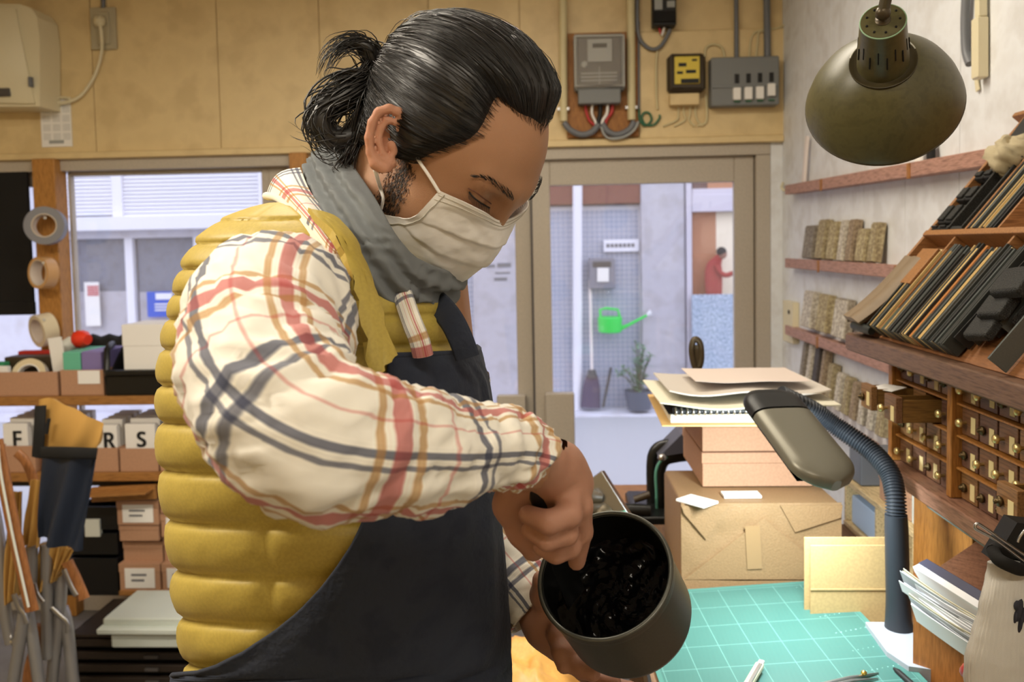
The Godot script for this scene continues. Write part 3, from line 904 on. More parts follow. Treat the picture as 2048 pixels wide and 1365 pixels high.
	part(ym, "terminal_box", G.new().span(Vector3(0.4877, 2.0478, -3.49), Vector3(0.6051, 2.0009, -3.535), 0.003), M.wall_paint)
	var lead := -1
	for q in [[Vector3(0.5252, 2.0089, -3.528), Vector3(0.526, 1.9731, -3.528), Vector3(0.5192, 1.9457, -3.528), Vector3(0.4636, 1.9222, -3.528)], [Vector3(0.5473, 2.0083, -3.528), Vector3(0.5481, 1.9725, -3.528), Vector3(0.5523, 1.9448, -3.528), Vector3(0.5079, 1.9211, -3.528)], [Vector3(0.5721, 2.0077, -3.528), Vector3(0.573, 1.9718, -3.528), Vector3(0.5689, 1.9444, -3.528), Vector3(0.5908, 1.919, -3.528)], [Vector3(0.5942, 2.0071, -3.528), Vector3(0.595, 1.9713, -3.528), Vector3(0.602, 1.9435, -3.528), Vector3(0.6239, 1.9182, -3.528)]]:
		lead += 1
		single("meter_lead", G.new().tube(spline(q, 14), 0.004, 6), M.conduit_cream, "cream lead under the small yellow meter, %s from the left" % ["first", "second", "third", "fourth"][lead], "wire", "leads under the yellow meter")
	single("cable", G.new().tube(spline([Vector3(0.6385, 2.0471, -3.528), Vector3(0.6408, 1.9701, -3.528), Vector3(0.635, 1.9317, -3.528), Vector3(0.6019, 1.9215, -3.528)], 20), 0.005, 6), M.conduit_cream, "cream cable turning under the fuse box corner", "cable")
	single("cable", G.new().tube(spline([Vector3(0.6338, 2.1951, -3.528), Vector3(0.6395, 2.2332, -3.528), Vector3(0.6698, 2.2459, -3.528), Vector3(0.7026, 2.2313, -3.528), Vector3(0.7133, 2.1928, -3.528)], 20), 0.005, 6), M.conduit_cream, "cream cable arching over from yellow meter to fuse box", "cable")
	var fb := thing("fuse_box", "grey fuse box with four black slots and four white toggles", "fuse box", Vector3(0.7883, 1.9977, -3.5))
	part(fb, "case", G.new().span(Vector3(0.6482, 2.1818, -3.47), Vector3(0.9174, 1.9894, -3.535), 0.005), M.panel_grey)
	part(fb, "ridge", G.new().span(Vector3(0.6508, 2.0727, -3.466), Vector3(0.9125, 2.0596, -3.472), 0.001), M.panel_grey)
	for k in 4:
		part(fb, "slot", G.new().span(Vector3(0.7417, 2.1135, -3.466) + Vector3(k * 0.0452, k * 0.0008, 0), Vector3(0.7586, 2.0768, -3.472) + Vector3(k * 0.0452, k * 0.0008, 0), 0.001), M.black)
		part(fb, "toggle", G.new().span(Vector3(0.7326, 2.0581, -3.452) + Vector3(k * 0.0452, k * 0.0008 + (0.01 if k == 3 else 0.0), 0), Vector3(0.7623, 2.0096, -3.472) + Vector3(k * 0.0452, k * 0.0008 + (0.01 if k == 3 else 0.0), 0), 0.002), M.paper_white)
		part(fb, "green_tip", G.new().span(Vector3(0.738, 2.0063, -3.46) + Vector3(k * 0.0452, k * 0.0008, 0), Vector3(0.7603, 2.0018, -3.472) + Vector3(k * 0.0452, k * 0.0008, 0), 0.0005), M.wire_green)
	single("conduit", G.new().tube([Vector3(0.7597, 2.4979, -3.525), Vector3(0.7605, 2.1885, -3.525)], 0.0095, 10), M.conduit_grey, "thin grey conduit entering the fuse box from above", "conduit")
	single("conduit", G.new().tube([Vector3(0.8796, 2.4924, -3.52), Vector3(0.883, 2.1838, -3.52)], 0.014, 10), M.conduit_grey, "thick grey conduit entering the fuse box from above", "conduit")
	single("cable", G.new().tube(spline([Vector3(0.8123, 2.1931, -3.53), Vector3(0.8179, 2.2556, -3.53), Vector3(0.8344, 2.2877, -3.53), Vector3(0.8725, 2.3001, -3.53), Vector3(0.9161, 2.3015, -3.53), Vector3(0.9542, 2.3139, -3.53)], 24), 0.004, 6), M.conduit_cream, "thin cream cable rising beside the thick grey conduit", "cable")
	single("cable", G.new().tube(spline([Vector3(0.8396, 2.1923, -3.53), Vector3(0.8452, 2.2439, -3.53), Vector3(0.8507, 2.2872, -3.53), Vector3(0.8725, 2.2947, -3.53)], 16), 0.004, 6), M.conduit_cream, "short cream cable between the two grey conduits", "cable")
	# right wall, near the top
	var wc := thing("wall_connector", "white cable connector on the right wall above the rail", "connector", Vector3(0.93, 1.7902, -1.9093))
	part(wc, "body", G.new().bar(Vector3(0.935, 1.9228, -1.9164), Vector3(0.935, 1.7907, -1.9131), 0.03, 0.026, Vector3(1, 0, 0), 0.004), M.ivory)
	part(wc, "neck", G.new().bar(Vector3(0.935, 1.9911, -1.9139), Vector3(0.935, 1.9217, -1.9121), 0.02, 0.02, Vector3(1, 0, 0), 0.003), M.ivory)
	part(wc, "tab", G.new().bar(Vector3(0.945, 1.8066, -1.9514), Vector3(0.945, 1.7698, -1.9417), 0.014, 0.004, Vector3(1, 0, 0), 0.001), M.ivory)
	single("cable", G.new().tube(spline([Vector3(0.935, 2.0207, -1.9765), Vector3(0.935, 1.9349, -1.9836), Vector3(0.935, 1.8672, -1.9773), Vector3(0.935, 1.8323, -1.9582)], 20), 0.0095, 10), M.conduit_grey, "thick grey cable ending beside the white connector", "cable")


func carton(called: String, label: String, a: Vector3, b: Vector3, m: Material, group := "") -> Node3D:
	# a closed cardboard box with a lid line and overlapping flaps
	var lo := Vector3(minf(a.x, b.x), minf(a.y, b.y), minf(a.z, b.z))
	var hi := Vector3(maxf(a.x, b.x), maxf(a.y, b.y), maxf(a.z, b.z))
	var t := thing(called, label, "box", Vector3((lo.x + hi.x) / 2, lo.y, (lo.z + hi.z) / 2), group)
	part(t, "tray", G.new().span(lo, Vector3(hi.x, hi.y - 0.008, hi.z), 0.002), m)
	part(t, "lid", G.new().span(Vector3(lo.x - 0.002, hi.y - (hi.y - lo.y) * 0.32, lo.z - 0.002), hi + Vector3(0.002, 0, 0.002), 0.002), m)
	return t

func open_tray(called: String, label: String, a: Vector3, b: Vector3, m: Material, group := "", th := 0.004) -> Node3D:
	var lo := Vector3(minf(a.x, b.x), minf(a.y, b.y), minf(a.z, b.z))
	var hi := Vector3(maxf(a.x, b.x), maxf(a.y, b.y), maxf(a.z, b.z))
	var t := thing(called, label, "box", Vector3((lo.x + hi.x) / 2, lo.y, (lo.z + hi.z) / 2), group)
	part(t, "bottom", G.new().span(lo, Vector3(hi.x, lo.y + th, hi.z), 0.001), m)
	part(t, "front", G.new().span(Vector3(lo.x, lo.y + th, hi.z - th), hi, 0.001), m)
	part(t, "back", G.new().span(Vector3(lo.x, lo.y + th, lo.z), Vector3(hi.x, hi.y, lo.z + th), 0.001), m)
	part(t, "side", G.new().span(Vector3(lo.x, lo.y + th, lo.z + th), Vector3(lo.x + th, hi.y, hi.z - th), 0.001), m)
	part(t, "side", G.new().span(Vector3(hi.x - th, lo.y + th, lo.z + th), Vector3(hi.x, hi.y, hi.z - th), 0.001), m)
	return t

func roll(called: String, label: String, at: Vector3, axis: Vector3, R: float, r: float, w: float, mo: Material, mi: Material, group := "rolls of tape") -> Node3D:
	var T := frame(at, axis.cross(Vector3(0.13, 1, 0.1)), axis)
	var t := thing(called, label, "tape", at - Vector3(0, R, 0), group)
	var h := w / 2
	part(t, "tape", G.new().lathe([Vector2(r + 0.004, -h), Vector2(R, -h), Vector2(R, -h), Vector2(R, h), Vector2(R, h), Vector2(r + 0.004, h)], T, 40), mo)
	part(t, "core", G.new().lathe([Vector2(r + 0.004, h), Vector2(r, h), Vector2(r, h), Vector2(r, -h), Vector2(r, -h), Vector2(r + 0.004, -h)], T, 40), mi)
	return t

func left_side() -> void:
	mt("tape_grey", Color(0.5, 0.5, 0.52), 0.4)
	mt("tape_brown", Color(0.8, 0.62, 0.4), 0.35)
	mt("tape_clear", Color(0.85, 0.79, 0.65), 0.3)
	mt("core_card", Color(0.82, 0.76, 0.68), 0.8)
	mt("black_plastic", Color(0.035, 0.037, 0.04), 0.4)
	mt("white_plastic", Color(0.85, 0.86, 0.82), 0.5)
	mt("tan_cloth", Color(0.72, 0.55, 0.27), 0.85, {"tex": M.fine, "scale": Vector3(20, 20, 20), "sheen": 0.3})
	mt("navy_mesh", Color(0.1, 0.14, 0.21), 0.6, {"tex": M.fine, "scale": Vector3(30, 30, 30)})
	mt("alu_tube", Color(0.66, 0.65, 0.64), 0.35, {"metal": 0.7})
	mt("dark_wood", Color(0.16, 0.12, 0.09), 0.6)
	wood("armrest_wood", Color(0.64, 0.42, 0.24), 1, 0.45)
	mt("styrene", Color(0.8, 0.83, 0.8), 0.7)
	# black board in the left bay
	var bb := thing("black_board", "matt black board filling the left window bay", "board", Vector3(-2.329, 1.1915, -3.54))
	part(bb, "panel", G.new().span(Vector3(-2.7817, 1.8536, -3.545), Vector3(-2.226, 1.1917, -3.56), 0.002), M.black_matt)
	part(bb, "bottom_rail", G.new().span(Vector3(-2.8141, 1.2467, -3.538), Vector3(-2.2195, 1.19, -3.555), 0.003), M.black_matt)
	# tape rolls on pegs
	roll("tape_roll", "wide grey tape roll hung highest on the wooden post", Vector3(-2.0835, 1.5658, -3.43), Vector3(0.25, 0.05, 1), 0.078, 0.045, 0.05, M.tape_grey, M.core_card)
	roll("tape_roll", "brown packing tape roll hung in the middle of the wooden post", Vector3(-2.1042, 1.3719, -3.43), Vector3(-0.45, 0.05, 1), 0.066, 0.05, 0.05, M.tape_brown, M.core_card)
	roll("tape_roll", "pale clear tape roll hung lowest on the wooden post", Vector3(-2.1144, 1.1347, -3.43), Vector3(-0.65, -0.15, 1), 0.068, 0.05, 0.06, M.tape_clear, M.core_card)
	for q in [[Vector3(-2.1286, 1.6019, -3.5), Vector3(-2.0617, 1.5971, -3.39), "grey"], [Vector3(-2.145, 1.4126, -3.5), Vector3(-2.0775, 1.4138, -3.39), "brown"], [Vector3(-2.1554, 1.1709, -3.5), Vector3(-2.0815, 1.1805, -3.38), "clear"]]:
		single("peg", G.new().tube([q[0], q[1]], 0.006, 8), M.steel, "steel peg holding the %s tape roll" % q[2], "peg", "pegs on the post")
	# shelf unit
	var su := thing("shelf_unit", "low wooden shelf unit standing before the left window", "shelf", Vector3(-1.9, -0.12, -3.27))
	var xl := -2.75
	var xr := -1.3
	var y1: float = 0.9079
	var y2: float = 0.6122
	part(su, "shelf_board", G.new().span(Vector3(xl, y1 - 0.036, -3.44), Vector3(xr, y1, -3.12), 0.003), M.shelf_wood)
	part(su, "shelf_board", G.new().span(Vector3(xl, y2 - 0.034, -3.44), Vector3(xr, y2, -3.12), 0.003), M.shelf_wood)
	var y3: float = 0.151
	part(su, "shelf_board", G.new().span(Vector3(-1.6821, y3 - 0.02, -3.44), Vector3(xr, y3, -3.12), 0.003), M.shelf_wood)
	part(su, "end_panel", G.new().span(Vector3(xl - 0.03, -0.12, -3.44), Vector3(xl, y1, -3.12), 0.003), M.shelf_wood)
	part(su, "end_panel", G.new().span(Vector3(xr, -0.12, -3.44), Vector3(xr + 0.03, y1, -3.12), 0.003), M.shelf_wood)
	part(su, "under_rail", G.new().span(Vector3(xl, y2 - 0.062, -3.4), Vector3(xr, y2 - 0.036, -3.16), 0.003), M.dark_wood)
	# on the top board
	var gx := "things on the top shelf board"
	open_tray("card_tray", "brown cardboard tray at the left end of the top shelf board", Vector3(-2.2289, 1.0014, -3.13), Vector3(-1.8872, 0.9089, -3.4), M.card, gx)
	open_tray("card_tray", "brown cardboard tray with a white label beside the black bin", Vector3(-1.875, 1.0067, -3.13), Vector3(-1.7074, 0.9089, -3.4), M.card, gx)
	single("tray_label", G.new().span(Vector3(-1.8051, 1.0044, -3.127), Vector3(-1.7199, 0.9537, -3.1295), 0), M.paper_white, "white paper label on the cardboard tray", "label")
	single("brown_box", G.new().span(Vector3(-2.1719, 1.0443, -3.25), Vector3(-1.9828, 0.9139, -3.34), 0.003), M.old_brown, "dark brown box in the left cardboard tray", "box")
	single("red_box", G.new().span(Vector3(-2.1774, 1.0563, -3.345), Vector3(-2.0395, 0.9139, -3.385), 0.003), mt("red_card", Color(0.7, 0.16, 0.12), 0.6), "red box at the back of the left cardboard tray", "box")
	single("green_block", G.new().span(Vector3(-2.216, 1.03, -3.2), Vector3(-2.1417, 0.9139, -3.24), 0.003), mt("green_card", Color(0.2, 0.55, 0.35), 0.6), "green block at the picture's left edge", "block")
	single("white_card", G.new().span(Vector3(-2.1823, 1.021, -3.15), Vector3(-2.0932, 0.9139, -3.17), 0.001), M.paper_white, "small white card at the left edge in the cardboard tray", "card")
	roll("masking_roll", "cream masking tape roll standing in the left cardboard tray", Vector3(-2.0381, 0.9767, -3.2), Vector3(0.1, 0.35, 1), 0.066, 0.04, 0.03, M.tape_clear, M.paper_white, "")
	single("paper_stack", G.new().box(Vector3(-1.9224, 1.0458, -3.2), Vector3(0.055, 0.16, 0.004), 0.0005, Basis(Vector3(0, 0, 1), 0.12)), M.paper_white, "white leaflet standing between the two cardboard trays", "paper")
	single("green_block", G.new().span(Vector3(-1.8756, 1.0731, -3.15), Vector3(-1.805, 0.9139, -3.35), 0.004), mt("mint", Color(0.4, 0.72, 0.6), 0.6), "mint green block standing in the labelled tray", "block")
	single("purple_block", G.new().span(Vector3(-1.803, 1.0741, -3.15), Vector3(-1.7228, 0.9139, -3.35), 0.004), mt("lilac", Color(0.5, 0.45, 0.66), 0.6), "lilac block standing in the labelled tray", "block")
	var gb := thing("glue_bottle", "clear bottle with a bright red cap lying over the labelled tray", "bottle", Vector3(-1.9151, 1.0646, -3.3))
	part(gb, "bottle", G.new().tube([Vector3(-1.9773, 1.0553, -3.3), Vector3(-1.9687, 1.0613, -3.3), Vector3(-1.9178, 1.0928, -3.3), Vector3(-1.9051, 1.1006, -3.3)], [0.02, 0.03, 0.03, 0.02], 14), M.white_plastic)
	part(gb, "cap", G.new().tube([Vector3(-1.9072, 1.1007, -3.3), Vector3(-1.8868, 1.1075, -3.29), Vector3(-1.8606, 1.1103, -3.28), Vector3(-1.8388, 1.1071, -3.27)], [0.02, 0.036, 0.034, 0.02], 10), mt("cap_red", Color(0.9, 0.22, 0.1), 0.45))
	var bd := []
	for r in 9:
		var row := []
		for k in 13:
			row.append(Vector3(-1.9298, 1.073, -3.4) + Vector3(k * 0.0185, 0.06 * sin(PI * r / 8.0) - 0.02 + 0.006 * sin(k * 1.7 + r), 0.05 * cos(PI * r / 8.0) + 0.004 * sin(k * 2.3)))
		bd.append(row)
	single("black_cloth", G.new().sheet(bd, 0.01), M.black_matt, "folded black cloth roll behind the lilac block", "cloth")
	var bn := thing("plastic_bin", "black plastic stacking bin holding the white box", "bin", Vector3(-1.6515, 0.9088, -3.25))
	var b0 := Vector3(-1.6925, 0.9201, -3.12)
	b0.y = y1 + 0.001
	var prof2 := PackedVector2Array([Vector2(0.0, 0.0), Vector2(0.26, 0.0), Vector2(0.27, 0.19), Vector2(0.13, 0.17), Vector2(0.03, 0.08), Vector2(-0.01, 0.075)])
	for dx in [0.006, 0.268]:
		part(bn, "side", G.new().prism(prof2, 0.006, Transform3D(Basis(Vector3(0, 0, -1), Vector3.UP, Vector3(1, 0, 0)), b0 + Vector3(dx, 0, 0))), M.black_plastic)
	part(bn, "floor", G.new().span(b0 + Vector3(0, 0, 0), b0 + Vector3(0.268, 0.006, -0.26), 0.001), M.black_plastic)
	part(bn, "back", G.new().span(b0 + Vector3(0, 0.006, -0.26), b0 + Vector3(0.268, 0.19, -0.266), 0.001), M.black_plastic)
	part(bn, "front", G.new().span(b0 + Vector3(0, 0.006, 0.006), b0 + Vector3(0.268, 0.075, 0.0), 0.001), M.black_plastic)
	part(bn, "front_lip", G.new().span(Vector3(-1.6873, 1.007, -3.1), Vector3(-1.4579, 0.9854, -3.13), 0.005), M.black_plastic)
	part(bn, "rim", G.new().tube([Vector3(-1.6869, 0.9983, -3.12), Vector3(-1.6936, 1.0816, -3.14), Vector3(-1.7092, 1.0938, -3.2), Vector3(-1.7542, 1.0865, -3.3)], 0.012, 8), M.black_plastic)
	carton("white_box", "plain white box standing in the black stacking bin", Vector3(-1.636, 1.1752, -3.15), Vector3(-1.4768, 0.9179, -3.34), M.paper_white)
	# index boxes on the second board
	var letters := ["F", "T", "R", "S", "W"]
	var where := [[Vector3(-2.1445, 0.7944, -3.2), Vector3(-2.0381, 0.5971, -3.2)], [Vector3(-1.9878, 0.7871, -3.2), Vector3(-1.877, 0.5961, -3.2)], [Vector3(-1.7736, 0.7851, -3.2), Vector3(-1.6827, 0.5948, -3.2)], [Vector3(-1.6598, 0.788, -3.2), Vector3(-1.5332, 0.5938, -3.2)], [Vector3(-1.5129, 0.7866, -3.2), Vector3(-1.3943, 0.5929, -3.2)]]
	var trays := [[Vector3(-2.1343, 0.716, -3.13), Vector3(-1.9895, 0.6157, -3.13)], [Vector3(-1.961, 0.7088, -3.13), Vector3(-1.8202, 0.6146, -3.13)], [Vector3(-1.8118, 0.7057, -3.13), Vector3(-1.6655, 0.6136, -3.13)], [Vector3(-1.6574, 0.7026, -3.13), Vector3(-1.5094, 0.6126, -3.13)], [Vector3(-1.5017, 0.7013, -3.13), Vector3(-1.358, 0.6116, -3.13)]]
	for k in 5:
		var nm: String = letters[k]
		open_tray("card_tray", "low cardboard tray holding the index cards marked %s" % nm, trays[k][0], Vector3(trays[k][1].x, y2 + 0.001, -3.4), M.card, "index trays on the second board")
		var A: Vector3 = where[k][0]
		var B: Vector3 = where[k][1]
		B.y = y2
		var ic := thing("index_cards", "block of white index cards marked %s in a cardboard tray" % nm, "cards", Vector3((A.x + B.x) / 2, B.y + 0.005, -3.28), "index card blocks")
		for j in 5:
			part(ic, "card", G.new().span(Vector3(A.x + 0.004, B.y + 0.006, -3.17 - j * 0.045 - 0.03), Vector3(B.x - 0.004, A.y + (0.0 if j == 0 else 0.012 + j * 0.002), -3.17 - j * 0.045 - 0.0015), 0.002), M.paper_white)
		text(ic, nm, 0.085, Transform3D(Basis(), Vector3((A.x + B.x) / 2 + 0.008, A.y - 0.06, -3.1693)), M.print_black, "letter", "Droid Sans", true)
	# small cartons
	var cb := [[Vector3(-1.6802, 0.2549, -3.13), Vector3(-1.522, 0.1468, -3.13), 1], [Vector3(-1.6764, 0.3305, -3.16), Vector3(-1.5218, 0.2452, -3.16), 0], [Vector3(-1.6732, 0.4056, -3.13), Vector3(-1.5193, 0.3427, -3.13), 0], [Vector3(-1.6732, 0.5041, -3.12), Vector3(-1.5117, 0.4084, -3.12), 1], [Vector3(-1.5134, 0.2547, -3.13), Vector3(-1.3673, 0.1468, -3.13), 1], [Vector3(-1.5155, 0.3458, -3.16), Vector3(-1.3758, 0.245, -3.16), 1], [Vector3(-1.5088, 0.4498, -3.13), Vector3(-1.3586, 0.3578, -3.13), 1], [Vector3(-1.5034, 0.5536, -3.12), Vector3(-1.3505, 0.4543, -3.12), 1]]
	var cn := ["small labelled carton lowest of the left stack", "plain small carton third from the top of the left stack", "plain low carton second from the top of the left stack", "small labelled carton topmost of the left stack", "small labelled carton lowest of the stack beside the vest", "small labelled carton third from the top beside the vest", "small labelled carton second from the top beside the vest", "small labelled carton topmost of the stack beside the vest"]
	for k in cb.size():
		var A: Vector3 = cb[k][0]
		var B: Vector3 = cb[k][1]
		var t := carton("carton", cn[k], A, Vector3(B.x, B.y, B.z - 0.24), M.card, "small cartons on the third board")
		if cb[k][2] == 1:
			part(t, "paper_label", G.new().span(Vector3(lerpf(A.x, B.x, 0.14), lerpf(A.y, B.y, 0.88), A.z + 0.002), Vector3(lerpf(A.x, B.x, 0.88), lerpf(A.y, B.y, 0.16), A.z + 0.0035), 0), M.paper_white)
			var gp := G.new()
			for j in 2:
				gp.span(Vector3(lerpf(A.x, B.x, 0.3), lerpf(A.y, B.y, 0.36 + j * 0.2), A.z + 0.0035), Vector3(lerpf(A.x, B.x, 0.68 - j * 0.06), lerpf(A.y, B.y, 0.44 + j * 0.2), A.z + 0.004), 0)
			part(t, "print", gp, M.print_grey)
	var wf := thing("wooden_drawer", "shallow wooden drawer box resting on the cartons", "drawer", Vector3(-1.6821, 0.4797, -3.2))
	part(wf, "front", G.new().bar(Vector3(-1.7566, 0.5338, -3.1), Vector3(-1.506, 0.544, -3.1), 0.02, 0.055, Vector3.UP, 0.003), M.shelf_wood)
	part(wf, "top", G.new().bar(Vector3(-1.7672, 0.5434, -3.12), Vector3(-1.515, 0.5556, -3.12), 0.18, 0.008, Vector3.UP, 0.002), M.shelf_wood)
	for q in [[Vector3(-1.8546, 0.4703, -3.15), Vector3(-1.6887, 0.3813, -3.4), "upper"], [Vector3(-1.8797, 0.3661, -3.15), Vector3(-1.6933, 0.2828, -3.4), "middle"], [Vector3(-1.9046, 0.2674, -3.15), Vector3(-1.6969, 0.1206, -3.4), "lower"]]:
		var t := open_tray("dark_bin", "%s black plastic bin in the dark gap left of the cartons" % q[-1], q[0], q[1], M.black_plastic, "black bins in the gap", 0.012)
	single("paper_pack", G.new().span(Vector3(-1.8156, 0.4243, -3.14), Vector3(-1.7557, 0.3555, -3.16), 0.002), M.white_plastic, "white packet on the black bins behind the chairs", "packet")
	var st := thing("foam_tray", "pale green white foam trays stacked under the cartons", "tray", Vector3(-1.43, 0.1143, -2.85))
	part(st, "upper_tray", G.new().bar(Vector3(-1.5337, 0.2041, -2.85), Vector3(-1.2117, 0.2044, -2.85), 0.24, 0.03, Vector3.UP, 0.01), M.styrene)
	part(st, "rim", G.new().bar(Vector3(-1.5402, 0.1851, -2.84), Vector3(-1.2085, 0.1839, -2.84), 0.28, 0.02, Vector3.UP, 0.006), M.styrene)
	part(st, "lower_tray", G.new().bar(Vector3(-1.5042, 0.1429, -2.85), Vector3(-1.2142, 0.1436, -2.85), 0.25, 0.05, Vector3.UP, 0.006), M.styrene)
	var A0 := Vector3(-1.6816, 0.1299, -2.8)
	var rk := thing("type_case_rack", "dark wooden rack of shallow type cases at the bottom left", "cabinet", Vector3(A0.x + 0.4, -0.12, -2.95))
	part(rk, "top", G.new().span(A0 + Vector3(-0.01, 0.0, 0), A0 + Vector3(0.86, -0.012, -0.3), 0.002), M.dark_wood)
	for k in 6:
		var A := A0 + Vector3(0, -0.018 - k * 0.045, 0)
		part(rk, "case_front", G.new().span(A, A + Vector3(0.85, -0.026, -0.02), 0.003), M.dark_wood)
		part(rk, "case_floor", G.new().span(A + Vector3(0, -0.028, -0.01), A + Vector3(0.85, -0.033, -0.28), 0.001), M.black_matt)
		part(rk, "pull", G.new().box(A + Vector3(0.28, -0.013, 0.006), Vector3(0.05, 0.012, 0.012), 0.003), M.alu_dark)
	for dx in [-0.012, 0.852]:
		part(rk, "side", G.new().span(Vector3(A0.x + dx, -0.12, -2.795), Vector3(A0.x + dx + 0.012, A0.y, -3.1), 0.003), M.dark_wood)
	camp_chairs()

func camp_chairs() -> void:
	var ta := thing("folding_chair", "folded camping chair with a long curved wooden armrest at the left edge", "chair", Vector3(-1.6196, -0.0365, -2.4), "folded camping chairs")
	var tb := thing("folding_chair", "folded camping chair with tan seat cloth and a navy mesh pocket", "chair", Vector3(-1.5744, -0.0974, -2.5), "folded camping chairs")
	for q in [[Vector3(-1.6584, 0.0963, -2.42), Vector3(-1.6428, 0.1617, -2.42), Vector3(-1.6009, 0.3566, -2.42), Vector3(-1.5858, 0.414, -2.42)], [Vector3(-1.5615, 0.0565, -2.44), Vector3(-1.576, 0.1515, -2.44), Vector3(-1.5947, 0.3476, -2.44), Vector3(-1.6057, 0.4151, -2.44)], [Vector3(-1.7013, 0.6817, -2.46), Vector3(-1.6884, 0.5614, -2.46), Vector3(-1.6839, 0.3774, -2.46), Vector3(-1.6706, 0.2629, -2.46)], [Vector3(-1.6011, 0.5637, -2.48), Vector3(-1.6092, 0.4567, -2.48), Vector3(-1.6242, 0.359, -2.48)], [Vector3(-1.5858, 0.1968, -2.5), Vector3(-1.5769, 0.3502, -2.5), Vector3(-1.5672, 0.5564, -2.5)]]:
		part(ta, "tube", G.new().tube(spline(q, 12), 0.017, 12), M.alu_tube)
	for q in [[Vector3(-1.5976, 0.0109, -2.52), Vector3(-1.5808, 0.1418, -2.52), Vector3(-1.5481, 0.3415, -2.52), Vector3(-1.5368, 0.4653, -2.52)], [Vector3(-1.5182, 0.0058, -2.53), Vector3(-1.5234, 0.1042, -2.53), Vector3(-1.5343, 0.2872, -2.53), Vector3(-1.5465, 0.3421, -2.53)], [Vector3(-1.592, 0.5471, -2.54), Vector3(-1.5879, 0.4326, -2.54), Vector3(-1.5775, 0.3427, -2.54)]]:
		part(tb, "tube", G.new().tube(spline(q, 12), 0.018, 12), M.alu_tube)
	for q in [[ta, [Vector3(-1.6122, 0.4415, -2.4), Vector3(-1.6002, 0.3989, -2.4), Vector3(-1.5869, 0.3799, -2.4), Vector3(-1.5789, 0.3514, -2.4)]], [ta, [Vector3(-1.657, 0.2725, -2.44), Vector3(-1.6446, 0.2774, -2.44), Vector3(-1.6489, 0.2871, -2.44)]], [tb, [Vector3(-1.5565, 0.3596, -2.49), Vector3(-1.5331, 0.335, -2.49), Vector3(-1.5096, 0.313, -2.49), Vector3(-1.5088, 0.281, -2.49)]], [tb, [Vector3(-1.5109, 0.4819, -2.49), Vector3(-1.4937, 0.4331, -2.49), Vector3(-1.4758, 0.3988, -2.49)]], [tb, [Vector3(-1.5639, 0.4664, -2.42), Vector3(-1.556, 0.4331, -2.42), Vector3(-1.5382, 0.4069, -2.42)]]]:
		part(q[0], "hinge_plate", G.new().tube(spline(q[1], 8), 0.009, 8, true, 0.5), M.steel)
	for q in [[ta, [Vector3(-1.6278, 0.9111, -2.38), Vector3(-1.6125, 0.8074, -2.38), Vector3(-1.586, 0.6286, -2.38), Vector3(-1.5608, 0.4786, -2.38), Vector3(-1.5468, 0.4002, -2.38)], 0.022], [ta, [Vector3(-1.6458, 0.8431, -2.5), Vector3(-1.619, 0.8134, -2.5), Vector3(-1.5971, 0.751, -2.5), Vector3(-1.5937, 0.6965, -2.5)], 0.016], [tb, [Vector3(-1.5059, 0.5025, -2.5), Vector3(-1.4837, 0.4535, -2.5), Vector3(-1.4576, 0.3848, -2.5)], 0.02], [ta, [Vector3(-1.5978, 0.3008, -2.5), Vector3(-1.6191, 0.2265, -2.5), Vector3(-1.6429, 0.1518, -2.5), Vector3(-1.6582, 0.0519, -2.5)], 0.02]]:
		part(q[0], "armrest", G.new().tube(spline(q[1], 16), q[2], 10, true, 0.5, Vector3(1, 0.2, 0)), M.armrest_wood)
	part(ta, "piping", G.new().tube(spline([Vector3(-1.6056, 0.9021, -2.355), Vector3(-1.6015, 0.8142, -2.355), Vector3(-1.5769, 0.6372, -2.355), Vector3(-1.5519, 0.4888, -2.355), Vector3(-1.5405, 0.4217, -2.355)], 16), 0.004, 6), M.white_plastic)
	# cloth, hanging in folds
	hang(ta, "seat_cloth", [Vector3(-1.6447, 0.732, -2.46), Vector3(-1.6167, 0.7318, -2.46)], [Vector3(-1.6626, 0.3922, -2.44), Vector3(-1.6267, 0.4232, -2.44)], 0.02, M.tan_cloth)
	hang(ta, "seat_cloth", [Vector3(-1.5869, 0.7672, -2.47), Vector3(-1.5528, 0.7639, -2.47)], [Vector3(-1.6034, 0.5705, -2.45), Vector3(-1.557, 0.5673, -2.45)], 0.015, M.tan_cloth)
	hang(tb, "seat_cloth", [Vector3(-1.5882, 0.5587, -2.5), Vector3(-1.5283, 0.5554, -2.5)], [Vector3(-1.6098, 0.3901, -2.5), Vector3(-1.5466, 0.4453, -2.5)], 0.02, M.tan_cloth)
	hang(tb, "seat_cloth", [Vector3(-1.5282, 0.5487, -2.51), Vector3(-1.4924, 0.536, -2.51)], [Vector3(-1.5502, 0.4375, -2.5), Vector3(-1.5268, 0.4611, -2.5)], 0.015, M.tan_cloth)
	# the folded back rest: tan cloth over the top, dark edge band, navy mesh pocket below
	var ct := [Vector3(-1.5303, 1.0169, -2.44), Vector3(-1.4872, 1.0246, -2.42), Vector3(-1.4205, 1.0054, -2.4), Vector3(-1.3664, 0.9783, -2.4), Vector3(-1.3277, 0.947, -2.42)]
	var cm := [Vector3(-1.5124, 0.9479, -2.41), Vector3(-1.4698, 0.9518, -2.39), Vector3(-1.4061, 0.9438, -2.37), Vector3(-1.3607, 0.9265, -2.38), Vector3(-1.325, 0.904, -2.4)]
	var cbm := [Vector3(-1.5166, 0.8679, -2.42), Vector3(-1.4798, 0.8755, -2.4), Vector3(-1.4256, 0.8788, -2.385), Vector3(-1.3762, 0.8772, -2.39), Vector3(-1.3441, 0.8691, -2.41)]
	var rows := []
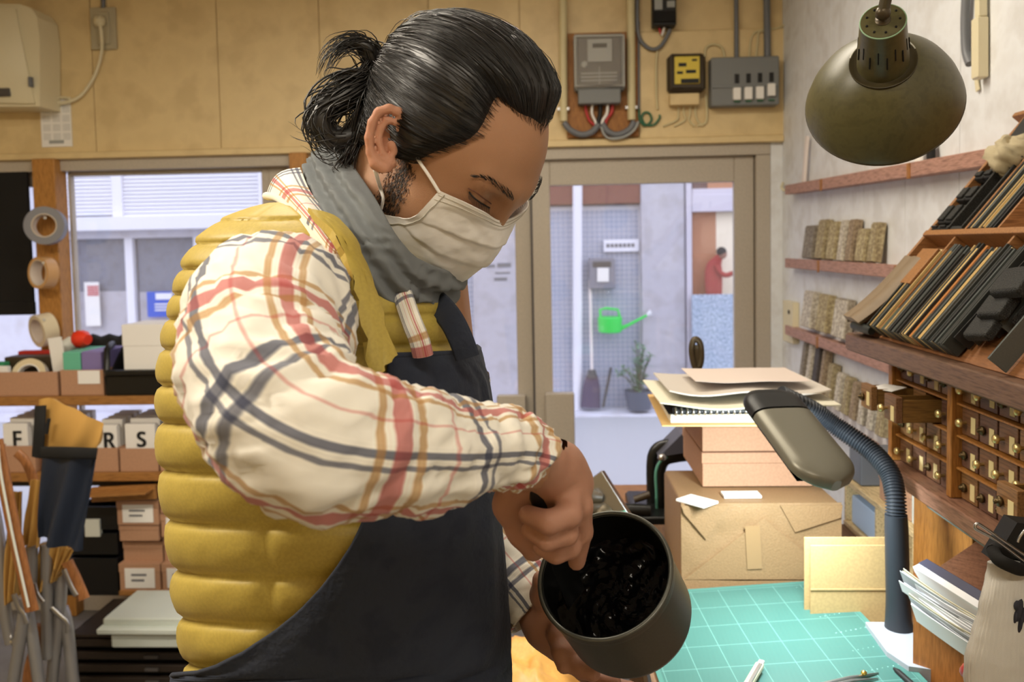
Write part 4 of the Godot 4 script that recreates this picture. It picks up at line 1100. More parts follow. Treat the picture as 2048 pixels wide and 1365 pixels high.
	for r in 10:
		var t := r / 9.0
		var a := spline(ct, 15)
		var b := spline(cm, 15)
		var c := spline(cbm, 15)
		var row := []
		for k in 15:
			var q: Vector3 = (a[k] * (1 - t) * (1 - t) + 2.0 * b[k] * t * (1 - t) + c[k] * t * t)
			row.append(q + Vector3(0, 0, 0.006 * sin(k * 1.3 + t * 3.0)))
		rows.append(row)
	part(tb, "back_cloth", G.new().sheet(rows, 0.012, true), M.tan_cloth)
	part(tb, "edge_band", G.new().tube(spline([Vector3(-1.5016, 1.0062, -2.4), Vector3(-1.499, 0.9384, -2.385), Vector3(-1.5124, 0.856, -2.39)], 10), 0.018, 8, true, 0.35, Vector3(1, 0, 0)), M.black_matt)
	part(tb, "loop_tag", G.new().tube([Vector3(-1.4534, 0.9755, -2.36), Vector3(-1.4646, 0.9319, -2.36)], 0.006, 6), M.black_matt)
	hang(tb, "mesh_pocket", [Vector3(-1.4917, 0.8763, -2.385), Vector3(-1.396, 0.8817, -2.36), Vector3(-1.3333, 0.8722, -2.385)], [Vector3(-1.5237, 0.6139, -2.4), Vector3(-1.4612, 0.5945, -2.37), Vector3(-1.3921, 0.576, -2.4)], 0.018, M.navy_mesh)
	part(tb, "pocket_band", G.new().tube(spline([Vector3(-1.4887, 0.8743, -2.375), Vector3(-1.3904, 0.8796, -2.345), Vector3(-1.325, 0.8687, -2.375)], 12), 0.017, 8, true, 0.3), M.black_matt)

func hang(parent: Node3D, called: String, top: Array, bottom: Array, wave: float, m: Material) -> void:
	var rows := []
	var a := spline(top, 13)
	var b := spline(bottom, 13)
	for r in 9:
		var row := []
		for k in 13:
			row.append(a[k].lerp(b[k], r / 8.0) + Vector3(0, 0, wave * sin(k * 1.05 + r * 0.35) * (0.4 + r / 12.0)))
		rows.append(row)
	part(parent, called, G.new().sheet(rows, 0.004, true), m)


const ORD := ["first", "second", "third", "fourth", "fifth", "sixth", "seventh", "eighth", "ninth", "tenth", "eleventh", "twelfth", "thirteenth", "fourteenth", "fifteenth", "sixteenth", "seventeenth", "eighteenth", "nineteenth"]

func ordinal(n: int) -> String:
	if n < 19: return ORD[n]
	var tens := ["twent", "thirt", "fort", "fift", "sixt", "sevent"]
	var t := (n + 1) / 10 - 2
	return tens[t] + "ieth" if (n + 1) % 10 == 0 else tens[t] + "y-" + ORD[(n + 1) % 10 - 1]

func right_wall() -> void:
	# four narrow ledges with printing blocks leaning on them
	var ys := [[1.657, 1.622, -1.5, "topmost"], [1.376, 1.376, -1.62, "second from the top"], [1.116, 1.116, -1.66, "third from the top"], [0.862, 0.846, -1.66, "lowest"]]
	for k in 4:
		var t := thing("wall_ledge", "reddish wooden picture ledge on the right wall, %s" % ys[k][3], "ledge", Vector3(0.93, ys[k][0] - 0.035, -2.5), "ledges on the right wall")
		var a := Vector3(0.93, ys[k][0] - 0.018, -3.34)
		var b := Vector3(0.93, ys[k][1] - 0.018, ys[k][2])
		part(t, "strip", G.new().bar(a, b, 0.04, 0.03, Vector3.UP, 0.003), M.rail_wood)
		part(t, "lip", G.new().bar(a + Vector3(-0.023, 0.003, 0), b + Vector3(-0.023, 0.003, 0), 0.008, 0.036, Vector3.UP, 0.002), M.rail_wood)
		for s in [0.24, 0.62]:
			var q := a.lerp(b, s) + Vector3(-0.028, 0, 0)
			part(t, "bracket", G.new().box(q, Vector3(0.004, 0.04, 0.018), 0.001), M.board_wood)
	var bt := noise_tex(0.03, [Color(0.72, 0.69, 0.66), Color(0.88, 0.86, 0.82), Color(1, 1, 0.98)], [0.25, 0.5, 0.75], 256, 5, 33, FastNoiseLite.TYPE_CELLULAR)
	var tones := [Color(0.7, 0.67, 0.62), Color(0.72, 0.67, 0.54), Color(0.76, 0.71, 0.57), Color(0.86, 0.84, 0.8), Color(0.68, 0.61, 0.52), Color(0.6, 0.57, 0.53)]
	var bm := []
	for k in tones.size():
		bm.append(mt("block_%d" % k, tones[k], 0.75, {"tex": bt, "scale": Vector3(9, 9, 9), "bump": bt, "depth": 0.08}))
	var dark := mt("block_print", Color(0.34, 0.31, 0.3), 0.7, {"tex": bt, "scale": Vector3(22, 22, 22)})
	var rows := [
		[[[-3.1586, -2.9917, 1.3766, 1.4947], [-3.001, -2.8808, 1.3779, 1.5121], [-2.8808, -2.7683, 1.3768, 1.5023], [-2.7683, -2.6942, 1.3744, 1.5038], [-2.6942, -2.6154, 1.375, 1.5044], [-2.6154, -2.5096, 1.3756, 1.4742], [-2.5096, -2.4339, 1.3766, 1.4906]], [5, 1, 2, 3, 4, 2, 1], "second ledge"],
		[[[-3.1725, -3.0091, 1.1291, 1.2607], [-2.9996, -2.8448, 1.1298, 1.2585], [-2.8345, -2.6588, 1.1283, 1.2554]], [3, 2, 0], "third ledge"],
		[[[-3.181, -3.1152, 0.895, 1.0726], [-3.1056, -3.0405, 0.8951, 1.0739], [-3.0359, -2.9564, 0.8947, 1.0738], [-2.9499, -2.8973, 0.8963, 1.0722], [-2.8849, -2.8092, 0.894, 1.0317], [-2.7974, -2.7317, 0.8918, 1.0141], [-2.7224, -2.6585, 0.8927, 1.0127], [-2.6513, -2.5907, 0.8909, 1.0082], [-2.5839, -2.5231, 0.8896, 0.9921], [-2.512, -2.459, 0.8892, 0.9747], [-2.4469, -2.3785, 0.8874, 0.9712]], [5, 3, 6, 4, 1, 3, 1, 4, 0, 3, 1], "lowest ledge"]]
	for row in rows:
		for k in row[0].size():
			var q = row[0][k]
			var w: float = q[1] - q[0]
			var h: float = q[3] - q[2]
			var t := thing("printing_block", "old wooden printing block on the %s, %s from the door corner" % [row[2], ORD[k]], "block", Vector3(0.925, q[2] + 0.002, (q[0] + q[1]) / 2), "printing blocks on the ledges")
			var m: Material = dark if row[1][k] == 6 else bm[row[1][k]]
			var B := Basis(Vector3(0, 0, 1), -0.13)
			part(t, "wood", G.new().box(Vector3(0.927, q[2] + 0.004 + h / 2, (q[0] + q[1]) / 2), Vector3(0.022, h, w * 0.7), 0.002, B), m)
			part(t, "face_plate", G.new().box(Vector3(0.9145, q[2] + 0.004 + h / 2, (q[0] + q[1]) / 2), Vector3(0.004, h - 0.008, w * 0.7 - 0.008), 0.001, B), bm[3] if row[1][k] in [3, 0] else m)
	var ov := G.new()
	ov.ball(Vector3(0.93, 1.1648, -2.6224), Vector3(0.008, 0.036, 0.03), 16)
	single("oval_block", ov, bm[5], "small oval printing block on the third ledge beside the grey block", "block", "printing blocks on the ledges")
	var hk := thing("wall_hook", "cream coat hook screwed to the corner beside the door", "hook", Vector3(0.9529, 1.6517, -3.5))
	part(hk, "hook", G.new().tube(spline([Vector3(0.9444, 1.6814, -3.52), Vector3(0.9303, 1.6596, -3.49), Vector3(0.9388, 1.6481, -3.47), Vector3(0.9519, 1.6591, -3.46), Vector3(0.9637, 1.6747, -3.46)], 12), 0.005, 8), M.ivory)
	var th := thing("wall_thermometer", "narrow white gauge with two black marks on the wall corner", "gauge", Vector3(0.945, 1.0437, -3.4211))
	part(th, "case", G.new().span(Vector3(0.925, 1.0458, -3.4532), Vector3(0.95, 1.2089, -3.3135), 0.003), M.ivory)
	for spot in [Vector3(0.922, 1.1679, -3.3728), Vector3(0.922, 1.1068, -3.3729)]:
		part(th, "mark", G.new().ball(spot + Vector3(0.001, 0, 0.012), Vector3(0.002, 0.009, 0.012), 10), M.black)
	single("brush", G.new().bar(Vector3(0.93, 1.6416, -3.1893), Vector3(0.935, 1.8252, -3.1579), 0.024, 0.012, Vector3(1, 0, 0), 0.003), M.pale_wood if M.has("pale_wood") else M.ivory, "tan wooden stick standing on the topmost ledge near the corner", "stick")
	single("black_tool", G.new().bar(Vector3(0.93, 1.6323, -2.1369), Vector3(0.935, 1.6822, -2.1494), 0.03, 0.012, Vector3(1, 0, 0), 0.003), M.black_matt, "black slab standing on the topmost ledge behind the lamp shade", "tool")
	single("ledge_block", G.new().bar(Vector3(0.93, 1.6301, -2.2048), Vector3(0.935, 1.6714, -2.2174), 0.03, 0.012, Vector3(1, 0, 0), 0.003), M.paper_white, "white slip standing on the topmost ledge behind the lamp shade", "paper")
	# pigeonholes under the ledges
	var pg := thing("pigeonholes", "pale wooden pigeonhole shelves against the right wall behind the lamp", "shelf", Vector3(0.83, 0.733, -2.0))
	wood("pale_board", Color(0.85, 0.74, 0.55), 2, 0.6)
	for y in [0.744, 0.852]:
		part(pg, "board", G.new().span(Vector3(0.72, y - 0.01, -2.13), Vector3(0.945, y + 0.004, -1.72), 0.002), M.pale_board)
	for z in [-2.13, -1.93, -1.73]:
		part(pg, "upright", G.new().span(Vector3(0.722, 0.748, z), Vector3(0.945, 0.842, z + 0.012), 0.002), M.pale_board)
	part(pg, "back", G.new().span(Vector3(0.938, 0.748, -2.13), Vector3(0.945, 0.842, -1.72), 0), M.pale_board)
	carton("small_carton", "small brown carton standing on the pigeonhole top", Vector3(0.74, 0.857, -1.95), Vector3(0.88, 0.925, -1.78), M.card)
	single("dark_case", G.new().span(Vector3(0.73, 0.857, -2.12), Vector3(0.86, 0.94, -2.04), 0.004), M.conduit_grey, "dark grey case standing on the pigeonhole top", "case")
	single("blue_carton", G.new().span(Vector3(0.73, 0.75, -2.1), Vector3(0.88, 0.82, -1.95), 0.003), mt("pale_blue", Color(0.7, 0.76, 0.84), 0.6), "pale blue carton in the pigeonhole", "box")
	single("white_canister", G.new().lathe([Vector2(0, 0), Vector2(0.022, 0), Vector2(0.024, 0.004), Vector2(0.024, 0.085), Vector2(0.02, 0.092), Vector2(0.02, 0.1), Vector2(0, 0.1)], Transform3D(Basis(), Vector3(0.76, 0.857, -1.76)), 20), M.white_plastic, "white canister beside the end of the type cabinet", "canister")

func on_rack(s: float, t: float, h: float) -> Vector3:
	# a spot on the sloping rack: s up the slope, t along the wall, h off its board
	return Vector3(0.62, 1.262, -1.78) + Vector3(0.6402, 0.7682, 0) * s + Vector3(0, 0, t) + Vector3(-0.7682, 0.6402, 0) * h

func rack_box(g: G, s0: float, s1: float, t0: float, t1: float, h0: float, h1: float, bevel := 0.001, spin := 0.0) -> G:
	var B := Basis(Vector3(0.6402, 0.7682, 0), Vector3(-0.7682, 0.6402, 0), Vector3(0, 0, 1))
	if spin != 0.0:
		B = Basis(Vector3(-0.7682, 0.6402, 0), spin) * B
	return g.box(on_rack((s0 + s1) / 2, (t0 + t1) / 2, (h0 + h1) / 2), Vector3(s1 - s0, h1 - h0, t1 - t0), bevel, B)

func cabinet() -> void:
	wood("cab_orange", Color(0.66, 0.44, 0.2), 1, 0.45)
	wood("cab_ledge", Color(0.43, 0.32, 0.25), 2, 0.5)
	wood("cab_red", Color(0.54, 0.39, 0.31), 2, 0.5)
	wood("drawer_a", Color(0.46, 0.32, 0.22), 2, 0.45)
	wood("drawer_b", Color(0.4, 0.28, 0.23), 2, 0.45)
	wood("drawer_c", Color(0.54, 0.39, 0.24), 2, 0.45)
	wood("drawer_side", Color(0.5, 0.36, 0.17), 0, 0.5)
	mt("old_paper", Color(0.83, 0.76, 0.56), 0.8)
	mt("brass_pale", Color(0.86, 0.78, 0.55), 0.35, {"metal": 0.85})
	mt("brass_dark", Color(0.34, 0.28, 0.18), 0.4, {"metal": 0.8})
	var cb := thing("type_cabinet", "wooden type cabinet with rows of small brass-knobbed drawers", "cabinet", Vector3(0.8, 1.0, -1.2))
	var zl := -1.677
	var zr := -0.72
	var y0 := 1.018
	var dy := 0.0535
	var pitch := 0.246
	part(cb, "back", G.new().span(Vector3(0.93, y0, zl), Vector3(0.945, 1.24, zr), 0), M.cab_orange)
	part(cb, "bottom_board", G.new().span(Vector3(0.635, y0 - 0.03, zl - 0.012), Vector3(0.945, y0, zr), 0.004), M.cab_red)
	part(cb, "front_ledge", G.new().span(Vector3(0.6, 1.222, -1.77), Vector3(0.68, 1.258, zr), 0.005), M.cab_ledge)
	part(cb, "top_board", G.new().span(Vector3(0.68, 1.225, -1.7), Vector3(0.945, 1.24, zr), 0.002), M.cab_orange)
	for c in 4:
		var z := zl + c * pitch
		part(cb, "upright", G.new().span(Vector3(0.652, y0, z), Vector3(0.94, 1.224, z + 0.017), 0.002), M.cab_orange)
	var knob := G.new().lathe([Vector2(0, 0), Vector2(0.0028, 0), Vector2(0.0028, 0.006), Vector2(0.0068, 0.009), Vector2(0.0075, 0.012), Vector2(0.0055, 0.0155), Vector2(0, 0.017)], Transform3D(Basis(Vector3(0, 0, -1), Vector3(-1, 0, 0), Vector3(0, 1, 0)), Vector3.ZERO), 14).mesh()
	var cup := G.new().lathe([Vector2(0, 0), Vector2(0.0055, 0), Vector2(0.0078, 0.003), Vector2(0.0068, 0.006), Vector2(0.003, 0.006), Vector2(0.0035, 0.01), Vector2(0, 0.011)], Transform3D(Basis(Vector3(0, 0, -1), Vector3(-1, 0, 0), Vector3(0, 1, 0)), Vector3.ZERO), 14).mesh()
	var fm := G.new().box(Vector3(0.006, 0, 0), Vector3(0.012, dy - 0.008, 0.052), 0.0012).mesh()
	var card := G.new().box(Vector3(-0.0006, 0, 0), Vector3(0.0008, 0.026, 0.014), 0).mesh()
	var sides := G.new()
	sides.box(Vector3(0.135, -0.002, 0.023), Vector3(0.246, dy - 0.014, 0.004), 0.0005)
	sides.box(Vector3(0.135, -0.002, -0.023), Vector3(0.246, dy - 0.014, 0.004), 0.0005)
	sides.box(Vector3(0.135, -0.021, 0), Vector3(0.246, 0.003, 0.046), 0.0005)
	sides.box(Vector3(0.256, -0.002, 0), Vector3(0.004, dy - 0.014, 0.046), 0.0005)
	var sm := sides.mesh()
	rng.seed = 41
	for c in 4:
		for r in 4:
			var y := y0 + dy * (3.5 - r)
			if r > 0:
				part(cb, "runner", G.new().span(Vector3(0.66, y + dy / 2 - 0.004, zl + c * pitch + 0.017), Vector3(0.93, y + dy / 2, zl + (c + 1) * pitch), 0.001), M.cab_orange)
			for k in 4:
				var z := zl + c * pitch + 0.017 + 0.0573 * (k + 0.5)
				var out := 0.0
				if c == 0 and r == 1 and k == 0: out = 0.075
				if c == 0 and r == 1 and k == 2: out = 0.075
				if c == 2 and r == 2 and k == 0: out = 0.07
				var d := Node3D.new()
				d.name = "drawer"
				cb.add_child(d, true)
				d.position = Vector3(0.668 - out, y - 0.002, z) - cb.position
				var m: Material = [M.drawer_a, M.drawer_b, M.drawer_c][rng.randi() % 3]
				piece(d, "front", fm, Transform3D(), m)
				piece(d, "box", sm, Transform3D(), M.drawer_side)
				var pale := rng.randf() < 0.5
				piece(d, "knob", knob if pale else cup, Transform3D(Basis(), Vector3(0, -0.002, -0.012)), M.brass_pale if pale else M.brass_dark)
				if rng.randf() < 0.9:
					piece(d, "label_card", card, Transform3D(Basis(), Vector3(0, -0.005 + rng.randf_range(-0.003, 0.003), 0.012)), M.old_paper)
	single("paper_scrap", G.new().box(Vector3(0.63, 1.168, -1.62), Vector3(0.04, 0.001, 0.05), 0, Basis(Vector3(0, 1, 0), 0.5) * Basis(Vector3(0, 0, 1), 0.1)), M.paper_white, "scrap of white paper lying on the open small drawer", "paper")
	# supports below
	part(cb, "end_support", G.new().span(Vector3(0.7, 0.735, -1.66), Vector3(0.94, y0 - 0.03, -1.64), 0.002), M.cab_orange)
	part(cb, "front_support", G.new().span(Vector3(0.695, 0.735, -1.66), Vector3(0.71, y0 - 0.03, -1.43), 0.002), M.cab_orange)
	mt("teal_metal", Color(0.42, 0.48, 0.46), 0.5)
	part(cb, "metal_bracket", G.new().span(Vector3(0.72, 0.82, -1.43), Vector3(0.732, y0 - 0.03, -1.25), 0.002), M.teal_metal)
	part(cb, "bracket_flange", G.new().span(Vector3(0.65, y0 - 0.042, -1.5), Vector3(0.9, y0 - 0.03, -0.9), 0.002), M.teal_metal)
	part(cb, "bolt", G.new().ball(Vector3(0.716, 0.945, -1.41), Vector3(0.005, 0.009, 0.009), 10), M.old_brown)
	rack()

func rack() -> void:
	wood("rack_wood", Color(0.64, 0.45, 0.27), 0, 0.5)
	wood("rack_floor", Color(0.55, 0.36, 0.2), 2, 0.6)
	mt("lead", Color(0.2, 0.21, 0.2), 0.5, {"tex": M.fine, "scale": Vector3(12, 12, 12), "metal": 0.3})
	mt("lead_light", Color(0.33, 0.35, 0.34), 0.45, {"tex": M.fine, "scale": Vector3(12, 12, 12), "metal": 0.3})
	mt("lead_dark", Color(0.1, 0.1, 0.1), 0.5, {"tex": M.fine, "scale": Vector3(12, 12, 12)})
	mt("pale_strip", Color(0.82, 0.7, 0.46), 0.6)
	mt("orange_strip", Color(0.68, 0.45, 0.22), 0.55)
	mt("olive_strip", Color(0.36, 0.38, 0.24), 0.6)
	mt("slab", Color(0.27, 0.27, 0.25), 0.7, {"tex": M.rough, "scale": Vector3(14, 14, 14), "bump": M.rough, "depth": 0.1})
	mt("leather", Color(0.5, 0.43, 0.34), 0.6, {"tex": M.blotch, "scale": Vector3(5, 5, 5)})
	var rk := thing("sloping_rack", "sloping wooden rack above the type cabinet filled with strips", "rack", on_rack(0, 0.4, -0.02))
	part(rk, "floor_board", rack_box(G.new(), 0.0, 0.54, 0.05, 1.0, -0.014, -0.004), M.rack_floor)
	part(rk, "cross_rail", rack_box(G.new(), 0.222, 0.236, 0.05, 1.0, -0.004, 0.034, 0.002), M.rack_wood)
	part(rk, "top_rail", rack_box(G.new(), 0.528, 0.54, 0.0, 1.0, -0.004, 0.034, 0.002), M.rack_wood)
	part(rk, "side_rail", rack_box(G.new(), 0.0, 0.54, 0.046, 0.056, -0.01, 0.03, 0.002), M.rack_wood)
	for t in [0.178, 0.378]:
		part(rk, "divider", rack_box(G.new(), 0.01, 0.222, t, t + 0.006, -0.004, 0.028, 0.001), M.rack_wood)
	for t in [0.196, 0.31]:
		part(rk, "divider", rack_box(G.new(), 0.236, 0.528, t, t + 0.006, -0.004, 0.03, 0.001), M.rack_wood)
	# the curled leather piece
	var rows := []
	for r in 14:
		var row := []
		var s := lerpf(0.0, 0.165, r / 13.0)
		for k in 12:
			var u := k / 11.0
			var curl := 0.018 + 0.012 * sin(PI * u) + 0.03 * pow(1.0 - r / 13.0, 3) * 0.4
			row.append(on_rack(s, 0.062 + 0.07 * u - 0.02 * pow(1.0 - r / 13.0, 2), curl + 0.004 * sin(u * 9.0)))
		rows.append(row)
	var lr := thing("leather_roll", "curled tan leather piece at the rack's lower left corner", "leather", on_rack(0.02, 0.08, 0))
	part(lr, "hide", G.new().sheet(rows, 0.012, true), M.leather)
	part(lr, "curl", G.new().tube([on_rack(0.0, 0.055, 0.022), on_rack(-0.002, 0.09, 0.03), on_rack(0.0, 0.14, 0.018)], [0.008, 0.011, 0.008], 12), M.lead)
	# thin boards stacked at the upper left of the lower row
	for k in 5:
		single("board_offcut", rack_box(G.new(), 0.118 - k * 0.003, 0.205 - k * 0.004, 0.102 + k * 0.001, 0.172, 0.0 + k * 0.007, 0.0062 + k * 0.007, 0.001), M.pale_board if k % 2 else M.rack_wood, "brown board offcut in the rack behind the leather, %s from the bottom" % ORD[k], "board", "board offcuts in the rack")
	# strips standing on edge
	var code := "dddpdldpdogdlldpdldddlpdlddpdwwdwdOOgddldppdldddldpdlddldd"
	var t := 0.139
	rng.seed = 5
	var n := 0
	for ch in code:
		var th := 0.0052
		var m: Material = M.lead
		var nm := "dark grey"
		match ch:
			"p": th = 0.003; m = M.pale_strip; nm = "thin pale wood"
			"w": th = 0.006; m = M.pale_strip; nm = "pale wood"
			"o": th = 0.003; m = M.orange_strip; nm = "thin orange wood"
			"O": th = 0.0075; m = M.orange_strip; nm = "broad orange wood"
			"g": th = 0.006; m = M.olive_strip; nm = "olive"
			"l": m = M.lead_light; nm = "light grey"
			"d": m = M.lead if rng.randf() < 0.6 else M.lead_dark
		var long := rng.randf_range(0.175, 0.2)
		if t < 0.176:
			long = rng.randf_range(0.11, 0.118)
		if ch == "g": long = 0.05
		single("rack_strip", rack_box(G.new(), 0.004, 0.004 + long, t, t + th - 0.0006, 0.0, rng.randf_range(0.026, 0.034), 0.0005), m, "%s strip on edge in the rack's lower row, %s from the leather" % [nm, ordinal(n)], "strip", "strips in the rack's lower row")
		n += 1
		t += th
		if t > 0.172 and t < 0.186: t = 0.186
		if t > 0.372 and t < 0.386: t = 0.386
	# dark rounded slabs at the right
	for q in [[0.03, 0.075, 0.47, 0.53, 0.012, 0.03, "lowest"], [0.062, 0.104, 0.485, 0.545, 0.022, 0.042, "middle"], [0.095, 0.145, 0.5, 0.57, 0.034, 0.056, "topmost"]]:
		single("black_slab", rack_box(G.new(), q[0], q[1], q[2], q[3], q[4], q[5], 0.006, 0.15), M.slab, "%s of the overlapping black rounded slabs at the rack's right" % q[6], "slab", "black slabs at the rack's right")
	single("glass_sheet", rack_box(G.new(), 0.0, 0.11, 0.59, 0.594, 0.0, 0.032, 0.0005), M.lead_light, "tilted dark glass plate at the right edge of the rack", "plate")
	single("green_offcut", rack_box(G.new(), 0.12, 0.19, 0.5, 0.535, 0.012, 0.03, 0.001), M.olive_strip, "olive green offcut behind the black rounded slabs", "offcut")
	for k in 7:
		single("zinc_plate", rack_box(G.new(), 0.02 + 0.01 * k, 0.2, 0.468 + k * 0.016, 0.470 + k * 0.016, 0.0, 0.03 - 0.002 * k, 0.0003, -0.08), [M.lead_dark, M.lead_light, M.slab][k % 3], "thin metal plate between strips and black slabs, %s from the strips" % ORD[k], "plate", "thin plates in the rack")
	# the upper row: rubber stamps, an empty dark tray, more strips
	n = 0
	for a in 2:
		for q in [[0.238, 0.25], [0.256, 0.3], [0.312, 0.345], [0.366, 0.385], [0.408, 0.432], [0.45, 0.47]]:
			var st := thing("rubber_stamp", "black rubber stamp on the rack's upper left, %s of the %s file" % [ORD[n % 6], "wall" if a == 0 else "inner"], "stamp", on_rack(q[0], 0.07 + a * 0.035, 0.02), "rubber stamps on the rack")
			part(st, "block", rack_box(G.new(), q[0], q[1], 0.056 + a * 0.035, 0.089 + a * 0.035, 0.012, 0.03, 0.003), M.slab)
			part(st, "relief", rack_box(G.new(), q[0] + 0.004, q[1] - 0.004, 0.061 + a * 0.035, 0.084 + a * 0.035, 0.03, 0.035, 0.002), M.slab)
			n += 1
	part(rk, "stamp_tray", rack_box(G.new(), 0.237, 0.5, 0.056, 0.13, 0.0, 0.011, 0.001), M.lead_dark)
	var tr := thing("dark_tray", "narrow dark tray lying beside the rubber stamps", "tray", on_rack(0.3, 0.16, 0.0))
	part(tr, "floor", rack_box(G.new(), 0.24, 0.47, 0.135, 0.19, 0.0, 0.005, 0.001), M.old_brown)
	for q in [[0.134, 0.139], [0.186, 0.191]]:
		part(tr, "side", rack_box(G.new(), 0.24, 0.47, q[0], q[1], 0.005, 0.034, 0.001), M.slab)
	part(tr, "end", rack_box(G.new(), 0.238, 0.246, 0.139, 0.186, 0.005, 0.03, 0.001), M.slab)
	t = 0.205
	n = 0
	for ch in "dgwplldlplddwpldldd":
		var m2: Material = {"d": M.lead_dark, "g": M.leather, "w": M.pale_strip, "p": M.pale_strip, "l": M.lead_light}[ch]
		var th := 0.0028 if ch in "wp" else 0.0054
		single("rack_strip", rack_box(G.new(), 0.24, 0.24 + rng.randf_range(0.2, 0.26), t, t + th - 0.0005, 0.0, rng.randf_range(0.026, 0.032), 0.0005), m2, "strip on edge in the rack's upper row, %s from the dark tray" % ordinal(n), "strip", "strips in the rack's upper row")
		n += 1
		t += th
		if t > 0.304 and t < 0.318: t = 0.318
	# crumpled cloth and boards at the top
	var nz := FastNoiseLite.new()
	nz.seed = 4
	nz.frequency = 9.0
	var cr := []
	for r in 17:
		var ring := PackedVector3Array()
		for k in 22:
			var a := -PI / 2 + PI * r / 16.0
			var b := TAU * k / 22
			var d := Vector3(cos(a) * cos(b), sin(a), -cos(a) * sin(b))
			var rr := 1.0 + 0.5 * nz.get_noise_3dv(d * 0.28) + 0.12 * sin(b * 5.0 + a * 4.0)
			ring.append(on_rack(0.405, 0.155, 0.035) + d * Vector3(0.038, 0.034, 0.04) * rr)
		cr.append(ring)
	mt("cream_cloth", Color(0.72, 0.67, 0.55), 0.9, {"tex": M.fine, "scale": Vector3(30, 30, 30)})
	single("crumpled_cloth", G.new().loft(cr), M.cream_cloth, "crumpled cream cloth lying among the rubber stamps", "cloth")
	single("dark_board", rack_box(G.new(), 0.455, 0.535, 0.09, 0.2, 0.036, 0.042, 0.001, 0.2), M.slab, "dark board lying at the top of the rack", "board")


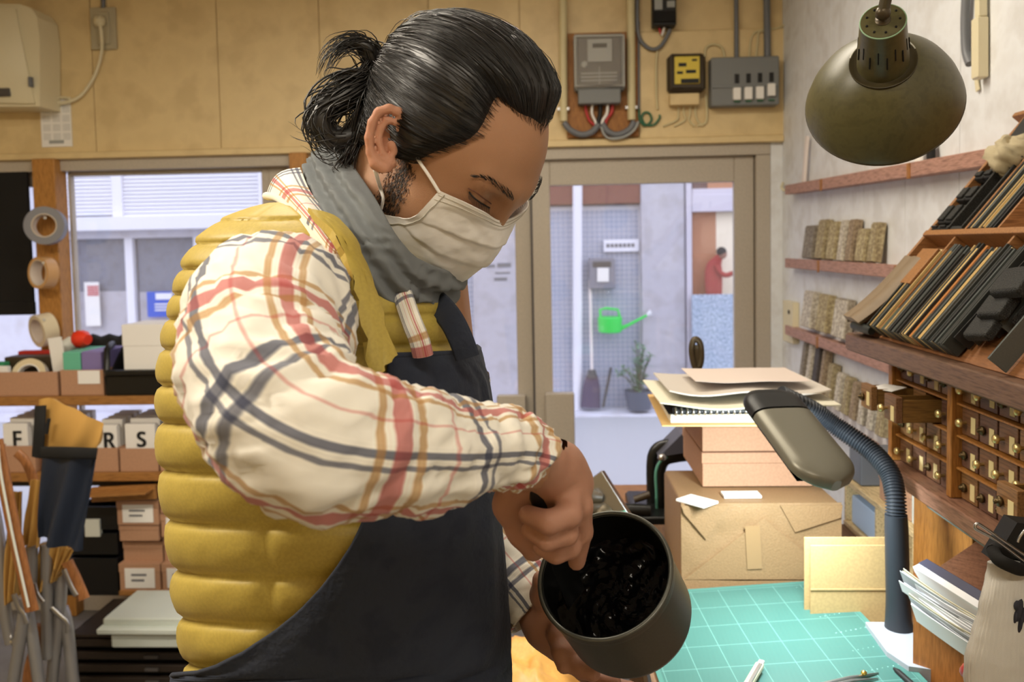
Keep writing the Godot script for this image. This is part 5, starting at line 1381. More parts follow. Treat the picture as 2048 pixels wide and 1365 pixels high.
func desk() -> void:
	wood("desk_top", Color(0.5, 0.38, 0.28), 2, 0.5)
	var yd := 0.733
	var dk := thing("desk", "wooden workbench under the green cutting mat", "desk", Vector3(0.56, -0.12, -1.5))
	part(dk, "top", G.new().span(Vector3(0.15, yd - 0.03, -2.14), Vector3(0.94, yd, -0.75), 0.003), M.desk_top)
	part(dk, "edge_strip", G.new().span(Vector3(0.146, yd - 0.032, -2.14), Vector3(0.152, yd + 0.002, -0.75), 0.001), M.black)
	for q in [[0.18, -2.12], [0.86, -2.12], [0.18, -0.82], [0.86, -0.82]]:
		part(dk, "leg", G.new().span(Vector3(q[0], -0.12, q[1]), Vector3(q[0] + 0.05, yd - 0.03, q[1] + 0.05), 0.003), M.desk_top)
	part(dk, "apron_board", G.new().span(Vector3(0.19, yd - 0.12, -2.06), Vector3(0.21, yd - 0.03, -0.83), 0.002), M.desk_top)
	# cutting mat with a printed grid
	var im := Image.create(1024, 1024, false, Image.FORMAT_RGB8)
	im.fill(Color(0.24, 0.42, 0.39))
	var nz := FastNoiseLite.new()
	nz.frequency = 0.02
	nz.seed = 8
	for k in 9000:
		var x := (k * 7919) % 1016
		var y := (k * 104729 / 7) % 1016
		var a := 0.97 + 0.05 * nz.get_noise_2d(x, y)
		im.fill_rect(Rect2i(x, y, 8 + k % 5, 2), Color(0.24 * a, 0.42 * a, 0.39 * a))
	var line := Color(0.38, 0.57, 0.54)
	for k in 8:
		var at := 30 + k * 138
		im.fill_rect(Rect2i(at, 24, 3, 976), line)
		im.fill_rect(Rect2i(24, at, 976, 3), line)
	for q in [[0, 0, 1024, 20], [0, 1004, 1024, 20], [0, 0, 20, 1024], [1004, 0, 20, 1024]]:
		im.fill_rect(Rect2i(q[0], q[1], q[2], q[3]), Color(0.28, 0.48, 0.44))
	for k in 70:
		im.fill_rect(Rect2i(30 + k * 14, 1000 - 12, 2, 8), line)
	for k in 7:
		im.fill_rect(Rect2i(905 + (k * 37) % 20, 34 + k * 9, 60 - (k * 13) % 25, 4), Color(0.35, 0.72, 0.85))
	for k in 60:
		var x := (k * 977) % 980 + 20
		var y := (k * 613) % 980 + 20
		im.fill_rect(Rect2i(x, y, 3 + k % 4, 2 + k % 3), Color(0.6, 0.8, 0.75))
	var mm := mt("mat_print", Color(1, 1, 1), 0.5)
	mm.albedo_texture = ImageTexture.create_from_image(im)
	mt("mat_green", Color(0.24, 0.44, 0.41), 0.5)
	var far_r := Vector3(0.555, 0.7575, -1.722)
	var e1 := Vector3(-cos(0.05), -0.05, sin(0.05)).normalized()
	var e2 := Vector3(sin(0.05), 0, cos(0.05))
	var mg := thing("cutting_mat", "green cutting mat with a pale grid on the workbench", "mat", far_r + e1 * 0.21 + e2 * 0.25 + Vector3(0, -0.004, 0))
	var B := frame(far_r, -e1, -e2)
	part(mg, "base", G.new().box(far_r + e1 * 0.205 + e2 * 0.28 - B.basis.z * 0.0021, Vector3(0.41, 0.56, 0.004), 0.001, B.basis), M.mat_green)
	var tl := far_r + e1 * 0.41
	part(mg, "printed_face", G.new().quad(tl + e2 * 0.56, far_r + e2 * 0.56, far_r, tl), M.mat_print)
	# kraft parcel
	var pk := thing("kraft_parcel", "large parcel wrapped in brown kraft paper behind the mat", "parcel", Vector3(0.42, yd, -1.87))
	var x0 := 0.258
	var x1 := 0.583
	var y1 := 0.912
	var z0 := -1.735
	var z1 := -2.0
	var nz2 := FastNoiseLite.new()
	nz2.frequency = 14.0
	nz2.seed = 3
	var face := func_grid(Vector3(x0, yd, z0), Vector3(x1 - x0, 0, 0), Vector3(0, y1 - yd, 0), Vector3(0, 0, 1), nz2, 0.0035, 26, 16)
	part(pk, "front_face", G.new().sheet(face, 0.003), M.kraft)
	part(pk, "body", G.new().span(Vector3(x0, yd, z1), Vector3(x1, y1 - 0.001, z0 - 0.004), 0.006), M.kraft)
	# folded flaps on the front
	part(pk, "flap", G.new().prism(PackedVector2Array([Vector2(0.005, 0.022), Vector2(0.16, 0.022), Vector2(0.315, 0.022), Vector2(0.165, 0.150)]), 0.002, Transform3D(Basis(), Vector3(x0, yd, z0 + 0.007))), M.kraft)
	part(pk, "flap", G.new().prism(PackedVector2Array([Vector2(0.0, 0.176), Vector2(0.095, 0.176), Vector2(0.05, 0.105), Vector2(0.005, 0.16)]), 0.002, Transform3D(Basis(Vector3(0, 1, 0), 0.01), Vector3(x0, yd, z0 + 0.006))), M.kraft)
	part(pk, "flap", G.new().prism(PackedVector2Array([Vector2(0.2, 0.176), Vector2(0.325, 0.176), Vector2(0.322, 0.15), Vector2(0.23, 0.12)]), 0.002, Transform3D(Basis(), Vector3(x0, yd, z0 + 0.006))), M.kraft)
	part(pk, "flap", G.new().prism(PackedVector2Array([Vector2(0.0, 0.0), Vector2(0.325, 0.0), Vector2(0.325, 0.02), Vector2(0.12, 0.018), Vector2(0.0, 0.022)]), 0.002, Transform3D(Basis(), Vector3(x0, yd, z0 + 0.006))), M.kraft)
	mt("clear_tape", Color(0.58, 0.46, 0.32), 0.22)
	part(pk, "tape_strip", G.new().box(Vector3(x0 + 0.145, yd + 0.09, z0 + 0.0095), Vector3(0.03, 0.09, 0.0006), 0, Basis(Vector3(0, 0, 1), 0.05)), M.clear_tape)
	single("white_tile", G.new().box(Vector3(0.2918, 0.915, -1.7415), Vector3(0.05, 0.005, 0.07), 0.0008, Basis(Vector3.UP, 0.75)), M.paper_white, "square white card turned cornerwise on the parcel's edge", "card")
	single("white_tile", G.new().box(Vector3(0.3912, 0.915, -1.7853), Vector3(0.078, 0.006, 0.035), 0.0008, Basis(Vector3.UP, 0.02)), M.paper_white, "oblong white card lying on the parcel", "card")
	# two cartons on the parcel
	carton("shoe_carton", "brown carton standing directly on the kraft parcel", Vector3(0.322, y1 + 0.001, -1.85), Vector3(0.56, y1 + 0.077, -2.12), M.card, "cartons on the parcel")
	carton("shoe_carton", "brown carton stacked second above the kraft parcel", Vector3(0.322, y1 + 0.079, -1.85), Vector3(0.55, y1 + 0.158, -2.12), M.card, "cartons on the parcel")
	paper_stack(y1 + 0.162)
	# folded board standing behind the mat
	mt("manila", Color(0.74, 0.62, 0.42), 0.7, {"tex": M.fine, "scale": Vector3(5, 5, 5)})
	for q in [[0.0, 0.0, 0.156, "front"], [0.01, 0.009, 0.153, "middle"], [-0.006, 0.018, 0.165, "rearmost"]]:
		var mf := thing("manila_board", "cream folded card board standing behind the mat, %s one" % q[3], "board", Vector3(0.5391, 0.7281, -1.57) + Vector3(0, 0, -q[1]), "cream boards behind the mat")
		part(mf, "panel", G.new().span(Vector3(0.4713, 0.726, -1.57) + Vector3(q[0], 0, -q[1]), Vector3(0.6224, 0.7269, -1.573) + Vector3(0, q[2], -q[1]), 0.001), M.manila)
		if q[3] == "front":
			part(mf, "crease", G.new().span(Vector3(0.4706, 0.7983, -1.568), Vector3(0.6205, 0.8015, -1.5695), 0.0003), M.manila)
	# pen tools on the mat
	var cu := thing("craft_knife", "pale craft knife lying on the mat near its lower edge", "knife", Vector3(0.3121, 0.752, -1.3388))
	part(cu, "body", G.new().bar(Vector3(0.2901, 0.757, -1.294), Vector3(0.3299, 0.757, -1.3697), 0.014, 0.008, Vector3.UP, 0.002), M.ivory)
	part(cu, "rail", G.new().bar(Vector3(0.2902, 0.762, -1.2876), Vector3(0.3291, 0.762, -1.3631), 0.006, 0.003, Vector3.UP, 0.001), M.steel)
	part(cu, "tip", G.new().bar(Vector3(0.3259, 0.757, -1.363), Vector3(0.3356, 0.757, -1.3797), 0.009, 0.006, Vector3.UP, 0.001), M.white_plastic)
	var cp := thing("compass", "steel drawing compass lying at the mat's right lower edge", "compass", Vector3(0.4697, 0.755, -1.333))
	part(cp, "leg", G.new().tube([Vector3(0.4061, 0.757, -1.3041), Vector3(0.4595, 0.757, -1.326), Vector3(0.511, 0.756, -1.3457)], [0.004, 0.004, 0.001], 8), M.steel)
	part(cp, "leg", G.new().tube([Vector3(0.4119, 0.757, -1.2982), Vector3(0.461, 0.757, -1.3168), Vector3(0.5037, 0.756, -1.3284)], [0.004, 0.004, 0.001], 8), M.steel)
	part(cp, "screw", G.new().ball(Vector3(0.484, 0.762, -1.3338), Vector3(0.005, 0.004, 0.005), 10), M.brass)
	single("pen", G.new().tube([Vector3(0.5403, 0.757, -1.3584), Vector3(0.5422, 0.757, -1.3472), Vector3(0.5522, 0.757, -1.2722)], [0.002, 0.005, 0.006], 10), M.black, "black pen at the right edge of the cutting mat", "pen")
	# machine parts behind the parcel
	back_bench()
	papers_and_glove()

func func_grid(o: Vector3, u: Vector3, v: Vector3, nrm: Vector3, nz: FastNoiseLite, amp: float, nu: int, nv: int) -> Array:
	var rows := []
	for r in nv:
		var row := []
		for k in nu:
			var q := o + u * (float(k) / (nu - 1)) + v * (float(r) / (nv - 1))
			row.append(q + nrm * amp * nz.get_noise_3dv(q))
		rows.append(row)
	return rows

func paper_stack(y: float) -> void:
	mt("page", Color(0.86, 0.84, 0.76), 0.8)
	mt("grey_cover", Color(0.78, 0.75, 0.71), 0.6)
	mt("flyer_print", Color(0.84, 0.78, 0.74), 0.7)
	var gp := "papers stacked on the cartons"
	var a := Vector3(0.232, y, -1.735)
	single("card_mount", G.new().box(Vector3(0.4, y + 0.002, -1.9), Vector3(0.35, 0.003, 0.36), 0.0005, Basis(Vector3.UP, -0.03)), M.manila_soft if M.has("manila_soft") else mt("manila_soft", Color(0.85, 0.7, 0.45), 0.7), "tan card sheet lowest in the paper stack on the cartons", "card", gp)
	var nb := thing("sketch_pad", "thick white sketch pad with a black spiral binding", "pad", Vector3(0.4, y + 0.005, -1.88), gp)
	part(nb, "pages", G.new().box(Vector3(0.402, y + 0.013, -1.885), Vector3(0.32, 0.018, 0.29), 0.001, Basis(Vector3.UP, -0.02)), M.page)
	part(nb, "cover", G.new().box(Vector3(0.4, y + 0.0235, -1.885), Vector3(0.325, 0.002, 0.295), 0.0005, Basis(Vector3.UP, -0.02)), M.black_matt)
	for k in 26:
		part(nb, "ring", G.new().tube(spline([Vector3(0.25 + k * 0.0118, y + 0.021, -1.742), Vector3(0.25 + k * 0.0118, y + 0.028, -1.737), Vector3(0.25 + k * 0.0118, y + 0.035, -1.744)], 6), 0.0028, 6), M.steel)
	part(nb, "spine", G.new().tube([Vector3(0.245, y + 0.028, -1.748), Vector3(0.553, y + 0.028, -1.743)], 0.0085, 10), M.black)
	sag_sheet("art_paper", "large curled cream paper sheet over the sketch pad", Vector3(0.395, y + 0.041, -1.88), 0.36, 0.33, 0.012, 0.0, M.page, gp, 0.01)
	sag_sheet("art_paper", "curled grey backed paper sheet near the top of the stack", Vector3(0.405, y + 0.06, -1.9), 0.33, 0.28, 0.016, 1.4, M.grey_cover, gp, 0.012)
	sag_sheet("flyer", "flat printed flyer topmost on the paper stack", Vector3(0.42, y + 0.078, -1.9), 0.24, 0.2, 0.004, 0.5, M.flyer_print, gp, 0.003)
	var lp := thing("tool_handle", "upright bronze tool handle with a loop rising behind the paper stack", "tool", Vector3(0.3539, 1.1281, -2.1))
	mt("bronze", Color(0.3, 0.26, 0.19), 0.4, {"metal": 0.5})
	part(lp, "loop", G.new().tube(spline([Vector3(0.3515, 1.1343, -2.1), Vector3(0.3443, 1.1567, -2.1), Vector3(0.3409, 1.1841, -2.1), Vector3(0.3447, 1.205, -2.1), Vector3(0.3532, 1.2099, -2.1), Vector3(0.3629, 1.1961, -2.1), Vector3(0.3651, 1.1639, -2.1), Vector3(0.3601, 1.1417, -2.1), Vector3(0.354, 1.133, -2.1)], 40), 0.0075, 10), M.bronze)
	part(lp, "stem", G.new().tube([Vector3(0.354, 1.143, -2.1), Vector3(0.3535, 1.0597, -2.1)], 0.009, 10), M.bronze)
	part(lp, "blade", G.new().bar(Vector3(0.3544, 1.1962, -2.1), Vector3(0.3552, 1.1405, -2.1), 0.013, 0.006, Vector3(0, 0, 1), 0.001), M.bronze)

func sag_sheet(called: String, label: String, at: Vector3, w: float, d: float, lift: float, ph: float, m: Material, group: String, thick: float) -> void:
	var rows := []
	for r in 11:
		var row := []
		for k in 17:
			var u := k / 16.0 - 0.5
			var s := r / 10.0 - 0.5
			row.append(at + Vector3(u * w, lift * (4.0 * u * u * 0.6 + 0.35 * sin(u * 9.0 + ph)) * (0.4 + 0.6 * (0.5 + s)), s * d))
		rows.append(row)
	single(called, G.new().sheet(rows, thick * 0.25, true), m, label, "paper", group)

func back_bench() -> void:
	var mc := thing("press_arm", "black curved machine arm with a grey hood behind the cartons", "machine", Vector3(0.29, 0.706, -2.3))
	mt("cast_black", Color(0.06, 0.065, 0.06), 0.35)
	mt("cast_teal", Color(0.35, 0.6, 0.52), 0.4)
	mt("hood_grey", Color(0.3, 0.3, 0.34), 0.3)
	part(mc, "arm", G.new().tube(spline([Vector3(0.267, 0.6787, -2.3), Vector3(0.2663, 0.7481, -2.3), Vector3(0.2659, 0.845, -2.3), Vector3(0.2729, 0.8795, -2.3), Vector3(0.2893, 0.8945, -2.3), Vector3(0.3204, 0.8998, -2.3)], 24), 0.017, 12, true, 0.7), M.cast_black)
	part(mc, "inner_arm", G.new().tube(spline([Vector3(0.2824, 0.692, -2.26), Vector3(0.2818, 0.7739, -2.26), Vector3(0.281, 0.8351, -2.26), Vector3(0.2945, 0.8662, -2.26), Vector3(0.3238, 0.8754, -2.26), Vector3(0.3543, 0.8793, -2.26)], 24), 0.015, 12, true, 0.7), M.cast_black)
	part(mc, "teal_edge", G.new().tube(spline([Vector3(0.2705, 0.6954, -2.25), Vector3(0.2699, 0.7769, -2.25), Vector3(0.2692, 0.8379, -2.25), Vector3(0.2827, 0.8688, -2.25), Vector3(0.2999, 0.8795, -2.25)], 24), 0.004, 8), M.cast_teal)
	part(mc, "hood", G.new().prism(PackedVector2Array([Vector2(-0.03, 0.0), Vector2(0.03, 0.06), Vector2(0.09, 0.085), Vector2(0.09, 0.02)]), 0.1, Transform3D(Basis(), Vector3(0.3052, 0.8806, -2.24))), M.hood_grey)
	part(mc, "knob", G.new().ball(Vector3(0.2816, 0.8859, -2.22), Vector3(0.012, 0.01, 0.012), 12), M.steel)
	part(mc, "base", G.new().span(Vector3(0.2, 0.706, -2.42), Vector3(0.4, 0.74, -2.18), 0.01), M.cast_black)
	part(mc, "shaft", G.new().tube([Vector3(0.1621, 0.7552, -2.2), Vector3(0.2467, 0.7495, -2.2)], 0.016, 12), M.cast_black)
	part(mc, "clamp", G.new().tube([Vector3(0.2072, 0.7728, -2.22), Vector3(0.2493, 0.786, -2.22)], 0.01, 10), M.old_brown)
	var sb := thing("side_bench", "low wooden bench behind the workbench near the door", "bench", Vector3(0.2, -0.12, -2.6))
	part(sb, "top", G.new().span(Vector3(0.06, 0.675, -2.6), Vector3(0.42, 0.705, -2.16), 0.004), M.shelf_wood)
	part(sb, "side_leaf", G.new().span(Vector3(0.06, 0.675, -2.159), Vector3(0.14, 0.705, -1.8), 0.004), M.shelf_wood)
	for foot in [Vector3(0.065, 0, -2.58), Vector3(0.37, 0, -2.58), Vector3(0.065, 0, -1.85), Vector3(0.37, 0, -2.21)]:
		part(sb, "leg", G.new().span(Vector3(foot.x, -0.12, foot.z), Vector3(foot.x + 0.04, 0.675, foot.z + 0.04), 0.003), M.shelf_wood)
	var tc := thing("trimming_tool", "tilted steel plate tool with brown jaws behind the pot", "tool", Vector3(0.11, 0.706, -1.88))
	part(tc, "plate", G.new().bar(Vector3(0.0903, 0.926, -1.9), Vector3(0.1489, 0.8355, -1.86), 0.016, 0.05, Vector3(0.9, 0.55, 0.5), 0.003), M.steel)
	part(tc, "jaw", G.new().tube([Vector3(0.073, 0.877, -1.88), Vector3(0.0843, 0.8838, -1.88), Vector3(0.1043, 0.8792, -1.88)], [0.012, 0.017, 0.01], 8), M.old_brown)
	part(tc, "jaw", G.new().tube([Vector3(0.0749, 0.8497, -1.88), Vector3(0.0884, 0.861, -1.88), Vector3(0.1129, 0.8586, -1.88)], [0.012, 0.016, 0.012], 8), M.old_brown)
	part(tc, "body", G.new().ball(Vector3(0.1082, 0.8381, -1.88), Vector3(0.03, 0.032, 0.03), 14), M.bronze)
	part(tc, "foot", G.new().tube([Vector3(0.1025, 0.8256, -1.88), Vector3(0.105, 0.706, -1.88)], 0.02, 12), M.white_plastic)
	part(tc, "teal_tip", G.new().bar(Vector3(0.1395, 0.8567, -1.85), Vector3(0.1503, 0.8365, -1.85), 0.01, 0.03, Vector3(0.9, 0.5, 0.5), 0.002), M.cast_teal)
	var st := thing("side_stool", "wooden stool between the man and the workbench", "stool", Vector3(-0.05, -0.12, -1.75))
	part(st, "seat", G.new().span(Vector3(-0.26, 0.5, -1.95), Vector3(0.05, 0.53, -1.5), 0.004), M.shelf_wood)
	for q in [[-0.25, -1.94], [0.015, -1.94], [-0.25, -1.54], [0.015, -1.54]]:
		part(st, "leg", G.new().span(Vector3(q[0], -0.12, q[1]), Vector3(q[0] + 0.03, 0.5, q[1] + 0.03), 0.002), M.shelf_wood)
	# crumpled wrapping paper on the stool
	var nz := FastNoiseLite.new()
	nz.seed = 12
	nz.frequency = 5.0
	nz.noise_type = FastNoiseLite.TYPE_CELLULAR
	nz.cellular_return_type = FastNoiseLite.RETURN_DISTANCE
	var rows := []
	for r in 27:
		var row := []
		for k in 27:
			var q := Vector3(lerpf(-0.25, 0.045, k / 26.0), 0.535, lerpf(-1.9, -1.52, r / 26.0))
			var edge := minf(minf(k, 26 - k), minf(r, 26 - r)) / 8.0
			row.append(q + Vector3(0, 0.17 * clampf(edge, 0, 1) * (0.65 + 0.5 * nz.get_noise_3d(q.x * 3.0, 0, q.z * 3.0)), 0))
		rows.append(row)
	mt("wrap_paper", Color(0.85, 0.62, 0.32), 0.5, {"tex": M.fine, "scale": Vector3(5, 5, 5)})
	single("wrapping_paper", G.new().sheet(rows, 0.0015, true), M.wrap_paper, "crumpled orange-brown wrapping paper below the pot", "paper")

func papers_and_glove() -> void:
	# paper rack beside the lamp foot
	wood("holder_wood", Color(0.72, 0.47, 0.24), 1, 0.5)
	wood("holder_red", Color(0.52, 0.34, 0.24), 0, 0.45)
	var pr := thing("paper_holder", "orange wooden holder leaning full of papers at the right", "holder", Vector3(0.62, 0.733, -1.3392))
	part(pr, "front", G.new().prism(PackedVector2Array([Vector2(0.0, -0.07), Vector2(0.0, 0.12), Vector2(0.14, 0.0), Vector2(0.16, -0.07)]), 0.012, Transform3D(Basis(Vector3(0.72, 0, 0.69), Vector3.UP, Vector3(-0.69, 0, 0.72)), Vector3(0.5707, 0.796, -1.36))), M.holder_wood)
	part(pr, "back", G.new().prism(PackedVector2Array([Vector2(0.0, -0.13), Vector2(0.0, 0.04), Vector2(0.09, 0.13), Vector2(0.26, 0.02), Vector2(0.26, -0.13)]), 0.01, Transform3D(Basis(Vector3(0.72, 0, 0.69), Vector3.UP, Vector3(-0.69, 0, 0.72)), Vector3(0.6393, 0.8616, -1.42))), M.holder_red)
	var gp := "papers in the wooden holder"
	rng.seed = 77
	var tone := [mt("letter_white", Color(0.9, 0.91, 0.93), 0.7), mt("letter_grey", Color(0.68, 0.7, 0.72), 0.7), mt("letter_cream", Color(0.8, 0.78, 0.68), 0.7)]
	for k in 17:
		var s := k / 16.0
		var a := Vector3(0.5493, 0.9233, -1.36).lerp(Vector3(0.5591, 0.8748, -1.33), s) + Vector3(rng.randf_range(-0.006, 0.006), rng.randf_range(-0.004, 0.004), rng.randf_range(-0.01, 0.01))
		var b := Vector3(0.5755, 0.9388, -1.12).lerp(Vector3(0.5563, 0.9047, -1.1), s) + Vector3(0, rng.randf_range(-0.006, 0.006), 0)
		var dn := Vector3(0.35, -0.8, -0.3) * rng.randf_range(0.02, 0.06)
		var bow := Vector3(0, -0.006 * rng.randf(), 0)
		var rows := []
		for r in 4:
			var row := []
			for c in 7:
				row.append(a.lerp(b, c / 6.0) + bow * sin(PI * c / 6.0) + dn * (r / 3.0))
			rows.append(row)
		single("letter", G.new().sheet(rows, 0.0012), tone[0 if rng.randf() < 0.5 else (1 if rng.randf() < 0.6 else 2)], "sheet of paper in the wooden holder, %s from the navy book" % ORD[k], "paper", gp)
	var nv := thing("navy_book", "slim navy blue book standing in the wooden paper holder", "book", Vector3(0.5847, 0.9078, -1.22))
	mt("navy_cover", Color(0.12, 0.13, 0.27), 0.5)
	var p0 := Vector3(0.5844, 0.9338, -1.36)
	var p1 := Vector3(0.5881, 0.9577, -1.12)
	var dnn := Vector3(0.35, -0.8, -0.3).normalized()
	var nn := (p1 - p0).cross(dnn).normalized()
	part(nv, "cover", G.new().box((p0 + p1) / 2 + dnn * 0.06, Vector3(p0.distance_to(p1), 0.12, 0.016), 0.001, Basis((p1 - p0).normalized(), dnn, nn)), M.navy_cover)
	part(nv, "pages", G.new().box((p0 + p1) / 2 + dnn * 0.06 - nn * 0.013, Vector3(p0.distance_to(p1) - 0.004, 0.118, 0.012), 0.001, Basis((p1 - p0).normalized(), dnn, nn)), tone[0])
	single("red_pin", G.new().tube(spline([Vector3(0.5028, 0.9103, -1.05), Vector3(0.5034, 0.9206, -1.03), Vector3(0.5132, 0.9227, -1.02), Vector3(0.5221, 0.919, -1.02)], 10), [0.002, 0.008, 0.011, 0.012, 0.013, 0.013, 0.013, 0.012, 0.012, 0.012], 12), mt("red_plastic", Color(0.82, 0.12, 0.08), 0.35), "bright red plastic tip beside the hanging glove", "tool")
	# binder clip and cotton glove
	var cl := thing("binder_clip", "large black binder clip with a steel wire handle at the right edge", "clip", Vector3(0.5432, 1.0761, -1.02))
	part(cl, "jaw", G.new().prism(PackedVector2Array([Vector2(-0.018, -0.02), Vector2(0.05, -0.012), Vector2(0.05, 0.02), Vector2(0.008, 0.026)]), 0.03, Transform3D(Basis(), Vector3(0.5296, 1.0894, -1))), M.black)
	part(cl, "wire", G.new().tube(spline([Vector3(0.5416, 1.0802, -0.98), Vector3(0.5134, 1.0995, -0.98), Vector3(0.4937, 1.1142, -0.98), Vector3(0.4824, 1.1212, -0.98), Vector3(0.4797, 1.1165, -0.98), Vector3(0.4865, 1.1118, -0.98), Vector3(0.5022, 1.1025, -0.98), Vector3(0.5361, 1.0761, -0.98)], 30), 0.0018, 8), M.steel)
	part(cl, "hook", G.new().tube(spline([Vector3(0.5381, 1.0923, -1), Vector3(0.5464, 1.1072, -1), Vector3(0.59, 1.16, -1.0), Vector3(0.598, 1.24, -1.0)], 14), 0.002, 8), M.steel)
	var gv := thing("cotton_glove", "white cotton work glove with a black cuff hanging at the right edge", "glove", Vector3(0.5291, 0.9241, -1))
	mt("cotton", Color(0.95, 0.94, 0.91), 0.95, {"tex": M.fine, "scale": Vector3(60, 60, 60), "bump": M.rough, "depth": 0.03})
	var mid := [Vector3(0.5288, 1.0685, -1), Vector3(0.529, 1.0536, -1), Vector3(0.5218, 1.0338, -0.99), Vector3(0.5173, 1.0064, -0.985), Vector3(0.5123, 0.9791, -0.98), Vector3(0.5099, 0.9494, -0.98), Vector3(0.5094, 0.9018, -0.98)]
	var wd := [0.024, 0.026, 0.028, 0.034, 0.038, 0.04, 0.036]
	var gpath := spline(mid, 60)
	var gwid := spline(wd, 60)
	var gz := FastNoiseLite.new()
	gz.seed = 70
	gz.frequency = 22.0
	var grings := []
	for k in 60:
		var ring := PackedVector3Array()
		for q in 120:
			var a := TAU * q / 120
			var r: float = gwid[k] + (0.0006 if q % 3 == 0 else -0.0002)
			var at: Vector3 = gpath[k]
			at += Vector3(cos(a) * r, 0, -sin(a) * r * 0.45)
			ring.append(at + Vector3(cos(a), 0, -sin(a)) * 0.003 * gz.get_noise_3dv(at))
		grings.append(ring)
	grings.reverse()
	part(gv, "palm", G.new().loft(grings, true, true), M.cotton)
	for k in 4:
		var f0: Vector3 = mid[6] + Vector3(-0.025 + k * 0.018, 0.0, 0.0)
		part(gv, "finger", G.new().tube([f0 + Vector3(0, 0.02, 0), f0 + Vector3(0, -0.04, 0), f0 + Vector3(0, -0.075, 0)], [0.01, 0.0105, 0.008], 10), M.cotton)
	part(gv, "cuff", G.new().tube(spline([Vector3(0.5104, 1.0817, -1), Vector3(0.5079, 1.0784, -0.985), Vector3(0.514, 1.0751, -0.975), Vector3(0.5361, 1.0654, -0.985), Vector3(0.5499, 1.0685, -1), Vector3(0.5408, 1.0749, -1.01), Vector3(0.5223, 1.081, -1.01), Vector3(0.5104, 1.0817, -1)], 30), 0.0075, 10), M.black_matt)
	mt("ink_stain", Color(0.2, 0.2, 0.24), 0.9)
	for q in [[Vector3(0.5259, 1.0228, -0.972), 0.0035, 0.014], [Vector3(0.5294, 1.0157, -0.972), 0.003, 0.011], [Vector3(0.5241, 1.0281, -0.973), 0.003, 0.006], [Vector3(0.5262, 1.0073, -0.97), 0.002, 0.01], [Vector3(0.5216, 1.0146, -0.972), 0.0018, 0.007]]:
		part(gv, "ink_mark", G.new().ball(q[0], Vector3(q[1], q[2], 0.0045), 10, Basis(Vector3(0, 0, 1), -0.2)), M.ink_stain)


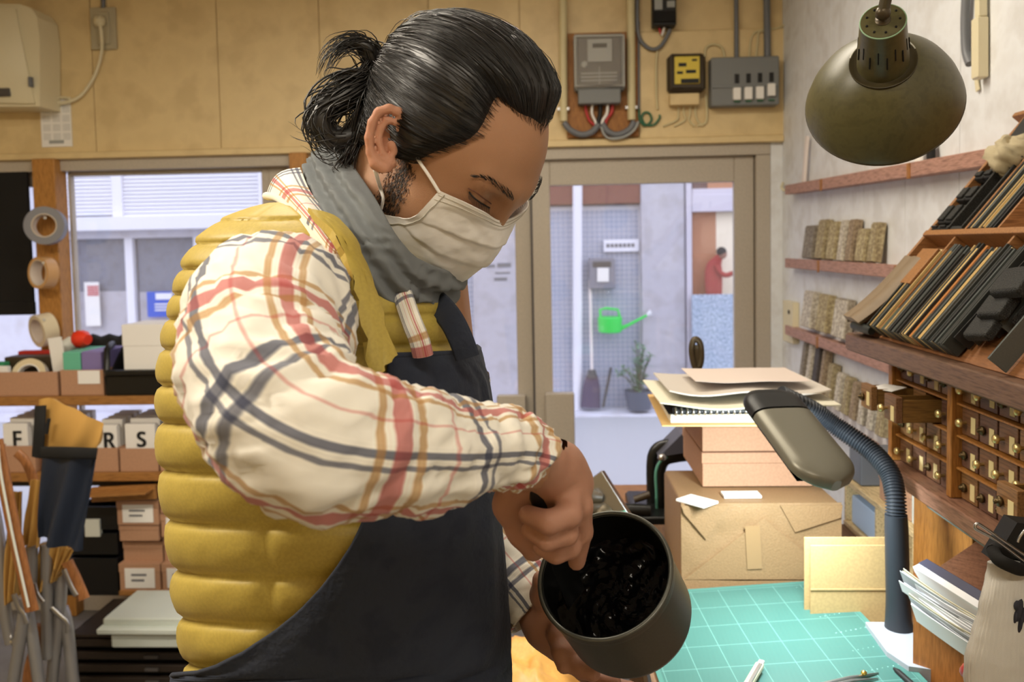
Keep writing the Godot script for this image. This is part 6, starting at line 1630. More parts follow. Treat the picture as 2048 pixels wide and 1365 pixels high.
func lamps() -> void:
	mt("olive_paint", Color(0.33, 0.31, 0.18), 0.42, {"tex": M.blotch2 if M.has("blotch2") else noise_tex(0.02, [Color(0.9, 0.9, 0.88), Color(1, 1, 1), Color(0.95, 0.95, 0.94)], [0.25, 0.55, 0.85], 512, 5, 17), "scale": Vector3(6, 6, 6)})
	mt("olive_dark", Color(0.25, 0.22, 0.14), 0.4)
	mt("enamel_white", Color(0.85, 0.85, 0.8), 0.35)
	mt("worn_green", Color(0.55, 0.68, 0.55), 0.6)
	# hanging shade at the upper right
	var ax := Vector3(0.32, -0.46, -0.83).normalized()
	var c := Vector3(0.4571, 1.6355, -1.2)
	var y := -ax
	var T := frame(c, Vector3.UP.cross(y), y)
	var sl := thing("shade_lamp", "old olive enamel lamp shade hanging at the upper right", "lamp", c)
	var k := 0.1
	part(sl, "shade", G.new().lathe([Vector2(0.100, 0.0), Vector2(0.1005, 0.004), Vector2(0.0985, 0.010), Vector2(0.094, 0.024), Vector2(0.084, 0.044), Vector2(0.068, 0.064), Vector2(0.05, 0.079), Vector2(0.04, 0.084), Vector2(0.04, 0.084), Vector2(0.039, 0.08), Vector2(0.066, 0.061), Vector2(0.082, 0.042), Vector2(0.092, 0.023), Vector2(0.0965, 0.009), Vector2(0.0985, 0.0), Vector2(0.1, 0.0)], T, 64), M.olive_paint)
	part(sl, "rim_bead", G.new().tube(circle(T, 0.1, 0.0, 64), 0.0014, 8), M.olive_dark)
	part(sl, "collar", G.new().lathe([Vector2(0.04, 0.082), Vector2(0.041, 0.088), Vector2(0.041, 0.088), Vector2(0.0395, 0.0885), Vector2(0.0365, 0.086), Vector2(0.0315, 0.086)], T, 48), M.olive_dark)
	part(sl, "socket_cover", G.new().lathe([Vector2(0.0315, 0.086), Vector2(0.0308, 0.1), Vector2(0.0265, 0.163), Vector2(0.025, 0.166), Vector2(0.025, 0.166), Vector2(0.012, 0.1675), Vector2(0.0, 0.1675)], T, 48), M.olive_paint)
	part(sl, "worn_edge", G.new().tube(circle(T, 0.0257, 0.1645, 48), 0.0011, 8), M.worn_green)
	for s in [[0.25, 1.0], [1.25, 1.9], [2.3, 2.75]]:
		var pts := []
		for q in 12:
			var a := -PI + lerpf(s[0], s[1], q / 11.0)
			pts.append(T * Vector3(cos(a) * 0.0405, 0.0885, -sin(a) * -0.0405))
		part(sl, "chipped_edge", G.new().tube(pts, 0.0009, 6), M.enamel_white)
	for q in 18:
		var a := TAU * q / 18
		var hi := q % 2 == 0
		var r0 := 0.0312 if hi else 0.0305
		var o := 0.004 if hi else 0.014
		part(sl, "vent_slot", G.new().bar(T * Vector3(cos(a) * (r0 - o * 0.075 - 0.0005), 0.106 + o, -sin(a) * (r0 - o * 0.075 - 0.0005)), T * Vector3(cos(a) * (r0 - o * 0.075 - 0.0018), 0.106 + o + 0.02, -sin(a) * (r0 - o * 0.075 - 0.0018)), 0.0016, 0.002, T.basis * Vector3(cos(a), 0, -sin(a)), 0.0002), M.black_matt)
	for q in 9:
		var a := TAU * q / 9
		part(sl, "vent_hole", G.new().ball(T * Vector3(cos(a) * 0.019, 0.1672, -sin(a) * 0.019), Vector3(0.0016, 0.0016, 0.0016), 8), M.black_matt)
	part(sl, "screw", G.new().lathe([Vector2(0.009, 0.1675), Vector2(0.009, 0.169), Vector2(0.004, 0.17), Vector2(0.004, 0.181), Vector2(0, 0.181)], T, 20), M.bronze)
	part(sl, "bulb", G.new().ball(c + y * 0.035, Vector3(0.025, 0.025, 0.025), 16), M.enamel_white)
	var j := T * Vector3(0, 0.18, 0)
	part(sl, "joint", G.new().ball(j, Vector3(0.009, 0.009, 0.009), 14), M.bronze)
	part(sl, "arm", G.new().tube([j, j + Vector3(0.02, 0.25, 0.1), j + Vector3(0.3, 0.55, 0.05)], 0.007, 10), M.olive_dark)
	part(sl, "wall_mount", G.new().span(Vector3(0.92, j.y + 0.48, j.z - 0.03), Vector3(0.95, j.y + 0.66, j.z + 0.13), 0.004), M.olive_dark)
	part(sl, "wall_arm", G.new().tube([j + Vector3(0.3, 0.55, 0.05), Vector3(0.935, j.y + 0.57, j.z + 0.05)], 0.008, 10), M.olive_dark)
	desk_lamp()

func circle(T: Transform3D, r: float, h: float, n: int) -> Array:
	var out := []
	for q in n + 1:
		var a := TAU * q / n
		out.append(T * Vector3(cos(a) * r, h, -sin(a) * r))
	return out

func desk_lamp() -> void:
	mt("lamp_grey", Color(0.47, 0.46, 0.41), 0.38, {"metal": 0.35})
	mt("lamp_dark", Color(0.1, 0.105, 0.11), 0.45)
	mt("lamp_slate", Color(0.14, 0.155, 0.18), 0.5)
	mt("base_grey", Color(0.62, 0.63, 0.66), 0.45)
	var dl := thing("desk_lamp", "grey flexible-neck desk lamp shining on the cutting mat", "lamp", Vector3(0.5914, 0.733, -1.4722))
	# head: an elongated rounded shell
	var a := Vector3(0.3867, 1.1661, -1.56)
	var b := Vector3(0.4481, 1.0538, -1.36)
	var f := (b - a).normalized()
	var up := (Vector3(0.1, 1, 0.15) - f * f.dot(Vector3(0.1, 1, 0.15))).normalized()
	var sd := f.cross(up).normalized()
	var L := a.distance_to(b)
	for pass_no in 2:
		var rings := []
		var lo := 0.0 if pass_no == 0 else 0.26
		var hi := 0.24 if pass_no == 0 else 1.0
		for r in 22:
			var s := lerpf(lo, hi, r / 21.0)
			var e := 1.0
			if s < 0.14: e = sqrt(maxf(0.0, 1.0 - pow((0.14 - s) / 0.14, 2) * 0.5))
			if s > 0.78: e = sqrt(maxf(0.0004, 1.0 - pow((s - 0.78) / 0.222, 2)))
			var w := 0.058 * e
			var h := 0.021 * (0.55 + 0.45 * e) * (0.8 if s < 0.05 else 1.0)
			var ring := PackedVector3Array()
			for q in 28:
				var t := TAU * q / 28
				var cx := signf(cos(t)) * pow(absf(cos(t)), 0.55) * w
				var cy := signf(sin(t)) * pow(absf(sin(t)), 0.7) * (h if sin(t) > 0 else 0.008)
				ring.append(a + f * (L * s) + sd * cx + up * cy)
			rings.append(ring)
		part(dl, "head_end" if pass_no == 0 else "head_shell", G.new().loft(rings, true, true, true), M.lamp_dark if pass_no == 0 else M.lamp_grey)
	part(dl, "seam", G.new().box(a + f * L * 0.25, Vector3(0.1, 0.02, 0.006), 0.004, Basis(sd, up, f)), M.lamp_dark)
	part(dl, "skirt", G.new().box(a + f * L * 0.47 - up * 0.011, Vector3(0.098, 0.009, L * 0.8), 0.004, Basis(sd, up, f)), M.lamp_dark)
	var lit := mt("lamp_lit", Color(1, 1, 1), 0.5)
	lit.emission_enabled = true
	lit.emission = Color(0.92, 0.97, 1.0)
	lit.emission_energy_multiplier = 4.0
	part(dl, "diffuser", G.new().box(a + f * L * 0.55 - up * 0.0165, Vector3(0.07, 0.003, L * 0.6), 0.001, Basis(sd, up, f)), lit)
	var al := AreaLight3D.new()
	al.name = "lamp_glow"
	dl.add_child(al)
	al.area_size = Vector2(0.06, L * 0.6)
	al.area_normalize_energy = true
	al.light_color = Color(0.92, 0.98, 1.0)
	al.light_energy = 0.6
	al.shadow_enabled = true
	al.transform = Transform3D(Basis(sd, f, up), a + f * L * 0.55 - up * 0.0195 - dl.position)
	# corrugated neck
	var neck := spline([Vector3(0.4235, 1.1604, -1.6), Vector3(0.4848, 1.1294, -1.62), Vector3(0.5222, 1.1032, -1.62), Vector3(0.5527, 1.0816, -1.6), Vector3(0.583, 1.0575, -1.57), Vector3(0.5974, 1.0311, -1.53), Vector3(0.5963, 0.9991, -1.5), Vector3(0.5943, 0.9577, -1.49)], 372)
	var rr := []
	for q in neck.size():
		rr.append(0.0165 + 0.0021 * sin(q * TAU / 6.0))
	part(dl, "gooseneck", G.new().tube(neck, rr, 14), M.lamp_slate)
	part(dl, "post", G.new().tube([Vector3(0.5942, 0.9666, -1.49), Vector3(0.5953, 0.9399, -1.49), Vector3(0.5987, 0.8146, -1.49), Vector3(0.5998, 0.7786, -1.49), Vector3(0.5998, 0.7466, -1.485)], [0.0185, 0.0195, 0.02, 0.022, 0.027], 20), M.lamp_slate)
	var poly := PackedVector2Array()
	for q in [Vector2(-0.05, -0.06), Vector2(0.03, -0.06), Vector2(0.052, -0.035), Vector2(0.062, 0.055), Vector2(0.045, 0.105), Vector2(0.01, 0.115), Vector2(-0.04, 0.1), Vector2(-0.055, 0.05)]:
		poly.append(q)
	part(dl, "base_plate", G.new().prism(poly, 0.03, Transform3D(Basis(Vector3(1, 0, 0), Vector3(0, 0, 1), Vector3(0, -1, 0)), Vector3(0.6, 0.735, -1.45))), M.base_grey)
	part(dl, "base_foot", G.new().span(Vector3(0.55, 0.733, -1.5), Vector3(0.655, 0.742, -1.35), 0.003), M.lamp_dark)


const HEAD_O := Vector3(-0.1134, 1.5426, -0.8684)
const HEAD_B := Basis(Vector3(-0.4862, -0.0566, 0.872), Vector3(0.6411, 0.655, 0.4), Vector3(0.5938, -0.7535, 0.2822))

func lw(p: Vector3) -> Vector3:
	# from the head's own axes (side, up, forward) to the room
	return HEAD_O + HEAD_B * p

func smin(a: float, b: float, k: float) -> float:
	var h := clampf(0.5 + 0.5 * (b - a) / k, 0.0, 1.0)
	return b * (1.0 - h) + a * h - k * h * (1.0 - h)

func ell(p: Vector3, c: Vector3, r: Vector3) -> float:
	var v := (p - c) / r
	var k0 := v.length()
	return k0 * (k0 - 1.0) / ((v / r).length() + 1e-9)

func cone(p: Vector3, a: Vector3, b: Vector3, ra: float, rb: float) -> float:
	var ba := b - a
	var h := clampf((p - a).dot(ba) / ba.length_squared(), 0.0, 1.0)
	return (p - a - ba * h).length() - lerpf(ra, rb, h)

func head_field(q: Vector3) -> float:
	var p := Vector3(absf(q.x), q.y, q.z)
	var d := 1e9
	d = smin(d, ell(q, Vector3(0, 0.052, -0.012), Vector3(0.073, 0.082, 0.097)), 0.0001)
	d = smin(d, ell(q, Vector3(0, 0.03, 0.03), Vector3(0.066, 0.07, 0.066)), 0.02)
	d = smin(d, ell(q, Vector3(0, -0.04, 0.04), Vector3(0.056, 0.065, 0.052)), 0.02)
	d = smin(d, cone(p, Vector3(0.044, -0.048, 0.006), Vector3(0.014, -0.088, 0.07), 0.017, 0.017), 0.03)
	d = smin(d, ell(q, Vector3(0, -0.088, 0.074), Vector3(0.02, 0.018, 0.02)), 0.015)
	d = smin(d, ell(p, Vector3(0.034, -0.014, 0.05), Vector3(0.026, 0.024, 0.032)), 0.03)
	d = smin(d, cone(p, Vector3(0.008, 0.04, 0.09), Vector3(0.042, 0.042, 0.073), 0.008, 0.004), 0.018)
	d = smin(d, cone(p, Vector3(0, 0.03, 0.091), Vector3(0, -0.014, 0.099), 0.0065, 0.0105), 0.012)
	d = smin(d, cone(p, Vector3(0, -0.035, -0.028), Vector3(0, -0.149, 0.037), 0.05, 0.058), 0.03)

	var s := Vector3(p.x - 0.0325, (p.y - 0.024) * 1.15, p.z - 0.1).length() - 0.018
	var h := clampf(0.5 - 0.5 * (d + s) / 0.008, 0.0, 1.0)
	d = d * (1.0 - h) - s * h + 0.008 * h * (1.0 - h)
	return smin(d, (p - Vector3(0.034, 0.022, 0.073)).length() - 0.0135, 0.004)

var bones := []

func bone_field(p: Vector3) -> float:
	var d := 1e9
	for b in bones:
		d = smin(d, cone(p, b[0], b[1], b[2], b[3]), b[4])
	return d

func nets(g: G, field: Callable, lo: Vector3, hi: Vector3, cell: float, T: Transform3D, tint: Callable) -> void:
	# surface nets: one vertex in each crossed cell, one quad round each crossed edge; blocks away from the surface are skipped
	var bs := 4
	var nb := Vector3i(((hi - lo) / (cell * bs)).ceil())
	var n := nb * bs + Vector3i.ONE
	var val := PackedFloat32Array()
	val.resize(n.x * n.y * n.z)
	val.fill(1e6)
	var act := []
	var reach := cell * bs * 1.75 * 0.87
	for bx in nb.x:
		for by in nb.y:
			for bz in nb.z:
				var o := lo + Vector3(bx + 0.5, by + 0.5, bz + 0.5) * cell * bs
				if absf(field.call(o)) > reach:
					continue
				act.append(Vector3i(bx, by, bz) * bs)
	for b in act:
		for x in range(b.x, b.x + bs + 1):
			for y in range(b.y, b.y + bs + 1):
				for z in range(b.z, b.z + bs + 1):
					var k := (x * n.y + y) * n.z + z
					if val[k] > 1e5:
						val[k] = field.call(lo + Vector3(x, y, z) * cell)
	var idx := PackedInt32Array()
	idx.resize(val.size())
	idx.fill(-1)
	var sx := n.y * n.z
	var sy := n.z
	var off := [0, sx, sy, sx + sy, 1, sx + 1, sy + 1, sx + sy + 1]
	var cor := [Vector3(0, 0, 0), Vector3(1, 0, 0), Vector3(0, 1, 0), Vector3(1, 1, 0), Vector3(0, 0, 1), Vector3(1, 0, 1), Vector3(0, 1, 1), Vector3(1, 1, 1)]
	var edges := [[0, 1], [2, 3], [4, 5], [6, 7], [0, 2], [1, 3], [4, 6], [5, 7], [0, 4], [1, 5], [2, 6], [3, 7]]
	for b in act:
		for x in range(b.x, b.x + bs):
			for y in range(b.y, b.y + bs):
				for z in range(b.z, b.z + bs):
					var k := x * sx + y * sy + z
					var first := val[k] < 0.0
					var mixed := false
					for c in 7:
						if (val[k + off[c + 1]] < 0.0) != first:
							mixed = true
							break
					if not mixed:
						continue
					var sum := Vector3.ZERO
					var cnt := 0
					for e in edges:
						var a := val[k + off[e[0]]]
						var c := val[k + off[e[1]]]
						if (a < 0.0) != (c < 0.0):
							sum += cor[e[0]].lerp(cor[e[1]], a / (a - c))
							cnt += 1
					var q := lo + (Vector3(x, y, z) + sum / cnt) * cell
					g.col = tint.call(q)
					idx[k] = g.p(T * q)
	g.col = Color(1, 1, 1)
	for b in act:
		for x in range(b.x, b.x + bs):
			for y in range(b.y, b.y + bs):
				for z in range(b.z, b.z + bs):
					var k := x * sx + y * sy + z
					if idx[k] < 0:
						continue
					var inside := val[k] < 0.0
					for ax in 3:
						var s: int = [sx, sy, 1][ax]
						var u: int = [sy, 1, sx][ax]
						var w: int = [1, sx, sy][ax]
						if inside == (val[k + s] < 0.0) or k - u - w < 0:
							continue
						var A := idx[k]
						var B := idx[k - u]
						var C := idx[k - u - w]
						var D := idx[k - w]
						if A < 0 or B < 0 or C < 0 or D < 0:
							continue
						if inside:
							g.tri(A, B, C); g.tri(A, C, D)
						else:
							g.tri(A, C, B); g.tri(A, D, C)

func skin_tint(q: Vector3) -> Color:
	# base skin with ruddier ear and cheek, in the head's own axes
	var c := Color(0.43, 0.225, 0.122)
	var ear := clampf(1.0 - (q - Vector3(0.085, 0.0, -0.02)).length() / 0.05, 0, 1)
	c = c.lerp(Color(0.55, 0.26, 0.16), ear * 0.6)
	return c

func hand_tint(_q: Vector3) -> Color:
	return Color(0.44, 0.225, 0.15)

func man() -> void:
	mt("skin", Color(1, 1, 1), 0.5, {"vc": true, "bump": M.rough, "depth": 0.012, "scale": Vector3(40, 40, 40), "spec": 0.45})
	M.skin.subsurf_scatter_enabled = true
	M.skin.subsurf_scatter_strength = 0.08
	mt("hair", Color(0.11, 0.1, 0.095), 0.42, {"spec": 0.55})
	mt("stubble", Color(0.16, 0.12, 0.09), 0.6)
	mt("mask_cloth", Color(0.95, 0.94, 0.92), 0.85)
	mt("scarf_knit", Color(0.53, 0.55, 0.56), 0.95, {"tex": M.fine, "scale": Vector3(60, 60, 60), "bump": M.rough, "depth": 0.05, "sheen": 0.3})
	mt("vest_nylon", Color(0.74, 0.65, 0.3), 0.5, {"tex": M.fine, "scale": Vector3(8, 8, 8), "sheen": 0.2})
	mt("vest_seam", Color(0.5, 0.36, 0.12), 0.6)
	mt("apron_denim", Color(0.165, 0.19, 0.25), 0.9, {"tex": noise_tex(0.012, [Color(0.88, 0.9, 0.93), Color(1, 1, 1), Color(1.0, 1.0, 0.98)], [0.25, 0.5, 0.8], 512, 5, 61), "scale": Vector3(4, 4, 4), "bump": M.rough, "depth": 0.03, "sheen": 0.15})
	mt("trousers", Color(0.12, 0.13, 0.16), 0.9)
	plaid_material()
	var o := thing("person", "man in a mustard quilted vest, plaid shirt and white face mask stirring a pot", "person", Vector3(-0.2464, -0.12, -0.88))
	man_body(o)
	man_hair(o)
	man_mask(o)
	man_clothes(o)
	pot()

func plaid_material() -> void:
	var im := Image.create(512, 512, false, Image.FORMAT_RGBA8)
	im.fill(Color(0.94, 0.925, 0.88))
	var bands := [[20, 26, Color(0.15, 0.17, 0.27, 0.62)], [70, 18, Color(0.15, 0.17, 0.27, 0.55)], [235, 20, Color(0.68, 0.48, 0.25, 0.6)], [275, 40, Color(0.68, 0.24, 0.24, 0.58)], [335, 20, Color(0.68, 0.48, 0.25, 0.6)], [430, 10, Color(0.72, 0.2, 0.2, 0.3)]]
	for b in bands:
		for way in 2:
			var s := Image.create(512 if way == 0 else b[1], b[1] if way == 0 else 512, false, Image.FORMAT_RGBA8)
			s.fill(b[2])
			im.blend_rect(s, Rect2i(Vector2i.ZERO, s.get_size()), Vector2i(0, b[0]) if way == 0 else Vector2i(b[0], 0))
	var small := im.duplicate()
	small.resize(128, 128, Image.INTERPOLATE_LANCZOS)
	small.resize(512, 512, Image.INTERPOLATE_CUBIC)
	var m := mt("plaid", Color(1, 1, 1), 0.92, {"sheen": 0.25})
	m.albedo_texture = ImageTexture.create_from_image(small)
	m.uv1_scale = Vector3(3.0, 7.5, 1)

func man_body(o: Node3D) -> void:
	var g := G.new()
	nets(g, head_field, Vector3(-0.09, -0.22, -0.12), Vector3(0.09, 0.145, 0.14), 0.0034, Transform3D(HEAD_B, HEAD_O), skin_tint)
	ear(g)
	# trunk, arms and legs inside the clothes
	g.col = Color(0.5, 0.265, 0.15)
	var tc := Vector3(-0.2464, 0, -0.88)
	g.tube([Vector3(-0.1968, 1.4158, -0.9), Vector3(tc.x + 0.02, 1.36, -0.89), Vector3(tc.x, 1.2, -0.88), Vector3(tc.x, 0.95, -0.88), Vector3(tc.x, 0.8, -0.88)], [0.05, 0.09, 0.11, 0.11, 0.1], 20)
	for s in [-1, 1]:
		g.tube([Vector3(tc.x, 0.86, -0.88 + s * 0.08), Vector3(tc.x + 0.02, 0.42, -0.88 + s * 0.1), Vector3(tc.x - 0.01, 0.0, -0.88 + s * 0.1)], [0.085, 0.06, 0.042], 14)
	g.tube([Vector3(-0.2218, 1.4, -0.82), Vector3(-0.2182, 1.3937, -0.67), Vector3(-0.1906, 1.3523, -0.58), Vector3(-0.1544, 1.3274, -0.548), Vector3(-0.1183, 1.3147, -0.565), Vector3(-0.0626, 1.2999, -0.62), Vector3(-0.0102, 1.2674, -0.7)], [0.03, 0.045, 0.042, 0.038, 0.034, 0.028, 0.023], 14)
	g.tube([Vector3(-0.15, 1.4109, -1), Vector3(-0.1325, 1.1922, -1.06), Vector3(-0.0728, 1.0823, -0.99), Vector3(-0.0195, 1.038, -0.945)], [0.05, 0.045, 0.034, 0.025], 14)
	# right hand closed on the spatula, left hand under the pot
	bones = []
	var w := Vector3(-0.0113, 1.2712, -0.69)
	chain([w, Vector3(0.0009, 1.2555, -0.712), Vector3(0.0135, 1.244, -0.716)], [0.024, 0.0255, 0.019], 0.014)
	chain([Vector3(-0.0162, 1.2505, -0.715), Vector3(-0.0037, 1.2336, -0.725), Vector3(0.0048, 1.2188, -0.73)], [0.02, 0.022, 0.018], 0.014)
	# index finger runs down along the shaft
	chain([Vector3(0.015, 1.2486, -0.706), Vector3(0.0205, 1.231, -0.702), Vector3(0.0218, 1.2043, -0.715), Vector3(0.0177, 1.1706, -0.735)], [0.0125, 0.0105, 0.0095, 0.0078], 0.004)
	# three fingers curl round the handle
	chain([Vector3(0.0123, 1.2431, -0.7), Vector3(0.0109, 1.2298, -0.682), Vector3(-0.0054, 1.2266, -0.672), Vector3(-0.0226, 1.2293, -0.684)], [0.0122, 0.0106, 0.0096, 0.008], 0.0035)
	chain([Vector3(0.0072, 1.2346, -0.7), Vector3(0.0083, 1.2113, -0.69), Vector3(-0.0074, 1.2091, -0.682), Vector3(-0.0214, 1.2139, -0.69)], [0.012, 0.0102, 0.0092, 0.0076], 0.003)
	chain([Vector3(-0.0005, 1.2236, -0.715), Vector3(0.0117, 1.193, -0.708), Vector3(-0.0002, 1.19, -0.702), Vector3(-0.012, 1.1929, -0.706)], [0.0115, 0.0092, 0.0085, 0.0072], 0.003)
	# thumb and its ball, hanging down on the near side of the apron
	chain([Vector3(-0.0256, 1.2484, -0.712), Vector3(-0.0357, 1.2265, -0.72), Vector3(-0.0284, 1.203, -0.722), Vector3(-0.0201, 1.1851, -0.725)], [0.02, 0.0172, 0.0132, 0.0102], 0.008)
	var lo := Vector3(-0.0539, 1.2695, -0.76).min(Vector3(0.0349, 1.149, -0.76)) - Vector3(0.01, 0.01, 0.0)
	var hi := Vector3(-0.0539, 1.2695, -0.76).max(Vector3(0.0349, 1.149, -0.76)) + Vector3(0.01, 0.01, 0.0)
	nets(g, bone_field, Vector3(lo.x, lo.y, -0.775), Vector3(hi.x, hi.y, -0.645), 0.0028, Transform3D(), hand_tint)
	bones = []
	chain([Vector3(-0.0223, 1.038, -0.945), Vector3(-0.0082, 1.0274, -0.93), Vector3(0.0081, 1.0121, -0.92)], [0.025, 0.029, 0.026], 0.014)
	chain([Vector3(-0.0027, 1.0314, -0.915), Vector3(0.0015, 1.0314, -0.885), Vector3(0.0043, 1.0224, -0.87), Vector3(0.0062, 1.0119, -0.862)], [0.013, 0.0115, 0.0105, 0.0085], 0.006)
	chain([Vector3(0.0081, 1.0173, -0.915), Vector3(0.0154, 1.02, -0.875), Vector3(0.0237, 1.0114, -0.86), Vector3(0.0351, 1.0097, -0.85)], [0.013, 0.0115, 0.0105, 0.0085], 0.006)
	chain([Vector3(0.0164, 1.0092, -0.92), Vector3(0.0277, 0.9934, -0.89), Vector3(0.0426, 0.9918, -0.87), Vector3(0.0573, 0.9977, -0.855)], [0.0125, 0.0112, 0.01, 0.0082], 0.006)
	chain([Vector3(0.0193, 1.0016, -0.93), Vector3(0.0403, 0.9764, -0.91), Vector3(0.0617, 0.9737, -0.89), Vector3(0.0759, 0.9834, -0.87)], [0.0115, 0.01, 0.009, 0.0075], 0.006)
	chain([Vector3(-0.0137, 1.0388, -0.93), Vector3(-0.0157, 1.0694, -0.905), Vector3(-0.0166, 1.0941, -0.885)], [0.016, 0.0125, 0.0095], 0.008)
	lo = Vector3(-0.042, 1.0816, -0.96).min(Vector3(0.094, 0.9221, -0.96)) - Vector3(0.01, 0.01, 0.0)
	hi = Vector3(-0.042, 1.0816, -0.96).max(Vector3(0.094, 0.9221, -0.96)) + Vector3(0.01, 0.01, 0.0)
	nets(g, bone_field, Vector3(lo.x, lo.y, -0.98), Vector3(hi.x, hi.y, -0.83), 0.0032, Transform3D(), hand_tint)
	part(o, "body", g, M.skin)

func chain(pts: Array, r: Array, k: float) -> void:
	for a in pts.size() - 1:
		bones.append([pts[a], pts[a + 1], r[a], r[a + 1], k])

func ear(g: G) -> void:
	# outer rim, inner fold, shell, lobe and tragus blended into one form
	bones = []
	var rim := [Vector3(-0.1376, 1.5571, -0.786), Vector3(-0.1342, 1.5668, -0.784), Vector3(-0.1373, 1.5734, -0.779), Vector3(-0.1454, 1.5763, -0.776), Vector3(-0.1547, 1.5731, -0.774), Vector3(-0.161, 1.5634, -0.774), Vector3(-0.1643, 1.55, -0.775), Vector3(-0.1637, 1.5371, -0.777), Vector3(-0.1594, 1.5272, -0.779), Vector3(-0.1523, 1.5226, -0.78), Vector3(-0.1473, 1.5279, -0.784)]
	for k in rim.size() - 1:
		bones.append([rim[k], rim[k + 1], 0.0042 if k < 8 else 0.006, 0.0042 if k < 7 else 0.0062, 0.0022])
	var fold := [Vector3(-0.1412, 1.5643, -0.781), Vector3(-0.1481, 1.5664, -0.779), Vector3(-0.1539, 1.5584, -0.779), Vector3(-0.1567, 1.5473, -0.78), Vector3(-0.1535, 1.5359, -0.781), Vector3(-0.1486, 1.5325, -0.784)]
	for k in fold.size() - 1:
		bones.append([fold[k], fold[k + 1], 0.0032, 0.0032, 0.0022])
	bones.append([Vector3(-0.1455, 1.5443, -0.784), Vector3(-0.1437, 1.5385, -0.786), 0.0042, 0.004, 0.004])
	bones.append([Vector3(-0.1542, 1.5729, -0.797), Vector3(-0.1593, 1.5417, -0.799), 0.0075, 0.007, 0.003])
	bones.append([Vector3(-0.1483, 1.5695, -0.8), Vector3(-0.1511, 1.537, -0.8), 0.0085, 0.0085, 0.004])
	var lo := Vector3(-0.1748, 1.5864, -0.8).min(Vector3(-0.1317, 1.5178, -0.8))
	var hi := Vector3(-0.1748, 1.5864, -0.8).max(Vector3(-0.1317, 1.5178, -0.8))
	nets(g, bone_field, Vector3(lo.x, lo.y, -0.815), Vector3(hi.x, hi.y, -0.755), 0.0022, Transform3D(), ear_tint)

func ear_tint(_q: Vector3) -> Color:
	return Color(0.53, 0.265, 0.165)


const LINE := [Vector3(0, 0.103, 0.066), Vector3(0.0117, 0.1056, 0.0613), Vector3(0.0245, 0.1053, 0.0555), Vector3(0.0354, 0.1061, 0.0449), Vector3(0.0428, 0.1055, 0.0353), Vector3(0.0497, 0.0933, 0.0418), Vector3(0.0541, 0.0812, 0.0481), Vector3(0.0592, 0.068, 0.0502), Vector3(0.0648, 0.0556, 0.0455), Vector3(0.0686, 0.0428, 0.0391), Vector3(0.0695, 0.0277, 0.0318), Vector3(0.0695, 0.01, 0.024), Vector3(0.07, 0.018, 0.012), Vector3(0.0725, 0.034, 0), Vector3(0.073, 0.042, -0.015), Vector3(0.073, 0.03, -0.035), Vector3(0.068, 0.005, -0.048), Vector3(0.062, -0.02, -0.052), Vector3(0.055, -0.045, -0.052), Vector3(0.042, -0.062, -0.06), Vector3(0.022, -0.07, -0.068), Vector3(0, -0.072, -0.07)]
const KNOT := Vector3(0, 0.015, -0.116)
var hair_rim := []
var hair_noise := FastNoiseLite.new()

func hair_path(t: float, s: float, lift: float) -> Vector3:
	# t round the hairline (0 to 1), s from the hairline to the knot
	var k := fposmod(t, 1.0) * hair_rim.size()
	var a := int(k) % hair_rim.size()
	var root: Vector3 = hair_rim[a].lerp(hair_rim[(a + 1) % hair_rim.size()], k - int(k))
	var c := Vector3(0, 0.045, -0.012)
	var R := Vector3(0.073, 0.088, 0.097)
	var d0 := ((root - c) / R).normalized()
	var d1 := ((KNOT - c) / R).normalized()
	var e := s
	# hair is combed back along the head before it gathers
	var d := d0.slerp(d1, e) if d0.dot(d1) > -0.999 else d0
	var p := c + d * R * 1.02
	var n := (d / R).normalized()
	for q in 3:
		p -= n * (head_field(p) - lift)
	return p

func thick(t: float, s: float) -> float:
	var top := 0.0035 + 0.0125 * smoothstep(0.0, 0.13, s) * (1.0 - smoothstep(0.18, 0.55, s) * 0.85)
	var low := absf(fposmod(t, 1.0) - 0.5) * 2.0
	return top * (0.45 + 0.55 * smoothstep(0.12, 0.6, low)) + 0.0024 * hair_noise.get_noise_2d(t * 1400.0, s * 22.0)

